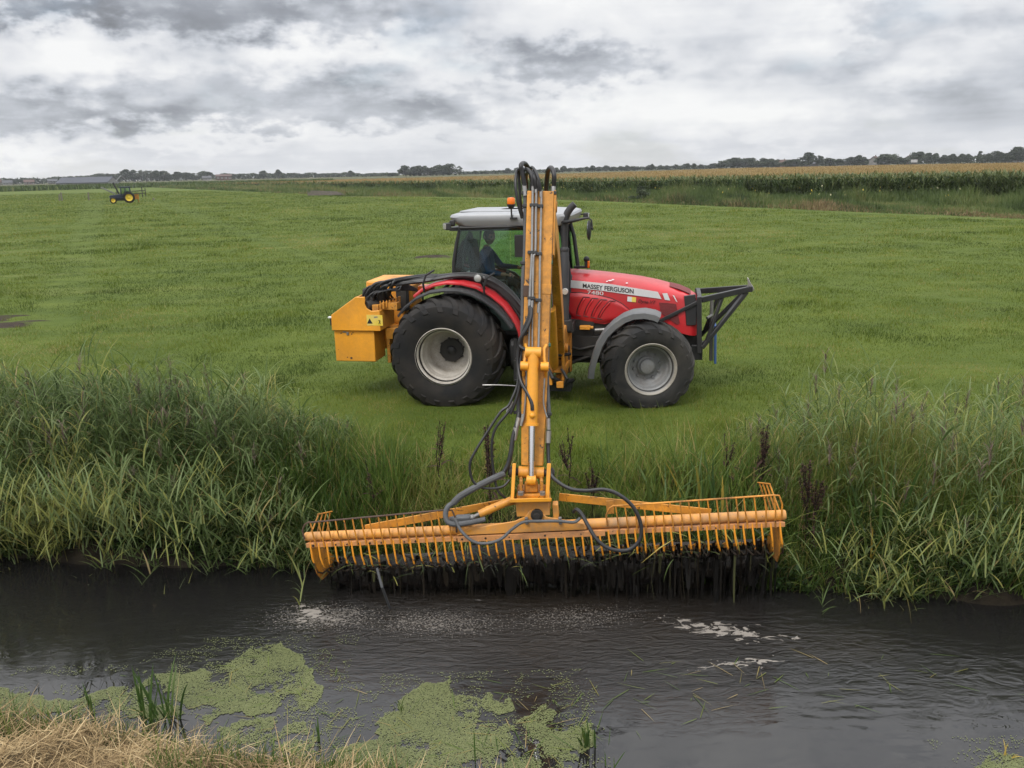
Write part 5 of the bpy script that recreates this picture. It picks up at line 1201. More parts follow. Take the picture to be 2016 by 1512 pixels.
# hose bundle over the rear fender: belongs to the arm's hydraulics
def tpipe(name, pts, r, mat='hose', parent=HU, n=8):
    P = [vec(p) for p in pts]; Q = []
    for i in range(len(P) - 1):
        p0, p1, p2, p3 = P[max(i - 1, 0)], P[i], P[i + 1], P[min(i + 2, len(P) - 1)]
        for q in range(6):
            u = q / 6; Q.append(.5 * ((2 * p1) + (-p0 + p2) * u + (2 * p0 - 5 * p1 + 4 * p2 - p3) * u * u + (-p0 + 3 * p1 - 3 * p2 + p3) * u ** 3))
    Q.append(P[-1]); b = MB(); b.tube(Q, r, n); return b.build(name, mat, parent)
for i in range(10):
    a = i * .028; jz = RNG.normal(0, .014); jx = -1.25 + .038 * i
    tpipe('hydraulic_hose', [(jx + .02, -1.0 + .03 * i, 1.40), (jx, -1.02 + .02 * i, 1.52 + jz), (jx + .12, -.98, 1.63 + .016 * (i % 5) + jz), (-.75, -.95 + .02 * (i % 4), 1.655 + .020 * (i % 5)), (-.35, -.92 + .03 * (i % 5), 1.70 + .018 * (i % 5)), (.02, -.88 + .032 * (i % 5), 1.745 + .014 * (i % 4)), (.30, -.84 + .03 * (i % 5), 1.745 + .015 * (i % 4)),
        (.58, -.83 + .02 * (i % 5), 1.68 + .02 * (i % 4)), (.84, -.82 + .02 * (i % 5), 1.50 + .022 * (i % 4)), (1.06, -.85, 1.26 + .02 * (i % 4)), (1.25, -.95, .92 + .02 * i)], .0165 + .003 * (i % 3))
for i in range(5):
    jx = -1.18 + .07 * i
    tpipe('hydraulic_hose', [(jx, -1.0 + .03 * i, 1.38), (jx + .02, -1.02, 1.50 + .02 * i), (jx + .16, -.95, 1.57), (-.70, -.80, 1.56 + .02 * i), (-.5, -.66, 1.50), (-.5, -.6, 1.3)], .014)
b = MB(); b.loft([[(x, -.72, z + .05), (x, -.84, z + .05), (x, -.84, z - .07), (x, -.72, z - .07)] for x, z in ((.50, 1.72), (.68, 1.62), (.88, 1.44), (1.06, 1.22))]); b.build('hose_trough', 'black_plastic', HU, bevel=.01)
b = MB()
for x, z in ((-.32, 1.70), (.55, 1.66)):
    b = MB(); b.tube([(x - .02, -1.02, z - .14), (x - .02, -1.06, z - .02), (x + .02, -1.05, z + .10), (x + .10, -.90, z + .15)], .016, 6); b.build('hose_tie', 'black_plastic', HU)

# ---------------------------------------------------------------- mud and cut weed in the basket, slime hanging from it
def mud_mat():
    t = NT('wet_mud'); v = t.coord(); n = t.noise(v, 14, 6, .7); n2 = t.noise(t.mapping(v, (30, 30, 4)), 1, 4, .6)
    c = t.ramp(n, [(.35, (.006, .005, .004)), (.6, (.018, .013, .009)), (.8, (.035, .028, .016))])
    t.bsdf(c, t.ramp(n2, [(.35, .25), (.7, .7)]), 0, t.bump(t.math('ADD', n, n2), 1.0, .03), .4); M['wet_mud'] = t.m
mud_mat()
uu = np.linspace(-HL + .10, HL - .09, 190); na = 22; V = []
for u_ in uu:
    fill = (.95 if u_ < -.6 else .55 if u_ < .5 else -.15) + 1.3 * (fbm(u_, 0, 61, 2.6, 3) - .4) + 1.1 * math.exp(-((u_ + .15) / .55) ** 2); e = min(1, (HL - .07 - abs(u_)) / .25) ** .5
    for k in range(na):
        a = 2 * PI * k / na; up_ = math.sin(a) > 0; rv, rw_ = .15, (.09 * fill if up_ else .24)
        nn = float(fbm(u_ * 1.0, k * .35 + 3, 62, 7, 4)) - .5
        V.append((u_, .37 + rv * math.cos(a) * (1 + .3 * nn), -.53 + rw_ * e * math.sin(a) * (1 + .9 * nn) + .03 * nn))
F = [(i * na + k, i * na + (k + 1) % na, (i + 1) * na + (k + 1) % na, (i + 1) * na + k) for i in range(len(uu) - 1) for k in range(na)]
b = MB(); b.add(V, F); b.add([V[k] for k in range(na)], [tuple(range(na))]); b.add(V[-na:], [tuple(range(na))])
mud = b.build('mud', 'wet_mud', None, angle=180); mud.matrix_world = MBK.matrix_world.copy(); tag(mud, 'black wet mud and rotted weed heaped in the mowing basket', 'mud', kind='stuff')
# hanging slime: ragged ribbons from the tines to the water
parts = []; n = 1700
u_ = RNG.uniform(-HL + .07, HL - .06, n); i_ = np.round((u_ + HL - .06) / ((2 * HL - .12) / (NTINE - 1))); on = RNG.random(n) < .6
u_ = np.where(on, -HL + .06 + (2 * HL - .12) * i_ / (NTINE - 1) + RNG.normal(.02, .012, n), u_)
v_ = .17 + .33 * RNG.random(n); w0 = -.47 + RNG.normal(0, .03, n)
rt = BC + u_[:, None] * bu + v_[:, None] * bv + w0[:, None] * bw
Lh = np.clip((rt[:, 2] - ZW) * np.where(RNG.random(n) < .26, 1.02, RNG.uniform(.10, .9, n) * (.45 + .95 * fbm(u_, u_ * 0, 63, 3.2, 3))), .04, 1)
V, F, T, Hh, _ = ribbons(rt, RNG.uniform(0, 6.28, n), Lh, np.full(n, PI) + RNG.normal(0, .05, n), RNG.normal(0, .10, n), RNG.gamma(1.3, .015, n) + .003, 5, RNG.random(n), RNG.uniform(-1.5, 1.5, n), 1.0, np.array([1, .9, 1.0, .8, .75, .5]))
leafmat('slime', [(0, (.004, .0035, .003)), (.75, (.010, .008, .006)), (.93, (.026, .020, .013)), (1, (.07, .075, .03))], .40, .0, .35)
tag(np_mesh('dripping_slime', V, F, 'slime', {'tint': T}), 'strings of black slime and water draining from the basket into the ditch', 'slime', kind='stuff')
# green and yellow blades caught in the basket
n = 190; u_ = RNG.uniform(-HL + .1, HL - .1, n); v_ = RNG.uniform(.0, .48, n); w0 = -.38 + RNG.normal(0, .06, n)
rt = BC + u_[:, None] * bu + v_[:, None] * bv + w0[:, None] * bw
leafmat('caught_leaf', [(0, (.020, .020, .010)), (.5, (.045, .075, .015)), (.8, (.12, .15, .03)), (1, (.32, .28, .06))], .5, .2)
V, F, T, Hh, _ = ribbons(rt, RNG.uniform(0, 6.28, n), RNG.uniform(.12, .42, n), RNG.uniform(.6, 1.5, n), RNG.uniform(.2, 1.4, n), RNG.uniform(.008, .018, n), 5, RNG.random(n) ** 1.3)
tag(np_mesh('cut_weed', V, F, 'caught_leaf', {'tint': T}), 'cut green and yellow leaves tangled in the basket', 'cut weed', kind='stuff')
# ---------------------------------------------------------------- far side: ditch, rough strip, maize, trees, farms
def hor(px): return 335.0 + (1008 - px) * .0225
def gdist(px, py, z=0.0): p = onz(px, py, z); return math.hypot(p[0], p[1])
EDGE_X = [300, 360, 520, 700, 1000, 1200, 1450, 1700, 2016, 2300]; EDGE_Y = [369, 372, 379, 386, 390, 397, 408, 418, 431, 444]
def edge_pt(px): return onz(px, float(np.interp(px, EDGE_X, EDGE_Y)))
CX_ = [300, 430, 620, 800, 1000, 1200, 1450, 1700, 2016, 2300]; CFY = [363, 360.5, 359.5, 358.5, 356.5, 354.5, 350, 347, 343, 341]
CBY = [360, 357, 354, 349.5, 344.5, 338.5, 330.5, 325, 319.5, 316]; CZT = [.8, 1.1, 1.3, 1.5, 1.7, 1.85, 2.0, 2.05, 2.1, 2.1]
def corn_z(px): return float(np.interp(px, CX_, CZT))
def corn_front(px): return onz(px, float(np.interp(px, CX_, CFY)), corn_z(px))
def corn_back(px):
    y = float(np.interp(px, CX_, CBY)); z = corn_z(px)
    if y < hor(px) + 3.2: return dist_at(px, hor(px) + 3.0, 520.0)
    p = onz(px, y, z)
    if math.hypot(p[0], p[1]) > 520: p = dist_at(px, hor(px) + 3.0, 520.0)
    return p
def crop_mat():
    t = NT('maize_tops'); v = t.n('ShaderNodeNewGeometry').outputs['Position']
    a = t.noise(t.mapping(v, (.15, .15, 1)), 1, 4, .6); f = t.noise(v, 4.5, 4, .7)
    c = t.ramp(t.math('ADD', t.math('MULTIPLY', a, .5), t.math('MULTIPLY', f, .5)), [(.3, (.085, .080, .022)), (.5, (.19, .135, .048)), (.7, (.27, .19, .08))])
    t.bsdf(c, .9, 0, t.bump(f, 1, .3), .1); M['maize_tops'] = t.m
crop_mat()
leafmat('maize_leaf', [(0, (.038, .056, .018)), (.45, (.080, .112, .034)), (.8, (.135, .150, .052)), (.93, (.20, .15, .06)), (1, (.30, .21, .09))], .5, .25)
leafmat('tassel', [(0, (.12, .085, .03)), (.5, (.24, .165, .065)), (1, (.36, .26, .12))], .8, .2)
pxs = np.linspace(300, 2300, 120); nr = 26; V = []
for px in pxs:
    a, c = corn_front(px), corn_back(px); z = corn_z(px)
    for j in range(nr):
        u = (j / (nr - 1)) ** 1.8; p = a * (1 - u) + c * u
        V.append((p[0], p[1], z - .22 + .16 * float(vnoise(p[0], p[1], 71, .8))))
    p = a + (a - c) / np.linalg.norm(a - c) * .0; V.append((p[0], p[1], 0.0))
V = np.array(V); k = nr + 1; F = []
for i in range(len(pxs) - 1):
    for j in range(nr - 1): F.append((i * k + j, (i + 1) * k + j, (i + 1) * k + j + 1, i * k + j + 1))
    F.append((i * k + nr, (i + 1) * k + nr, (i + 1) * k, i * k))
parts = []
# maize plants along the front of the field
n = 6500; u = RNG.random(n); px = 420 + 1850 * u ** .75; dep = RNG.random(n) ** 1.4
A = np.array([corn_front(x) for x in px]); Bk = np.array([corn_back(x) for x in px]); dirv = (Bk - A); dirv[:, 2] = 0; dirv /= np.linalg.norm(dirv, axis=1)[:, None]
root = A + dirv * (dep * 6.0 - .6)[:, None]; root[:, 2] = 0; ht = np.array([corn_z(x) for x in px]) * RNG.uniform(.92, 1.14, n)
for lv in range(8):
    r = root.copy(); r[:, 2] = ht * (.12 + .11 * lv)
    sc_w = np.maximum(1, np.hypot(root[:, 0], root[:, 1]) / 70)
    Vv, Ff, Tt, Hh, _ = ribbons(r, RNG.uniform(0, 6.28, n), RNG.uniform(.5, .95, n) * (1.1 - .05 * lv), RNG.uniform(.15, .6, n), RNG.uniform(.7, 1.9, n), RNG.uniform(.06, .10, n) * sc_w, 3, np.clip(.36 + .04 * (lv - 3) + RNG.normal(0, .17, n), 0, .78)); parts.append((Vv, Ff, Tt))
V2, F2, T2 = join(parts)
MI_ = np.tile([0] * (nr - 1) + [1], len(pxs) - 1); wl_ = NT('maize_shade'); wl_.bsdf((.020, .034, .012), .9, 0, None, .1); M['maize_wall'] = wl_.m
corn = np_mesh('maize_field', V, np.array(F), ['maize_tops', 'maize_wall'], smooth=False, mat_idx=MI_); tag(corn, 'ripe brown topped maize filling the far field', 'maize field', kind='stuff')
o = np_mesh('maize_plants', V2, F2, 'maize_leaf', {'tint': T2}); tag(o, 'green maize plants standing along the near edge of the field', 'maize', kind='stuff')
n = 90000; px = RNG.uniform(420, 2300, n); u = .015 + .985 * RNG.random(n) ** 2.0; A = np.array([corn_front(x) for x in np.linspace(420, 2300, 400)]); Bk = np.array([corn_back(x) for x in np.linspace(420, 2300, 400)])
ix = np.clip(((px - 420) / 1880 * 399).astype(int), 0, 399); P_ = A[ix] * (1 - u[:, None]) + Bk[ix] * u[:, None]; P_[:, 2] = np.interp(px, CX_, CZT) - .30; D_ = np.hypot(P_[:, 0], P_[:, 1])
P_[:, 0] += RNG.normal(0, .6, n); P_[:, 1] += RNG.normal(0, .6, n)
V, F, T = tri_blades(P_, RNG.uniform(0, 6.28, n), RNG.uniform(.25, .50, n), np.abs(RNG.normal(0, .25, n)), .05 * np.maximum(1, D_ / 70), np.clip(RNG.normal(.5, .25, n), 0, 1))
tag(np_mesh('maize_tassels', V, F, 'tassel', {'tint': T}), 'dry brown tassels on top of the maize', 'tassels', kind='stuff')

# rough strip between pasture and maize
STRIP = [(0, (.026, .042, .014)), (.25, (.052, .080, .022)), (.5, (.088, .125, .034)), (.7, (.135, .160, .052)), (.84, (.18, .155, .065)), (.93, (.13, .075, .04)), (1, (.33, .25, .13))]
leafmat('rough_strip', STRIP, .65, .25)
n = 150000; px = RNG.uniform(300, 2300, n); gr = np.linspace(300, 2300, 500); E_ = np.array([edge_pt(x) for x in gr]); A = np.array([corn_front(x) for x in gr])
ix = np.clip(((px - 300) / 2000 * 499).astype(int), 0, 499); u = RNG.random(n) ** 1.15; P_ = E_[ix] * (1 - u[:, None]) + A[ix] * u[:, None]; P_[:, 2] = 0
D_ = np.hypot(P_[:, 0], P_[:, 1]); P_[:, :2] += RNG.normal(0, .25, (n, 2))
pt = fbm(px / 60 + u * 3, u * 4 + px / 300, 81, 1, 4); pt2 = fbm(px / 25, u * 5, 82, 1, 3)
clump = fbm(P_[:, 0], P_[:, 1], 83, .33, 3)
Lh = (.30 + 2.3 * np.clip(clump - .30, 0, 1)) * (.60 + .85 * u) * RNG.uniform(.5, 1.1, n) * np.interp(px, [300, 700, 1200], [.9, 1.0, 1.0])
Lh *= sstep(-.02, .12, u) * .75 + .25
tint = np.clip(.02 + .95 * np.clip((pt - .5) * 1.6 + .5, 0, 1) * (1 - .25 * u) + RNG.normal(0, .10, n), 0, .8)
straw = np.exp(-(((px - 1615) / 60) ** 2)) * (u < .30) + np.exp(-(((px - 1950) / 90) ** 2)) * (u < .14) * .7 + (px > 1000) * (u < .10) * .25
tint = np.where(RNG.random(n) < straw * .8, RNG.uniform(.82, 1, n), tint); tint = np.where((RNG.random(n) < .5) & (pt2 > .60) & (u < .22), RNG.uniform(.80, .92, n), tint)
V, F, T, Hh, _ = ribbons(P_, RNG.uniform(0, 6.28, n), Lh, np.abs(RNG.normal(.0, .28, n)), RNG.normal(.3, .4, n), RNG.uniform(.025, .07, n) * np.maximum(.9, D_ / 70), 2, tint)
tag(np_mesh('ditch_side_weeds', V, F, 'rough_strip', {'tint': T}), 'rough reeds and weeds along the far ditch in front of the maize', 'weeds', kind='stuff')
leafmat('far_flower', [(0, (.42, .31, .03)), (.6, (.42, .36, .10)), (1, (.40, .39, .28))], .7, .2)
n = 70; px = RNG.choice([1030, 1100, 1200, 1330, 1420, 1480, 1610, 1660, 1780, 1900], n) + RNG.normal(0, 45, n); px = np.clip(px, 900, 2200)
ix = np.clip(((px - 300) / 2000 * 499).astype(int), 0, 499); u = np.clip(RNG.normal(.62, .18, n), .2, .93); P_ = E_[ix] * (1 - u[:, None]) + A[ix] * u[:, None]; P_[:, 2] = RNG.uniform(.75, 1.35, n)
V, F, T, Hh, _ = ribbons(P_, RNG.uniform(0, 6.28, n), RNG.uniform(.06, .15, n), np.full(n, .3), np.full(n, .5), RNG.uniform(.05, .11, n), 1, RNG.random(n), None, 1, np.array([1, 1.]))
tag(np_mesh('yellow_flowers', V, F, 'far_flower', {'tint': T}), 'small yellow and white flowers dotted through the rough strip', 'flowers', kind='stuff')
# open water of the far ditch
fw = NT('far_water'); fw.bsdf((.012, .012, .011), .06, 0, None, .5); M['far_water'] = fw.m
WL = [(330, 366.6), (352, 367.9), (405, 370.5), (455, 373.2), (524, 376.8), (590, 379.8), (625, 381.5)]
V = []
for a, c in WL:
    p = onz(a, c); q = onz(a + 1, c - 1.7); V += [(p[0], p[1], .03), (q[0], q[1], .03)]
tag(np_mesh('water_channel', V, [(2 * i, 2 * i + 2, 2 * i + 3, 2 * i + 1) for i in range(len(WL) - 1)], 'far_water'), kind='structure')
# low bank and hedge closing the pasture on the far left
n = 24000; px = RNG.uniform(-160, 660, n); D_ = np.interp(px, [-160, 300, 660], [330, 350, 300]) + RNG.normal(0, 7, n)
P_ = np.array([dist_at(a, 400, d) for a, d in zip(px, D_)]); P_[:, 2] = 0
V, F, T, Hh, _ = ribbons(P_, RNG.uniform(0, 6.28, n), RNG.uniform(1.0, 2.0, n), np.abs(RNG.normal(0, .3, n)), RNG.normal(.3, .4, n), RNG.uniform(.3, .7, n), 2, np.clip(RNG.normal(.30, .14, n) + .2 * (RNG.random(n) < .1), 0, .8))
tag(np_mesh('hedge', V, F, 'rough_strip', {'tint': T}), 'low dark green hedge bank across the far end of the pasture', 'hedge', kind='stuff')

# ---- trees
leafmat('tree_leaf', [(0, (.028, .038, .024)), (.35, (.044, .060, .034)), (.7, (.066, .086, .046)), (1, (.10, .115, .060))], .7, .2)
leafmat('tree_leaf_pale', [(0, (.045, .058, .036)), (.5, (.080, .096, .058)), (1, (.13, .145, .09))], .7, .2)
paint('bark', (.045, .036, .028), .9, (.02, .018, .015), .5, scale=2, bumpy=.3)
def tree_proto(seed, shape):
    """unit tree (height 1): trunk with limbs, crown of leaf clumps with gaps"""
    rg = np.random.default_rng(seed); b = MB(); w_ = {'round': .42, 'tall': .26, 'wide': .56, 'airy': .30, 'bush': .6}[shape]; base = {'round': .16, 'tall': .10, 'wide': .18, 'airy': .22, 'bush': .03}[shape]
    b.tube([(0, 0, -.01), (.004, 0, base + .05), (.01, .005, .5), (.0, .0, .8)], [.030, .023, .014, .005], 7)
    cl = []
    nc = {'round': 20, 'tall': 16, 'wide': 24, 'airy': 15, 'bush': 12}[shape]
    for i in range(nc):
        z = base + (1 - base) * (.12 + .80 * rg.random()); prof = math.sin(PI * min(.97, max(.12, ((z - base) / (1 - base)) ** .8))) ** .5
        a = rg.uniform(0, 2 * PI); r = w_ * .72 * prof * math.sqrt(rg.random()); c = np.array([r * math.cos(a), r * math.sin(a), z]); cl.append((c, w_ * rg.uniform(.26, .42)))
        if i % 2 == 0:
            z0 = base + .1 + .4 * rg.random(); b.tube([(0, 0, z0), tuple(c * .5 + np.array([0, 0, z0 * .5])), tuple(c)], [.010, .007, .003], 5)
    cl.append((np.array([0, 0, 1 - w_ * .3]), w_ * .30))
    per = {'airy': 50}.get(shape, 120); n_ = per * len(cl); C_ = np.repeat([c for c, r in cl], per, 0); R_ = np.repeat([r for c, r in cl], per)
    d_ = rg.normal(0, 1, (n_, 3)); d_ /= np.linalg.norm(d_, axis=1)[:, None]; P_ = C_ + d_ * (R_ * rg.random(n_) ** .4)[:, None] * np.array([1, 1, .8])
    P_[:, 2] = np.clip(P_[:, 2], base * .5, 1.03); s_ = rg.uniform(.016, .036, n_) * (1.35 if shape != 'airy' else .9)
    t1 = rg.normal(0, 1, (n_, 3)); t1 /= np.linalg.norm(t1, axis=1)[:, None]; t2 = np.cross(t1, rg.normal(0, 1, (n_, 3))); t2 /= np.linalg.norm(t2, axis=1)[:, None]
    V_ = np.stack([P_ + t1 * s_[:, None], P_ + t2 * s_[:, None] * .8, P_ - t1 * s_[:, None], P_ - t2 * s_[:, None] * .9], 1).reshape(-1, 3)
    tn = np.repeat(np.clip(np.repeat(rg.normal(.42, .16, len(cl)), per) + rg.normal(0, .16, n_), 0, 1), 4)
    return b, V_, np.arange(n_ * 4).reshape(-1, 4), tn
PROTO = {}
for sh_, k_ in (('round', 4), ('tall', 2), ('wide', 3), ('airy', 2), ('bush', 2)):
    for i in range(k_):
        b, V_, F_, tn = tree_proto(100 + len(PROTO) * 7, sh_)
        PROTO[(sh_, i)] = (b, V_, F_, tn)
MESHES = {}
def plant_tree(name, px, ytop, wpx, D, shape, label, group, cat='tree', ground=0.0):
    i = int(RNG.integers(0, max(k[1] for k in PROTO if k[0] == shape) + 1)); key = (shape, i)
    top = dist_at(px, ytop, D); h_ = float(top[2]) - ground
    p = (float(top[0]), float(top[1]), ground)
    t = empty(name, p, float(RNG.uniform(0, 6.28))); tag(t, label, cat, group)
    if key not in MESHES:
        b, V_, F_, tn = PROTO[key]; tr_ = b.build('trunk', 'bark', t); cr = np_mesh('crown', V_, F_, 'tree_leaf_pale' if shape == 'airy' else 'tree_leaf', {'tint': tn}, parent=t); MESHES[key] = (tr_, cr)
    else:
        for src in MESHES[key]: c = src.copy(); COL.objects.link(c); c.parent = t
    wz = wpx / FPX * D; base_w = {'round': .84, 'tall': .52, 'wide': 1.1, 'airy': .6, 'bush': 1.1}[shape]
    t.scale = (1.32 * wz / base_w, 1.32 * wz / base_w, h_)
    return t
G1, G2, G3, G4, G5 = 'trees beside the long barn', 'trees of the small wood in the middle', 'trees along the horizon behind the maize', 'trees round the farm on the horizon', 'trees of the far avenue'
plant_tree('round_tree', 245, 333.5, 22, 930, 'round', 'tall broad tree directly behind the end of the long grey barn', G1)
for px, y, w_, sh_ in ((264, 335, 24, 'wide'), (305, 336, 24, 'round'), (321, 336.5, 20, 'round'), (333, 343, 14, 'round')): plant_tree('round_tree', px, y, w_, 930, sh_, 'dark leafy tree in the clump just beside the barn gable', G1)
for px, y, w_ in ((277, 334, 14), (287, 334.5, 13), (296, 335, 13)): plant_tree('poplar_tree', px, y, w_, 925, 'airy', 'pale thin poplar with gaps in the clump beside the barn', G1)
for px, y, w_ in ((196, 342, 22), (212, 342, 22), (226, 343, 20)): plant_tree('round_tree', px, y, w_, 960, 'wide', 'low dark tree showing above the barn roof ridge', G1)
plant_tree('round_tree', 349, 338, 18, 900, 'round', 'dark tree at the near end of the four beside the red farm', G1)
for px, y, w_, sh_ in ((366, 340, 22, 'wide'), (379, 341, 18, 'wide'), (397, 337, 20, 'round'), (409, 338, 18, 'round')): plant_tree('round_tree', px, y, w_, 900, sh_, 'dark tree in the row between barn clump and red farm', G1)
plant_tree('round_tree', 442, 340, 14, 900, 'round', 'small round tree rising behind the red brick farm', G1)
plant_tree('round_tree', 517, 336, 14, 900, 'round', 'tree standing above the low treeline past the red farm', G3)
plant_tree('round_tree', 548, 334, 14, 900, 'round', 'tallest tree of the low treeline past the red farm', G3)
plant_tree('round_tree', 691, 336, 13, 860, 'round', 'tree peaking over the hedge before the small wood', G3)
plant_tree('round_tree', 773, 339.5, 19, 760, 'bush', 'low round bushy tree just before the small wood', G2)
for px, y, w_, sh_ in ((798, 326, 30, 'wide'), (813, 328, 22, 'round'), (824, 325, 26, 'round'), (836, 325.5, 22, 'round'), (847, 331, 20, 'round'), (860, 325, 26, 'round'), (873, 327, 20, 'round'), (884, 323, 26, 'wide')): plant_tree('round_tree', px, y, w_, 740, sh_, 'dense dark tree of the small wood in mid horizon', G2)
plant_tree('airy_tree', 904, 326.5, 13, 735, 'airy', 'thin see-through tree ending the small wood', G2)
for px, y, w_ in ((936, 336, 11), (957, 337, 10), (998, 331, 14), (1017, 330, 13)): plant_tree('round_tree', px, y, w_, 800, 'round', 'small tree on the horizon between the wood and the arm', G3)
for k, px in enumerate(np.arange(1098, 1412, 13.5)): plant_tree('avenue_tree', px + RNG.normal(0, 2.5), 329.0 - (px - 1098) * .023 + RNG.normal(0, 1.2), RNG.uniform(9, 14), 820, 'round', 'small evenly spaced tree of the far avenue behind the maize', G5)
plant_tree('round_tree', 1421, 317, 18, 700, 'round', 'rounded tree leading the long dark wood behind the maize', G4)
for px, y, w_ in ((1438, 313.5, 22), (1452, 311, 26), (1468, 312, 24), (1484, 311, 26), (1500, 311.5, 24), (1515, 313, 24), (1530, 314, 18), (1552, 315, 20), (1567, 314, 18)): plant_tree('round_tree', px, y, w_, 690, 'wide', 'dark tree of the long wood before the farmhouses', G4)
plant_tree('round_tree', 1591, 300, 26, 680, 'round', 'tall square-crowned tree standing over the grey farm shed', G4)
plant_tree('round_tree', 1613, 305, 14, 680, 'round', 'narrow tree beside the square-crowned tree over the shed', G4)
for px, y, w_ in ((1635, 311, 24), (1655, 313, 16), (1674, 309, 18), (1690, 305.5, 20), (1703, 309, 14), (1731, 309, 15)): plant_tree('round_tree', px, y, w_, 690, 'round', 'dark tree among the roofs of the farm on the horizon', G4)
plant_tree('wide_tree', 1752, 304, 38, 680, 'wide', 'broad dark tree just before the red gable on the horizon', G4)
for px, y, w_, sh_ in ((1773, 308, 16, 'round'), (1806, 300, 26, 'wide'), (1827, 301, 18, 'round'), (1842, 302, 18, 'round'), (1861, 305, 14, 'round'), (1875, 303, 16, 'round'), (1893, 303, 15, 'round'), (1908, 303, 13, 'round'), (1947, 301, 18, 'round'), (1964, 298, 22, 'wide'), (1982, 301, 16, 'round')): plant_tree('round_tree', px, y, w_, 670, sh_, 'dark tree in the row beyond the white roof on the horizon', G4)
plant_tree('slim_tree', 1931, 297.5, 10, 660, 'tall', 'slim tree with bare stem in the far row', G4)
plant_tree('round_tree', 2008, 289, 28, 650, 'round', 'tallest tree of the horizon, at the frame edge over the blue-grey barn', G4)
# continuous low wood and hedges that read as one mass
parts = []
def mass(px0, px1, ytop, D, n, jit=2.0):
    px = RNG.uniform(px0, px1, n); prof = fbm(px / 9.0, px * 0, 91, 1, 3); zt_ = np.array([float(dist_at(a, y, D)[2]) for a, y in zip(px, np.interp(px, [px0, px1], ytop) + jit * (1.2 - 2.4 * prof))])
    q = np.array([dist_at(a, 400, D) for a in px]); q[:, 1] += RNG.uniform(-8, 8, n); q[:, 2] = np.maximum(.2, zt_ * RNG.random(n) ** .6); s_ = RNG.uniform(.35, .9, n) * D / 700
    t1 = RNG.normal(0, 1, (n, 3)); t1 /= np.linalg.norm(t1, axis=1)[:, None]; t2 = np.cross(t1, RNG.normal(0, 1, (n, 3))); t2 /= np.linalg.norm(t2, axis=1)[:, None]
    V_ = np.stack([q + t1 * s_[:, None], q + t2 * s_[:, None] * .8, q - t1 * s_[:, None], q - t2 * s_[:, None] * .9], 1).reshape(-1, 3)
    parts.append((V_, np.arange(n * 4).reshape(-1, 4), np.repeat(np.clip(.35 + .5 * (prof - .5) + RNG.normal(0, .18, n), 0, 1), 4)))
mass(-120, 130, (351, 351), 960, 2600, 3.0); mass(240, 336, (341, 342), 945, 1500, 2); mass(190, 245, (344, 344), 965, 900, 1.5); mass(110, 200, (349, 346), 965, 1200, 1.5); mass(325, 460, (344, 345.5), 940, 1500, 1.5); mass(452, 700, (343, 340.5), 920, 4200, 2.2); mass(700, 790, (341.5, 342), 850, 1100); mass(795, 905, (336, 334), 745, 1600, 1)
mass(905, 1110, (338.5, 333), 830, 2600, 1.5); mass(1110, 1420, (332, 325), 860, 3600, 1.2); mass(1415, 1560, (317, 317), 720, 2600, 1); mass(1560, 1740, (317, 313), 720, 2600, 1.5); mass(1740, 2100, (312, 304), 700, 4200, 2)
V, F, T = join(parts); tag(np_mesh('treeline', V, F, 'tree_leaf', {'tint': T}), 'continuous low dark wood and hedges along the horizon', 'treeline', kind='stuff')
plant_tree('dark_bush', 1260, 368, 32, gdist(1260, 397) + 1.2, 'bush', 'single dark round bush at the edge of the rough strip', None, 'bush')

# ---- buildings
paint('barn_roof', (.075, .080, .094), .9, spec=.1, dirt_amt=.3, dirt=(.05,.05,.055)) #, (.12, .125, .13), .5, scale=.2, bumpy=0)
paint('barn_wall', (.16, .16, .155), .8, (.10, .1, .1), .4, scale=.3, bumpy=0)
paint('brick', (.075, .048, .038), .85, (.15, .08, .06), .5, scale=.5, bumpy=0)
paint('pale_wall', (.16, .155, .145), .8, (.3, .28, .25), .4, scale=.4, bumpy=0)
paint('roof_tile_red', (.070, .042, .033), .8, (.11, .06, .05), .5, scale=.5, bumpy=0)
paint('roof_tile_grey', (.06, .063, .068), .7, (.05, .05, .055), .5, scale=.5, bumpy=0)
paint('dark_wood', (.055, .05, .043), .85, (.025, .022, .02), .4, scale=.6, bumpy=0)
paint('window_glass', (.02, .024, .028), .1, (.05, .05, .05), .2, bumpy=0)
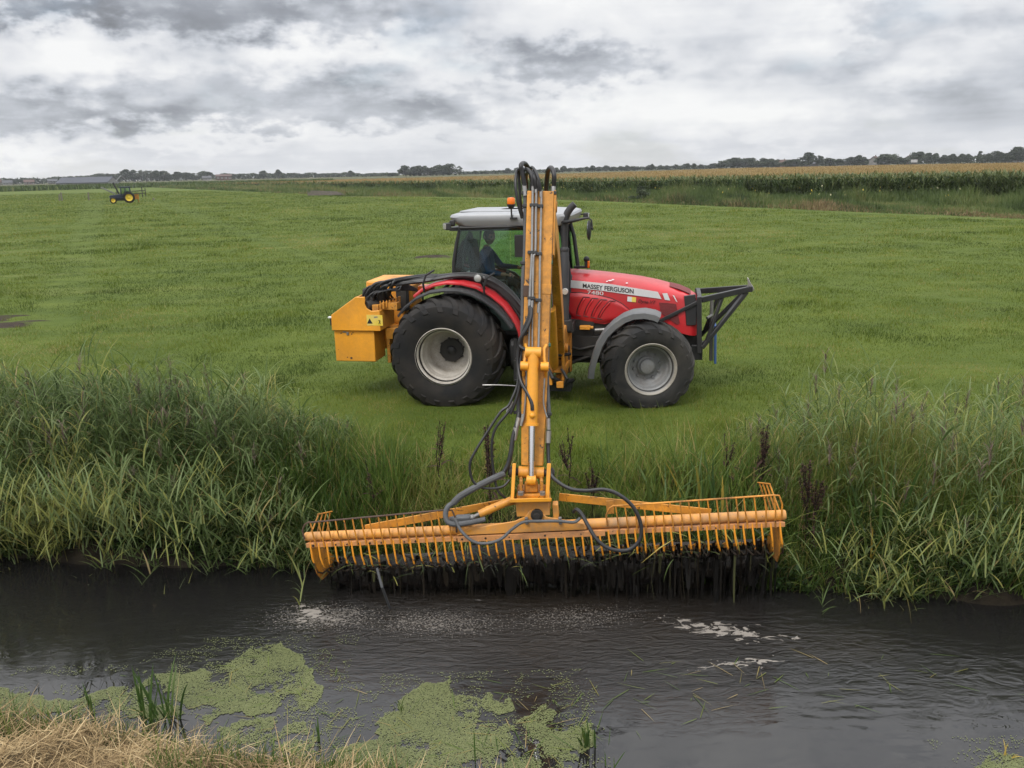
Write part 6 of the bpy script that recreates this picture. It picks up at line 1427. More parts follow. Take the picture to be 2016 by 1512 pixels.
def house(name, px0, px1, yridge, D, eave, wallm, roofm, label, cat, yaw=0.0, depth=None, windows=3, chimney=True, group=None, hip=0.0):
    a, c = dist_at(px0, 400, D), dist_at(px1, 400, D); cen = (a + c) / 2; L_ = float(np.linalg.norm((c - a)[:2])); W_ = depth or max(6, L_ * .5)
    ridge = max(eave + 1.5, float(dist_at((px0 + px1) / 2, yridge, D)[2])); az_ = math.atan2(cen[0], cen[1])
    t = empty(name, (float(cen[0]), float(cen[1]), 0), -az_ + yaw); tag(t, label, cat, group)
    h = W_ / 2; b = MB(); b.box((0, 0, eave / 2), (L_, W_, eave))
    if not hip:
        for s in (-1, 1): b.prism([(-h, eave), (h, eave), (0, ridge - .15)], s * (L_ / 2 - .02), s * (L_ / 2 - .25), plane='yz')
    b.build('wall', wallm, t)
    b = MB(); e = L_ / 2 + .4; hh = h + .5; ez = eave - .15; th = .22
    for s in (-1, 1):
        V_ = [(-e, s * hh, ez), (e, s * hh, ez), (e - hip, 0, ridge), (-e + hip, 0, ridge)]; V2_ = [(x, y, z + th) for x, y, z in V_]
        b.add(V_ + V2_, [(0, 1, 2, 3), (7, 6, 5, 4), (0, 4, 5, 1), (1, 5, 6, 2), (2, 6, 7, 3), (3, 7, 4, 0)])
    if hip:
        for s in (-1, 1): b.add([(s * e, -hh, ez + th), (s * e, hh, ez + th), (s * (e - hip), 0, ridge + th)], [(0, 1, 2)])
    r = b.build('roof', roofm, t)
    if chimney: b = MB(); b.box((L_ * .25, 0, ridge + .3), (.7, .7, 1.3)); b.build('chimney', wallm, r)
    for i in range(windows):
        x = -L_ / 2 + L_ * (i + .5) / windows; w_ = min(1.5, L_ / windows * .5); b = MB(); b.box((x, -h - .03, eave * .55), (w_, .10, min(1.3, eave * .5))); f_ = b.build('window', 'white_paint', t)
        b = MB(); b.box((x, -h - .075, eave * .55), (w_ * .8, .06, min(1.3, eave * .5) * .8)); b.build('pane', 'window_glass', f_)
    return t
bn = house('barn', 124, 233, 349.0, 700, 1.1, 'barn_wall', 'barn_roof', 'long low barn with a huge grey sheet roof behind the hedge', 'barn', -.42, 20, 0, False)
LB = 109 / FPX * 700 / math.cos(.42) * .93; bn_r = 5.25
b = MB(); b.beam((LB / 2 + .5, -10.6, 1.2), (LB / 2 + .5, 0, bn_r + .3), .4, .35); b.beam((LB / 2 + .5, 10.6, 1.2), (LB / 2 + .5, 0, bn_r + .3), .4, .35); b.build('barge_board', 'barn_wall', bn)
house('house', -6, 9, 351.5, 930, 2.6, 'brick', 'roof_tile_red', 'small red roofed house at the far left end of the village', 'house')
house('house', 12, 31, 355.0, 900, 2.0, 'pale_wall', 'roof_tile_grey', 'pale house with grey roof beside the red roofed one', 'house')
house('house', 54, 74, 354.0, 920, 2.2, 'brick', 'roof_tile_red', 'brown house half hidden in the village trees', 'house')
house('house', 101, 119, 352.5, 900, 2.6, 'dark_wood', 'roof_tile_grey', 'dark house with white windows next to the long barn', 'house')
house('farmhouse', 404, 421, 347.5, 860, 2.4, 'pale_wall', 'roof_tile_grey', 'grey green roofed shed left of the red brick farm', 'shed')
house('farmhouse', 431, 461, 346.8, 850, 3.6, 'brick', 'roof_tile_red', 'red brick farm between two clumps of trees', 'farmhouse', 0, 10, 4)
house('house', 1523, 1545, 315.0, 705, 4.0, 'brick', 'roof_tile_red', 'red brown roofed farmhouse in front of the long wood', 'farmhouse')
house('shed', 1572, 1606, 320.0, 705, 3.0, 'dark_wood', 'roof_tile_grey', 'low dark shed under the square-crowned tree', 'shed', 0, 12, 0, False)
house('house', 1644, 1664, 315.1, 705, 3.6, 'pale_wall', 'roof_tile_grey', 'grey roofed house behind the maize between farm trees', 'house')
house('house', 1708, 1722, 308.0, 705, 4.5, 'pale_wall', 'roof_tile_red', 'pale gabled house with tan roof between trees', 'house', 1.2)
house('house', 1776, 1787, 307.0, 705, 4.5, 'brick', 'roof_tile_red', 'narrow red gabled house beside the white roof', 'house', 1.2)
house('shed', 1787, 1797, 316.8, 600, 2.4, 'dark_wood', 'pale_wall', 'small shed with a bright white roof on the horizon', 'shed', 0, 5, 0, False)
house('shed', 1972, 2000, 305.5, 705, 4.2, 'barn_wall', 'barn_roof', 'blue-grey barn beside the tallest horizon tree', 'barn', 0, 14, 0, False)

# ---- the second tractor, far off on the pasture, nose to the left
D2 = gdist(250, 399.8); p2 = dist_at(243, 399.8, D2); T2_ = empty('tractor', (float(p2[0]), float(p2[1]), 0), -math.atan2(p2[0], p2[1]) + PI)
tag(T2_, 'small dark green tractor with yellow wheel rims far off on the pasture', 'tractor')
# local: x forward (to the left in the picture), z up
for x, r, w_ in ((1.20, .43, .34), (-.78, .74, .46)):
    for s in (-1, 1):
        nm = 'front_wheel' if x > 0 else 'rear_wheel'; o_ = empty(nm, (x, s * .82, r)); o_.parent = T2_
        b = MB(); b.lathe([(r * .62, -w_ / 2), (r * .85, -w_ / 2), (r * .97, -w_ * .38), (r, -w_ * .1), (r, w_ * .1), (r * .97, w_ * .38), (r * .85, w_ / 2), (r * .62, w_ / 2)], 26, closed=True); b.build('tyre', 'tyre_rubber', o_)
        b = MB(); b.lathe([(r * .64, -w_ * .45), (r * .55, -w_ * .25), (r * .3, -w_ * .15), (r * .12, -w_ * .3), (.001, -w_ * .3)], 22); b.lathe([(r * .64, w_ * .45), (r * .55, w_ * .25), (r * .3, w_ * .15), (r * .12, w_ * .3), (.001, w_ * .3)], 22); b.build('rim', 'yellow_rim', o_)
b = MB(); b.loft([[(x, -w_, z0), (x, w_, z0), (x, w_, z1), (x, -w_, z1)] for x, w_, z0, z1 in ((-.2, .36, .6, 1.22), (.9, .34, .62, 1.16), (1.45, .30, .66, 1.08), (1.62, .26, .7, 1.0))]); b.build('hood', 'dark_blue', T2_, bevel=.05)
b = MB(); b.box((.1, 0, .55), (2.4, .4, .4)); b.beam((1.2, -.7, .45), (1.2, .7, .45), .15, .15); b.build('chassis', 'black_metal', T2_)
b = MB()
for s in (-1, 1):
    b.tube([(.15, s * .62, 1.1), (.12, s * .64, 2.05)], .085, 6); b.tube([(-1.05, s * .62, 1.15), (-1.0, s * .64, 2.05)], .085, 6); b.tube([(-.40, s * .64, 1.1), (-.42, s * .64, 2.05)], .07, 6)
b.box((-.45, 0, 1.02), (1.2, 1.2, .14)); b.box((-.5, 0, 1.3), (.4, .5, .5)); b.build('cab_frame', 'dark_blue', T2_, bevel=.01)
b = MB(); b.loft([[(x0, -.7, z), (x1, -.7, z), (x1, .7, z), (x0, .7, z)] for x0, x1, z in ((-1.12, .24, 2.04), (-1.14, .26, 2.12), (-1.0, .15, 2.18))]); b.build('cab_roof', 'dark_blue', T2_, bevel=.04)
b = MB()
for s in (-1, 1): b.box((-.12, s * .64, 1.60), (.5, .01, .85)); b.box((-.72, s * .64, 1.60), (.5, .01, .85))
b.build('side_window', 'clear_glass', T2_)
for s in (-1, 1): bb = sweep_strip([(-.05, 1.0), (-.2, 1.35), (-.5, 1.55), (-.9, 1.58), (-1.3, 1.4)], s * 1.05, s * .6, .02, .04); bb.build('fender', 'dark_blue', T2_)
b = MB(); b.tube([(.65, .2, 1.1), (.62, .2, 2.0)], .04, 8); b.build('exhaust_pipe', 'black_metal', T2_)
b = MB(); b.beam((.35, -.4, 1.1), (.95, -.45, 2.75), .16, .2); b.build('lift_arm', 'black_metal', T2_, bevel=.02)
b = MB(); b.beam((.85, -.6, 1.25), (2.5, -.4, 2.15), .14, .20); b.build('mowing_bar', 'steel_pipe', T2_, bevel=.02)
b = MB(); b.box((-1.75, -.2, .85), (.55, 1.0, .75)); b.beam((-1.9, -.3, .5), (-1.95, -.3, .05), .1, .1); b.build('mower_housing', 'orange_paint', T2_, bevel=.03)
b = MB(); b.beam((-1.2, .5, 1.55), (-2.9, .5, 1.6), .09, .10); b.beam((-1.2, .5, 1.2), (-2.9, .5, 1.25), .09, .10); b.beam((-2.5, .5, .7), (-2.5, .5, 2.1), .11, .11, (1, 0, 0)); b.beam((-2.9, .5, .8), (-2.9, .5, 1.9), .10, .10, (1, 0, 0)); b.build('rear_frame', 'black_metal', T2_)
# fence posts and the plank bridge
paint('grey_wood', (.16, .14, .115), .9, (.07, .06, .05), .6, scale=5, bumpy=.3)
def fence_post(px, ybase, ytop, label, lean=0.0, r=.07, extra=None):
    p = onz(px, ybase); D = math.hypot(p[0], p[1]); h_ = float(dist_at(px, ytop, D)[2]); o_ = None
    b = MB(); b.tube([(0, 0, -.1), (lean * .5 * h_, 0, h_ * .5), (lean * h_, 0, h_ - .03), (lean * h_, 0, h_)], [r, r * .98, r * .95, r * .7], 9)
    if extra: extra(b, h_)
    o_ = b.build('fence_post', 'grey_wood', None); o_.location = (float(p[0]), float(p[1]), 0); tag(o_, label, 'post', 'old posts of the far pasture fence'); return o_
fence_post(122.5, 395, 378.5, 'thick weathered post with remains of a gate against it', -.03, .13)
fence_post(175, 394.5, 378.5, 'plain grey post standing alone before the small tractor', .06, .12)
fence_post(117, 395.5, 382, 'short broken post leaning at the gate post', .1, .10)
fence_post(302.5, 394, 389.5, 'tiny stump of a post past the small tractor', 0, .12)
p3 = onz(641, 385.5); WB = empty('plank_bridge', (float(p3[0]), float(p3[1]), 0), .05); tag(WB, 'low weathered plank bridge with side rails at the far ditch', 'bridge')
for i in range(4):
    b = MB(); b.beam((-2.7 + .1 * i, .3 * i, .28 + .16 * i), (2.6 - .3 * i, .3 * i, .22 + .10 * i), .12, .14); b.build('rail', 'grey_wood', WB, bevel=.01)
for x in (-2.6, -1.0, .8, 2.3):
    b = MB(); b.beam((x, -.1, 0), (x, -.1, .85 - .12 * (x + 2.6) / 2), .13, .13, (1, 0, 0)); b.build('post', 'grey_wood', WB, bevel=.01)
b = MB(); b.box((0, .6, .16), (5.4, 1.6, .10)); b.build('deck', 'grey_wood', WB)
# ---------------------------------------------------------------- bank plants
REED = [(0, (.018, .034, .010)), (.22, (.052, .086, .023)), (.5, (.106, .154, .046)), (.72, (.178, .226, .096)), (.84, (.24, .245, .060)), (.93, (.25, .20, .08)), (1, (.34, .26, .13))]
leafmat('reed_leaf', REED, .55, .42, .22)
SEDGE = [(0, (.016, .034, .008)), (.3, (.045, .086, .016)), (.6, (.095, .150, .028)), (.78, (.175, .215, .045)), (.88, (.22, .19, .06)), (1, (.36, .27, .12))]
leafmat('sedge_leaf', SEDGE, .55, .42, .22)
leafmat('plume', [(0, (.075, .050, .042)), (.5, (.14, .10, .08)), (1, (.23, .18, .14))], .9, .2)
def reeds(n, xr, dr, hfun, tint_mu, plume_p, lean_az=None, lean=.12, leaf_L=(.22, .46), leaf_W=(.011, .021), nleaf=8, droop=1.2, fix=None):
    parts, pl = [], []
    x = RNG.uniform(*xr, n); d = RNG.uniform(*dr, n); y = far_edge(x) + d; h = hfun(x, d) * RNG.uniform(.72, 1.12, n)
    k = h > .15; x, d, y, h = x[k], d[k], y[k], h[k]; n = len(x)
    root = np.stack([x, y, zground(x, y) - .02], -1); az = RNG.uniform(0, 6.28, n) if lean_az is None else lean_az + RNG.normal(0, .7, n)
    b0 = np.abs(RNG.normal(0, lean, n)); b1 = np.abs(RNG.normal(0, lean * 1.4, n))
    if fix: b0 = RNG.uniform(fix[0], fix[1], n); b1 = RNG.uniform(0, fix[2], n)
    patch = fbm(x, y, 101, 1.4, 3); tb = tint_mu + .7 * (patch - .5) + RNG.normal(0, .09, n)
    V, F, T, Hh, SP = ribbons(root, az, h, b0, b1, np.full(n, .009), 6, np.clip(tb + RNG.normal(-.05, .1, n), 0, 1), None, 1.2, np.array([1, 1, .9, .8, .7, .5, .2])); parts.append((V, F, T))
    for lv in range(nleaf):
        u = np.clip(.16 + .80 * (lv + RNG.random(n)) / nleaf, 0, .98); s_ = u * 6; i0 = np.minimum(s_.astype(int), 5); f = (s_ - i0)[:, None]
        p = SP[np.arange(n), i0] * (1 - f) + SP[np.arange(n), i0 + 1] * f
        LL = RNG.uniform(*leaf_L, n) * np.clip(h, .5, 1.3) * (1 - .35 * np.abs(u - .55)); old = (RNG.random(n) < .10 * (1.2 - u))
        V, F, T, Hh, _ = ribbons(p, RNG.uniform(0, 6.28, n), LL, RNG.uniform(.25, .75, n), RNG.uniform(.35, 1.0, n) * droop * (1.25 - .6 * u), RNG.uniform(*leaf_W, n), 5, np.clip(np.where(old, RNG.uniform(.84, 1, n), np.minimum(tb + .16 * (u - .5) + RNG.normal(0, .12, n), .82)), 0, 1)); parts.append((V, F, T))
    m_ = RNG.random(n) < plume_p; tips = SP[m_, 6]; nt = int(m_.sum())
    if nt:
        for j in range(26):
            base = tips - np.array([0, 0, .015]) * j * .5
            V, F, T, Hh, _ = ribbons(base, RNG.uniform(0, 6.28, nt), RNG.uniform(.05, .15, nt), RNG.uniform(.1, .6, nt), RNG.uniform(.2, 1.3, nt), RNG.uniform(.004, .009, nt), 3, RNG.random(nt)); pl.append((V, F, T))
    return parts, pl
def left_h(x, d): return np.interp(x, [-7.5, -5.5, -4.2, -3.2, -2.4, -1.9], [1.35, 1.42, 1.38, 1.15, .85, .45]) * np.interp(d, [-.1, .3, .9, 1.5, 2.4], [.60, .88, 1.0, .66, .42]) * (.60 + .76 * fbm(x, d, 111, 1.1, 3))
def right_h(x, d): return np.interp(x, [2.5, 2.9, 3.5, 4.5, 6, 8], [.45, .80, 1.05, 1.15, 1.25, 1.25]) * np.interp(d, [-.1, .3, 1.1, 1.8, 2.5], [.55, .85, 1.0, .8, .6]) * (.50 + .90 * fbm(x, d, 112, 1.1, 3))
def put_reeds(name, label, parts, pl):
    V, F, T = join(parts); r = np_mesh(name, V, F, 'reed_leaf', {'tint': T}); tag(r, label, 'reeds', kind='stuff')
    if pl: V, F, T = join(pl); np_mesh('plume', V, F, 'plume', {'tint': T}, parent=r)
pa, pl = reeds(1400, (-7.6, -1.95), (-.05, 2.1), left_h, .50, .12, leaf_L=(.24, .50), leaf_W=(.011, .021), nleaf=10, droop=2.3)
pb, _ = reeds(260, (-7.2, -2.0), (-.15, .18), lambda x, d: np.full(len(x), .85), .60, 0, -PI / 2, .55, (.28, .5), (.012, .022), 8, 1.3)
pc, _ = reeds(34, (-5.0, -2.1), (.05, .40), lambda x, d: np.full(len(x), 1.2), .66, .15, -PI / 2, .28, (.26, .48), (.012, .020), 10, 1.3, (.8, 1.3, .4))
pd, _ = reeds(80, (-6.6, -3.7), (.05, .40), lambda x, d: np.full(len(x), 1.25), .64, .15, -PI / 2 + .25, 1.15, (.24, .45), (.012, .020), 11, 1.1, (.95, 1.35, .35)); pc = pc + pd
put_reeds('reed_bed', 'tall grey-green reeds crowding the bank behind and beside the basket end with the waterside overhang', pa + pb + pc, pl)
pa, pl = reeds(460, (2.6, 8.0), (.0, 2.3), right_h, .62, .20, leaf_L=(.24, .50), leaf_W=(.011, .021), nleaf=10, droop=2.3)
pd, _ = reeds(40, (2.9, 6.2), (.05, .40), lambda x, d: np.full(len(x), 1.05), .66, .15, -PI / 2, .3, (.24, .46), (.012, .020), 10, 1.3, (.8, 1.3, .4))
pb, _ = reeds(110, (2.9, 7.0), (-.12, .15), lambda x, d: np.full(len(x), .7), .62, 0, -PI / 2, .6, (.28, .5), (.012, .022), 8, 1.3)
put_reeds('reed_bed', 'looser yellowing reeds with brown plumes on the bank under the tractor nose', pa + pb + pd, pl)
# undergrowth of sedge and rough grass over the whole bank
def sedge(n, xr, dr, Lr, tmu, tsd, Wr=(.006, .013), b1=(.3, 1.5), straw=.10, b0=.35, seg=5, cond=None):
    x = RNG.uniform(*xr, n); d = RNG.uniform(*dr, n); y = far_edge(x) + d
    cl = fbm(x, y, 121, 2.2, 3); k = RNG.random(n) < np.clip(.25 + 1.5 * (cl - .25), .1, 1)
    if cond is not None: k &= cond(x, d)
    x, y, d, cl = x[k], y[k], d[k], cl[k]; n = len(x)
    t_ = np.clip(tmu + .5 * (fbm(x, y, 122, 1.1, 3) - .5) + RNG.normal(0, tsd, n), 0, .80); t_ = np.where(RNG.random(n) < straw, RNG.uniform(.82, 1, n), t_)
    V, F, T, Hh, _ = ribbons(np.stack([x, y, zground(x, y) - .01], -1), RNG.uniform(0, 6.28, n), RNG.uniform(*Lr, n) * (.6 + .8 * cl), np.abs(RNG.normal(0, b0, n)), RNG.uniform(*b1, n), RNG.uniform(*Wr, n), seg, t_)
    return V, F, T
P1 = [sedge(9500, (-7.8, -1.6), (-.05, 1.8), (.25, .70), .46, .16, straw=.14), sedge(9500, (2.35, 8.2), (-.02, 1.7), (.25, .72), .70, .13, straw=.20),
      sedge(4600, (-2.3, .2), (.10, 1.25), (.18, .48), .60, .14, straw=.30), sedge(3400, (-2.6, -1.2), (.1, 1.1), (.4, .80), .50, .12, (.010, .017), (.2, 1.0), .08, .22),
      sedge(4600, (.2, 2.8), (.10, 1.15), (.14, .36), .64, .14, straw=.16), sedge(900, (.9, 2.5), (.1, 1.0), (.45, .90), .58, .12, (.012, .022), (.3, 1.2), .10, .28),
      sedge(6000, (-7.8, 8.2), (-.02, .5), (.10, .32), .24, .14, (.008, .018), straw=.06), sedge(9000, (-7.8, 8.2), (.8, 2.6), (.06, .18), .62, .16, (.004, .008), straw=.22, seg=3),
      sedge(4200, (2.6, 4.6), (.5, 1.6), (.40, .80), .72, .10, (.005, .009), (.1, 1.4), .20, .14), sedge(5000, (2.3, 8.0), (-.04, .45), (.18, .5), .40, .16, (.009, .02), straw=.06)]
V, F, T = join(P1); tag(np_mesh('bank_sedge', V, F, 'sedge_leaf', {'tint': T}), 'rough sedge and long grass over the ditch bank', 'sedge', kind='stuff')
# low broad-leaved herbs at the water's edge
leafmat('herb_leaf', [(0, (.016, .030, .010)), (.5, (.036, .068, .018)), (1, (.075, .12, .032))], .5, .3)
n = 15000; x = np.concatenate([RNG.uniform(-7, -1.7, n // 2), RNG.uniform(2.3, 7, n // 2)]); d = np.abs(RNG.normal(0, .26, n)) - .05; y = far_edge(x) + d
k = fbm(x, y, 131, 2.6, 3) > .40; x, y = x[k], y[k]; n = len(x)
r = np.stack([x, y, np.maximum(zground(x, y), ZW) + RNG.uniform(.01, .24, n)], -1)
V, F, T, Hh, _ = ribbons(r, RNG.uniform(0, 6.28, n), RNG.uniform(.03, .09, n), RNG.uniform(.6, 1.4, n), RNG.uniform(.1, .8, n), RNG.uniform(.02, .045, n), 3, np.clip(RNG.normal(.45, .22, n), 0, 1), None, 1.3, np.array([.25, .9, .9, .08]))
tag(np_mesh('waterside_herbs', V, F, 'herb_leaf', {'tint': T}), 'small broad leaved herbs along the waterline', 'herbs', kind='stuff')

# dead dock stalks, each its own plant
leafmat('dock_seed', [(0, (.016, .009, .007)), (.6, (.040, .020, .014)), (1, (.085, .045, .03))], .9, .1)
def dock(px, ytop, Yd, label, branches=3, spread=.10, dens=1.0):
    top = ony(px, ytop, Yd); x, y = float(top[0]), float(top[1]); zb = float(zground(x, y)); h = float(top[2]) - zb
    t = empty('dock_plant', (x, y, zb)); tag(t, label, 'dock plant', 'dead dock stalks on the bank')
    b = MB(); st = [[(0, 0, -.02), (RNG.normal(0, .02), 0, h * .5), (RNG.normal(0, .02), 0, h)]]
    for i in range(branches):
        a = RNG.uniform(0, 6.28); z0 = h * RNG.uniform(.35, .65); s_ = RNG.uniform(.5, 1.2) * spread
        st.append([(0, 0, z0), (s_ * .6 * math.cos(a), s_ * .6 * math.sin(a), z0 + h * .16), (s_ * math.cos(a), s_ * math.sin(a), min(h * .97, z0 + h * .36))])
    for q in st: b.tube(q, [.006, .005, .003], 6)
    b.build('stem', 'dock_seed', t)
    P_ = []
    for q in st:
        q = [vec(k) for k in q]
        for j in range(int(150 * dens)):
            u = RNG.uniform(.42 if q is st[0] else .2, 1.0); c = q[0] * (1 - u) + q[2] * u if u > 2 else (q[0] * (1 - 2 * u) + q[1] * 2 * u if u < .5 else q[1] * (2 - 2 * u) + q[2] * (2 * u - 1))
            if math.sin(u * 38 + 1) > -.5: P_.append(c + RNG.normal(0, .011, 3))
    P_ = np.array(P_); n_ = len(P_)
    V, F, T, Hh, _ = ribbons(P_, RNG.uniform(0, 6.28, n_), RNG.uniform(.010, .022, n_), RNG.uniform(0, 2.2, n_), RNG.uniform(0, .6, n_), RNG.uniform(.008, .014, n_), 1, RNG.random(n_), None, 1, np.array([1, .7])); np_mesh('seed_head', V, F, 'dock_seed', {'tint': T}, parent=t)
    n_ = 7; V, F, T, Hh, _ = ribbons(np.stack([RNG.normal(0, .01, n_), RNG.normal(0, .01, n_), RNG.uniform(.1, .6, n_) * h], -1), RNG.uniform(0, 6.28, n_), RNG.uniform(.10, .2, n_), RNG.uniform(.8, 1.6, n_), RNG.uniform(.6, 1.6, n_), RNG.uniform(.02, .04, n_), 4, RNG.random(n_)); np_mesh('withered_leaf', V, F, 'dock_seed', {'tint': T}, parent=t)
dock(861, 828, 8.5, 'tall thin dead dock stalk standing alone beside the looping hose', 4, .12, .6)
dock(958, 836, 8.1, 'thick dark dock stalk inside the loop of the thin hose', 3, .05, 1.6); dock(966, 862, 8.0, 'second dark dock stalk inside the hose loop, the shorter one', 2, .05, 1.3)
dock(1117, 842, 8.3, 'dead dock stalk nearest the arm on its open side', 4, .10, .8); dock(1165, 905, 8.0, 'short dock stalk with a drooping brown leaf over the black hose', 3, .08, 1.0)
dock(1435, 855, 8.0, 'dock stalk rising behind the basket guard beside a yellow iris leaf', 2, .05, .8); dock(1508, 838, 7.9, 'dense dark dock stalk behind the outer basket end', 3, .06, 1.5); dock(1500, 872, 7.95, 'lower dock stalk close behind the outer basket end', 2, .06, 1.2)
dock(1598, 905, 7.5, 'dark brown dock stalk among the reeds past the basket end', 4, .09, 1.5); dock(1608, 945, 7.45, 'lower brown dock stalk among the reeds past the basket end', 3, .08, 1.5); dock(728, 905, 8.1, 'faint dock stalk in the straw coloured sedge behind the basket', 2, .06, .6)
# broad yellowing iris leaves
leafmat('iris_leaf', [(0, (.030, .060, .014)), (.5, (.060, .110, .024)), (.8, (.12, .15, .035)), (.92, (.36, .25, .045)), (1, (.45, .32, .07))], .45, .35, .4)
def iris(name, base, n, Lr, label, tmu=.45, spread=.06, b0=.22, b1=(.05, .7), W=(.018, .032), cat='iris', az=None, group=None, seg=6):
    x = base[0] + RNG.normal(0, spread, n); y = base[1] + RNG.normal(0, spread * .6, n); z = np.maximum(zground(x, y), ZW) - .03
    V, F, T, Hh, _ = ribbons(np.stack([x - base[0], y - base[1], z - base[2]], -1), RNG.uniform(0, 6.28, n) if az is None else az + RNG.normal(0, .3, n), RNG.uniform(*Lr, n), np.abs(RNG.normal(0, b0, n)), RNG.uniform(*b1, n), RNG.uniform(*W, n), seg, np.clip(RNG.normal(tmu, .16, n), 0, 1), None, 1.6, np.clip(np.array([.7, .9, 1, 1, .9, .65, .05]), 0, 1)[:seg + 1])
    o = np_mesh(name, V, F, 'iris_leaf', {'tint': T}); o.location = tuple(map(float, base)); tag(o, label, cat, group); return o
def gpt(px, Yd): p = ony(px, 900, Yd); return (float(p[0]), Yd, float(zground(p[0], Yd)))
iris('iris_clump', gpt(640, 8.05), 22, (.6, .95), 'upright green iris clump behind the basket end beside the tall reeds', .40, .10, .22)
iris('iris_clump', gpt(1330, 7.75), 16, (.5, .85), 'arching iris clump just behind the hose loop', .62, .12, .35, (.4, 1.4)); iris('iris_clump', gpt(1400, 7.7), 14, (.6, .9), 'upright iris clump behind the guard rail', .55, .10, .2)
iris('iris_leaf', gpt(1432, 7.6), 2, (.62, .72), 'single bright yellow iris leaf standing behind the guard rail', .93, .01, .04, (.0, .06), (.026, .032))
iris('iris_clump', gpt(1760, 7.35), 18, (.7, 1.0), 'broad dark green flag iris fan among the yellow reeds', .36, .10, .30, (.05, .4), (.022, .034)); iris('iris_leaf', gpt(1735, 7.3), 3, (.5, .7), 'yellow iris leaf with rusty tip in front of the green fan', .90, .02, .10)
# a yellow blade hooked over the basket tines
b = MB(); a_, c_ = vec(ony(1266, 1106, 6.72)), vec(ony(1326, 1062, 6.78)); s_ = np.array([.012, 0, .012])
b.loft([[a_ - s_, a_ + s_, a_ + s_ + np.array([0, .004, 0]), a_ - s_ + np.array([0, .004, 0])], [(a_ + c_) / 2 - s_ * 1.1 + np.array([0, 0, .01]), (a_ + c_) / 2 + s_ * 1.1 + np.array([0, 0, .01]), (a_ + c_) / 2 + s_ * 1.1 + np.array([0, .006, .016]), (a_ + c_) / 2 - s_ + np.array([0, .006, .016])], [c_ - s_ * .4, c_ + s_ * .4, c_ + s_ * .4 + np.array([0, .004, 0]), c_ - s_ * .4 + np.array([0, .004, 0])]])
M['yellow_leaf'] = M['caught_leaf']; lf = NT('dead_leaf'); lf.bsdf((.36, .29, .07), .5); M['dead_leaf'] = lf.m
tag(b.build('cut_leaf', 'dead_leaf', None), 'long yellow leaf caught across the basket tines below the black hose', 'leaf')
# a stick and stalks hanging from the basket into the water
b = MB(); b.tube([ony(742, 1118, 6.92), ony(752, 1155, 6.86), onz(768, 1198, ZW)], [.012, .014, .011], 8); tag(b.build('stick', 'hose_grey', None), 'grey stick hanging from the tines into the water', 'stick')

# ---------------------------------------------------------------- near bank: mown straw, green shoots, water plants
STRAW = [(0, (.075, .05, .026)), (.3, (.20, .135, .065)), (.6, (.38, .275, .140)), (1, (.60, .47, .27))]
leafmat('straw', STRAW, .75, .2, .2)
def near_pts(n, d0, d1, xr=(-5.6, .4)):
    x = RNG.uniform(*xr, n); d = d0 + (d1 - d0) * RNG.random(n) ** 1.1; y = near_edge(x) - d; return x, y, d
n = 27000; x, y, d = near_pts(n, -.10, 1.3); cl = fbm(x, y, 141, 3.2, 3); z = zground(x, y) + np.abs(RNG.normal(0, .035, n)) * (.4 + 1.6 * cl) * sstep(-.1, .15, d); k = z > ZW + .04; x, y, z, cl = x[k], y[k], z[k], cl[k]; n = len(x)
tt = np.clip(.02 + .75 * fbm(x, y, 142, 2.0, 3) + RNG.normal(0, .2, n), 0, 1)
V, F, T, Hh, _ = ribbons(np.stack([x, y, z], -1), RNG.uniform(0, 6.28, n), RNG.gamma(3, .045, n) + .03, np.clip(RNG.normal(1.4, .28, n), .85, 1.9), RNG.normal(.2, .5, n), RNG.uniform(.003, .009, n), 3, tt)
tag(np_mesh('mown_straw', V, F, 'straw', {'tint': T}), 'dry mown grass lying on the near bank', 'straw', kind='stuff')
n = 12000; x, y, d = near_pts(n, -.06, 1.2); k = (fbm(x, y, 143, 2.3, 3) > .52) | ((d < .12) & (RNG.random(n) < .7)); x, y = x[k], y[k]; n = len(x)
V, F, T, Hh, _ = ribbons(np.stack([x, y, zground(x, y)], -1), RNG.uniform(0, 6.28, n), RNG.uniform(.08, .26, n), np.abs(RNG.normal(.2, .3, n)), RNG.uniform(.1, 1.0, n), RNG.uniform(.004, .009, n), 4, np.clip(RNG.normal(.50, .16, n), 0, .86))
tag(np_mesh('regrowth_grass', V, F, 'sedge_leaf', {'tint': T}), 'fresh green blades growing through the straw', 'grass', kind='stuff')
def wp(px, py): p = onz(px, py, ZW); return (float(p[0]), float(p[1]), ZW)
iris('iris_clump', wp(318, 1418), 24, (.22, .50), 'leafy iris clump standing in the duckweed by the straw bank', .40, .055, .40, (.0, .6), (.010, .019)); iris('iris_clump', wp(282, 1400), 7, (.3, .42), 'narrow upright iris shoot beside the leafy clump', .35, .015, .10, (.0, .2), (.010, .016))
iris('reed_shoot', wp(183, 1408), 4, (.20, .34), 'green reed shoot at the straw edge before the duckweed', .5, .012, .10, (.0, .2), (.010, .016), 'reed shoot'); iris('reed_shoot', wp(26, 1400), 3, (.18, .26), 'reed shoot with pale tip at the frame edge over the straw', .55, .01, .08, (.0, .15), (.009, .014), 'reed shoot')
iris('reed_shoot', wp(628, 1460), 4, (.15, .24), 'small dark reed shoot in the duckweed at the end of the straw', .45, .01, .2, (.0, .5), (.007, .012), 'reed shoot'); iris('reed_shoot', wp(792, 1400), 8, (.10, .28), 'spindly shoots at the upper edge of the middle duckweed', .6, .03, .4, (.1, .9), (.004, .008), 'reed shoot')
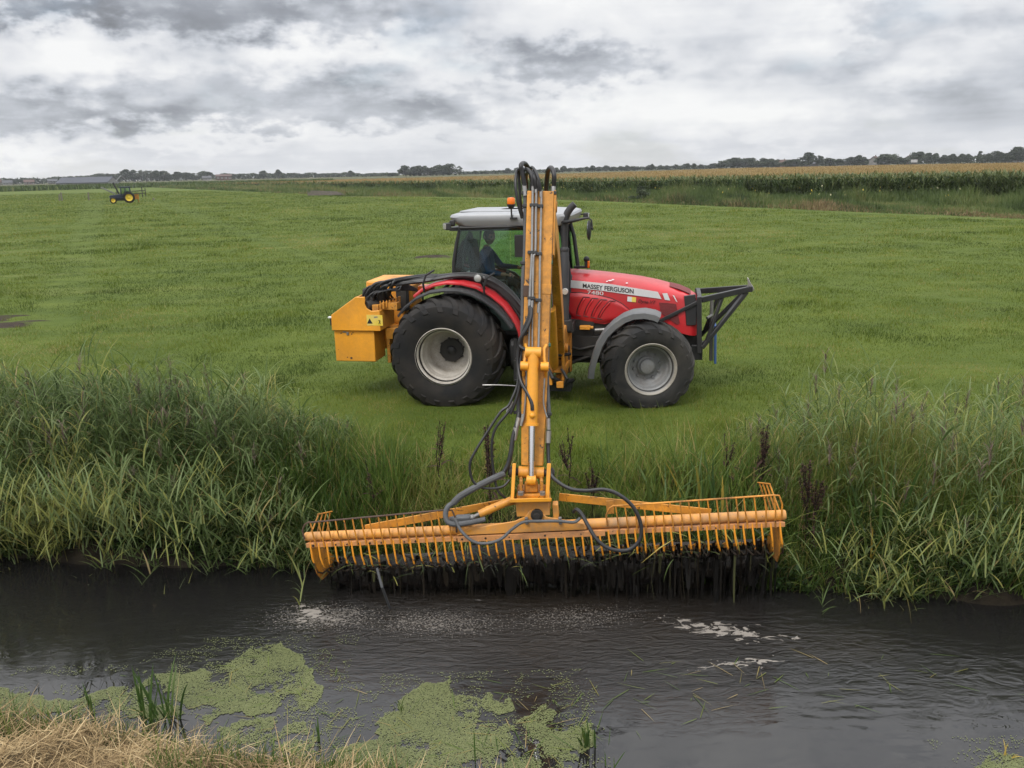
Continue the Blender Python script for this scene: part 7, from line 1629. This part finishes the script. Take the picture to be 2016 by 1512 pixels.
iris('iris_clump', wp(1152, 1470), 14, (.14, .34), 'dark iris tuft at the open end of the middle duckweed', .30, .035, .35, (.0, .5), (.010, .018)); iris('reed_shoot', wp(936, 1500), 2, (.22, .30), 'single bare reed shoot in the middle duckweed', .45, .006, .03, (.0, .05), (.008, .011), 'reed shoot')
iris('reed_shoot', wp(1195, 1518), 5, (.10, .20), 'short green tips near the bottom edge past the duckweed', .6, .05, .2, (.0, .3), (.008, .013), 'reed shoot'); iris('reed_shoot', wp(1985, 1490), 5, (.08, .18), 'small withered shoot on the duckweed in the bottom corner', .86, .02, .3, (.2, 1.2), (.006, .010), 'reed shoot')
# loose stalks and leaves floating on the water
n = 260; q = []
for px_, py_, s_ in ((700, 1470, 120), (900, 1430, 130), (1080, 1440, 90), (560, 1350, 110), (350, 1390, 110), (1300, 1380, 200), (1650, 1330, 200)): q += [wp(px_ + RNG.normal(0, s_), py_ + RNG.normal(0, 30))[:2] for _ in range(n // 7)]
q = np.array(q); n = len(q); q = q[zground(q[:, 0], q[:, 1]) < ZW - .02]; n = len(q)
V, F, T, Hh, _ = ribbons(np.stack([q[:, 0], q[:, 1], np.full(n, ZW + .006)], -1), RNG.uniform(0, 6.28, n), RNG.uniform(.04, .28, n), np.full(n, PI / 2 - .02), RNG.normal(0, .04, n), RNG.uniform(.003, .008, n), 4, np.clip(RNG.normal(.75, .2, n), 0, 1), np.zeros(n))
tag(np_mesh('floating_stalks', V, F, 'sedge_leaf', {'tint': T}), 'loose stalks and leaf bits floating on the ditch', 'plant litter', kind='stuff')

# ---------------------------------------------------------------- thin summer haze over the flat land
b = MB(); b.box((0, 660, 20), (3300, 1640, 50)); hz = b.build('haze', 'ink_black', None, smooth=False); hz.data.materials.clear()
hm = bpy.data.materials.new('haze'); hm.use_nodes = True; ht_ = hm.node_tree; ht_.nodes.clear(); ho = ht_.nodes.new('ShaderNodeOutputMaterial'); hv = ht_.nodes.new('ShaderNodeVolumePrincipled')
hv.inputs['Color'].default_value = (.86, .89, .93, 1); hv.inputs['Density'].default_value = .00014; hv.inputs['Anisotropy'].default_value = .0
ht_.links.new(hv.outputs[0], ho.inputs['Volume']); hz.data.materials.append(hm); tag(hz, kind='stuff')
sc.cycles.volume_bounces = 0
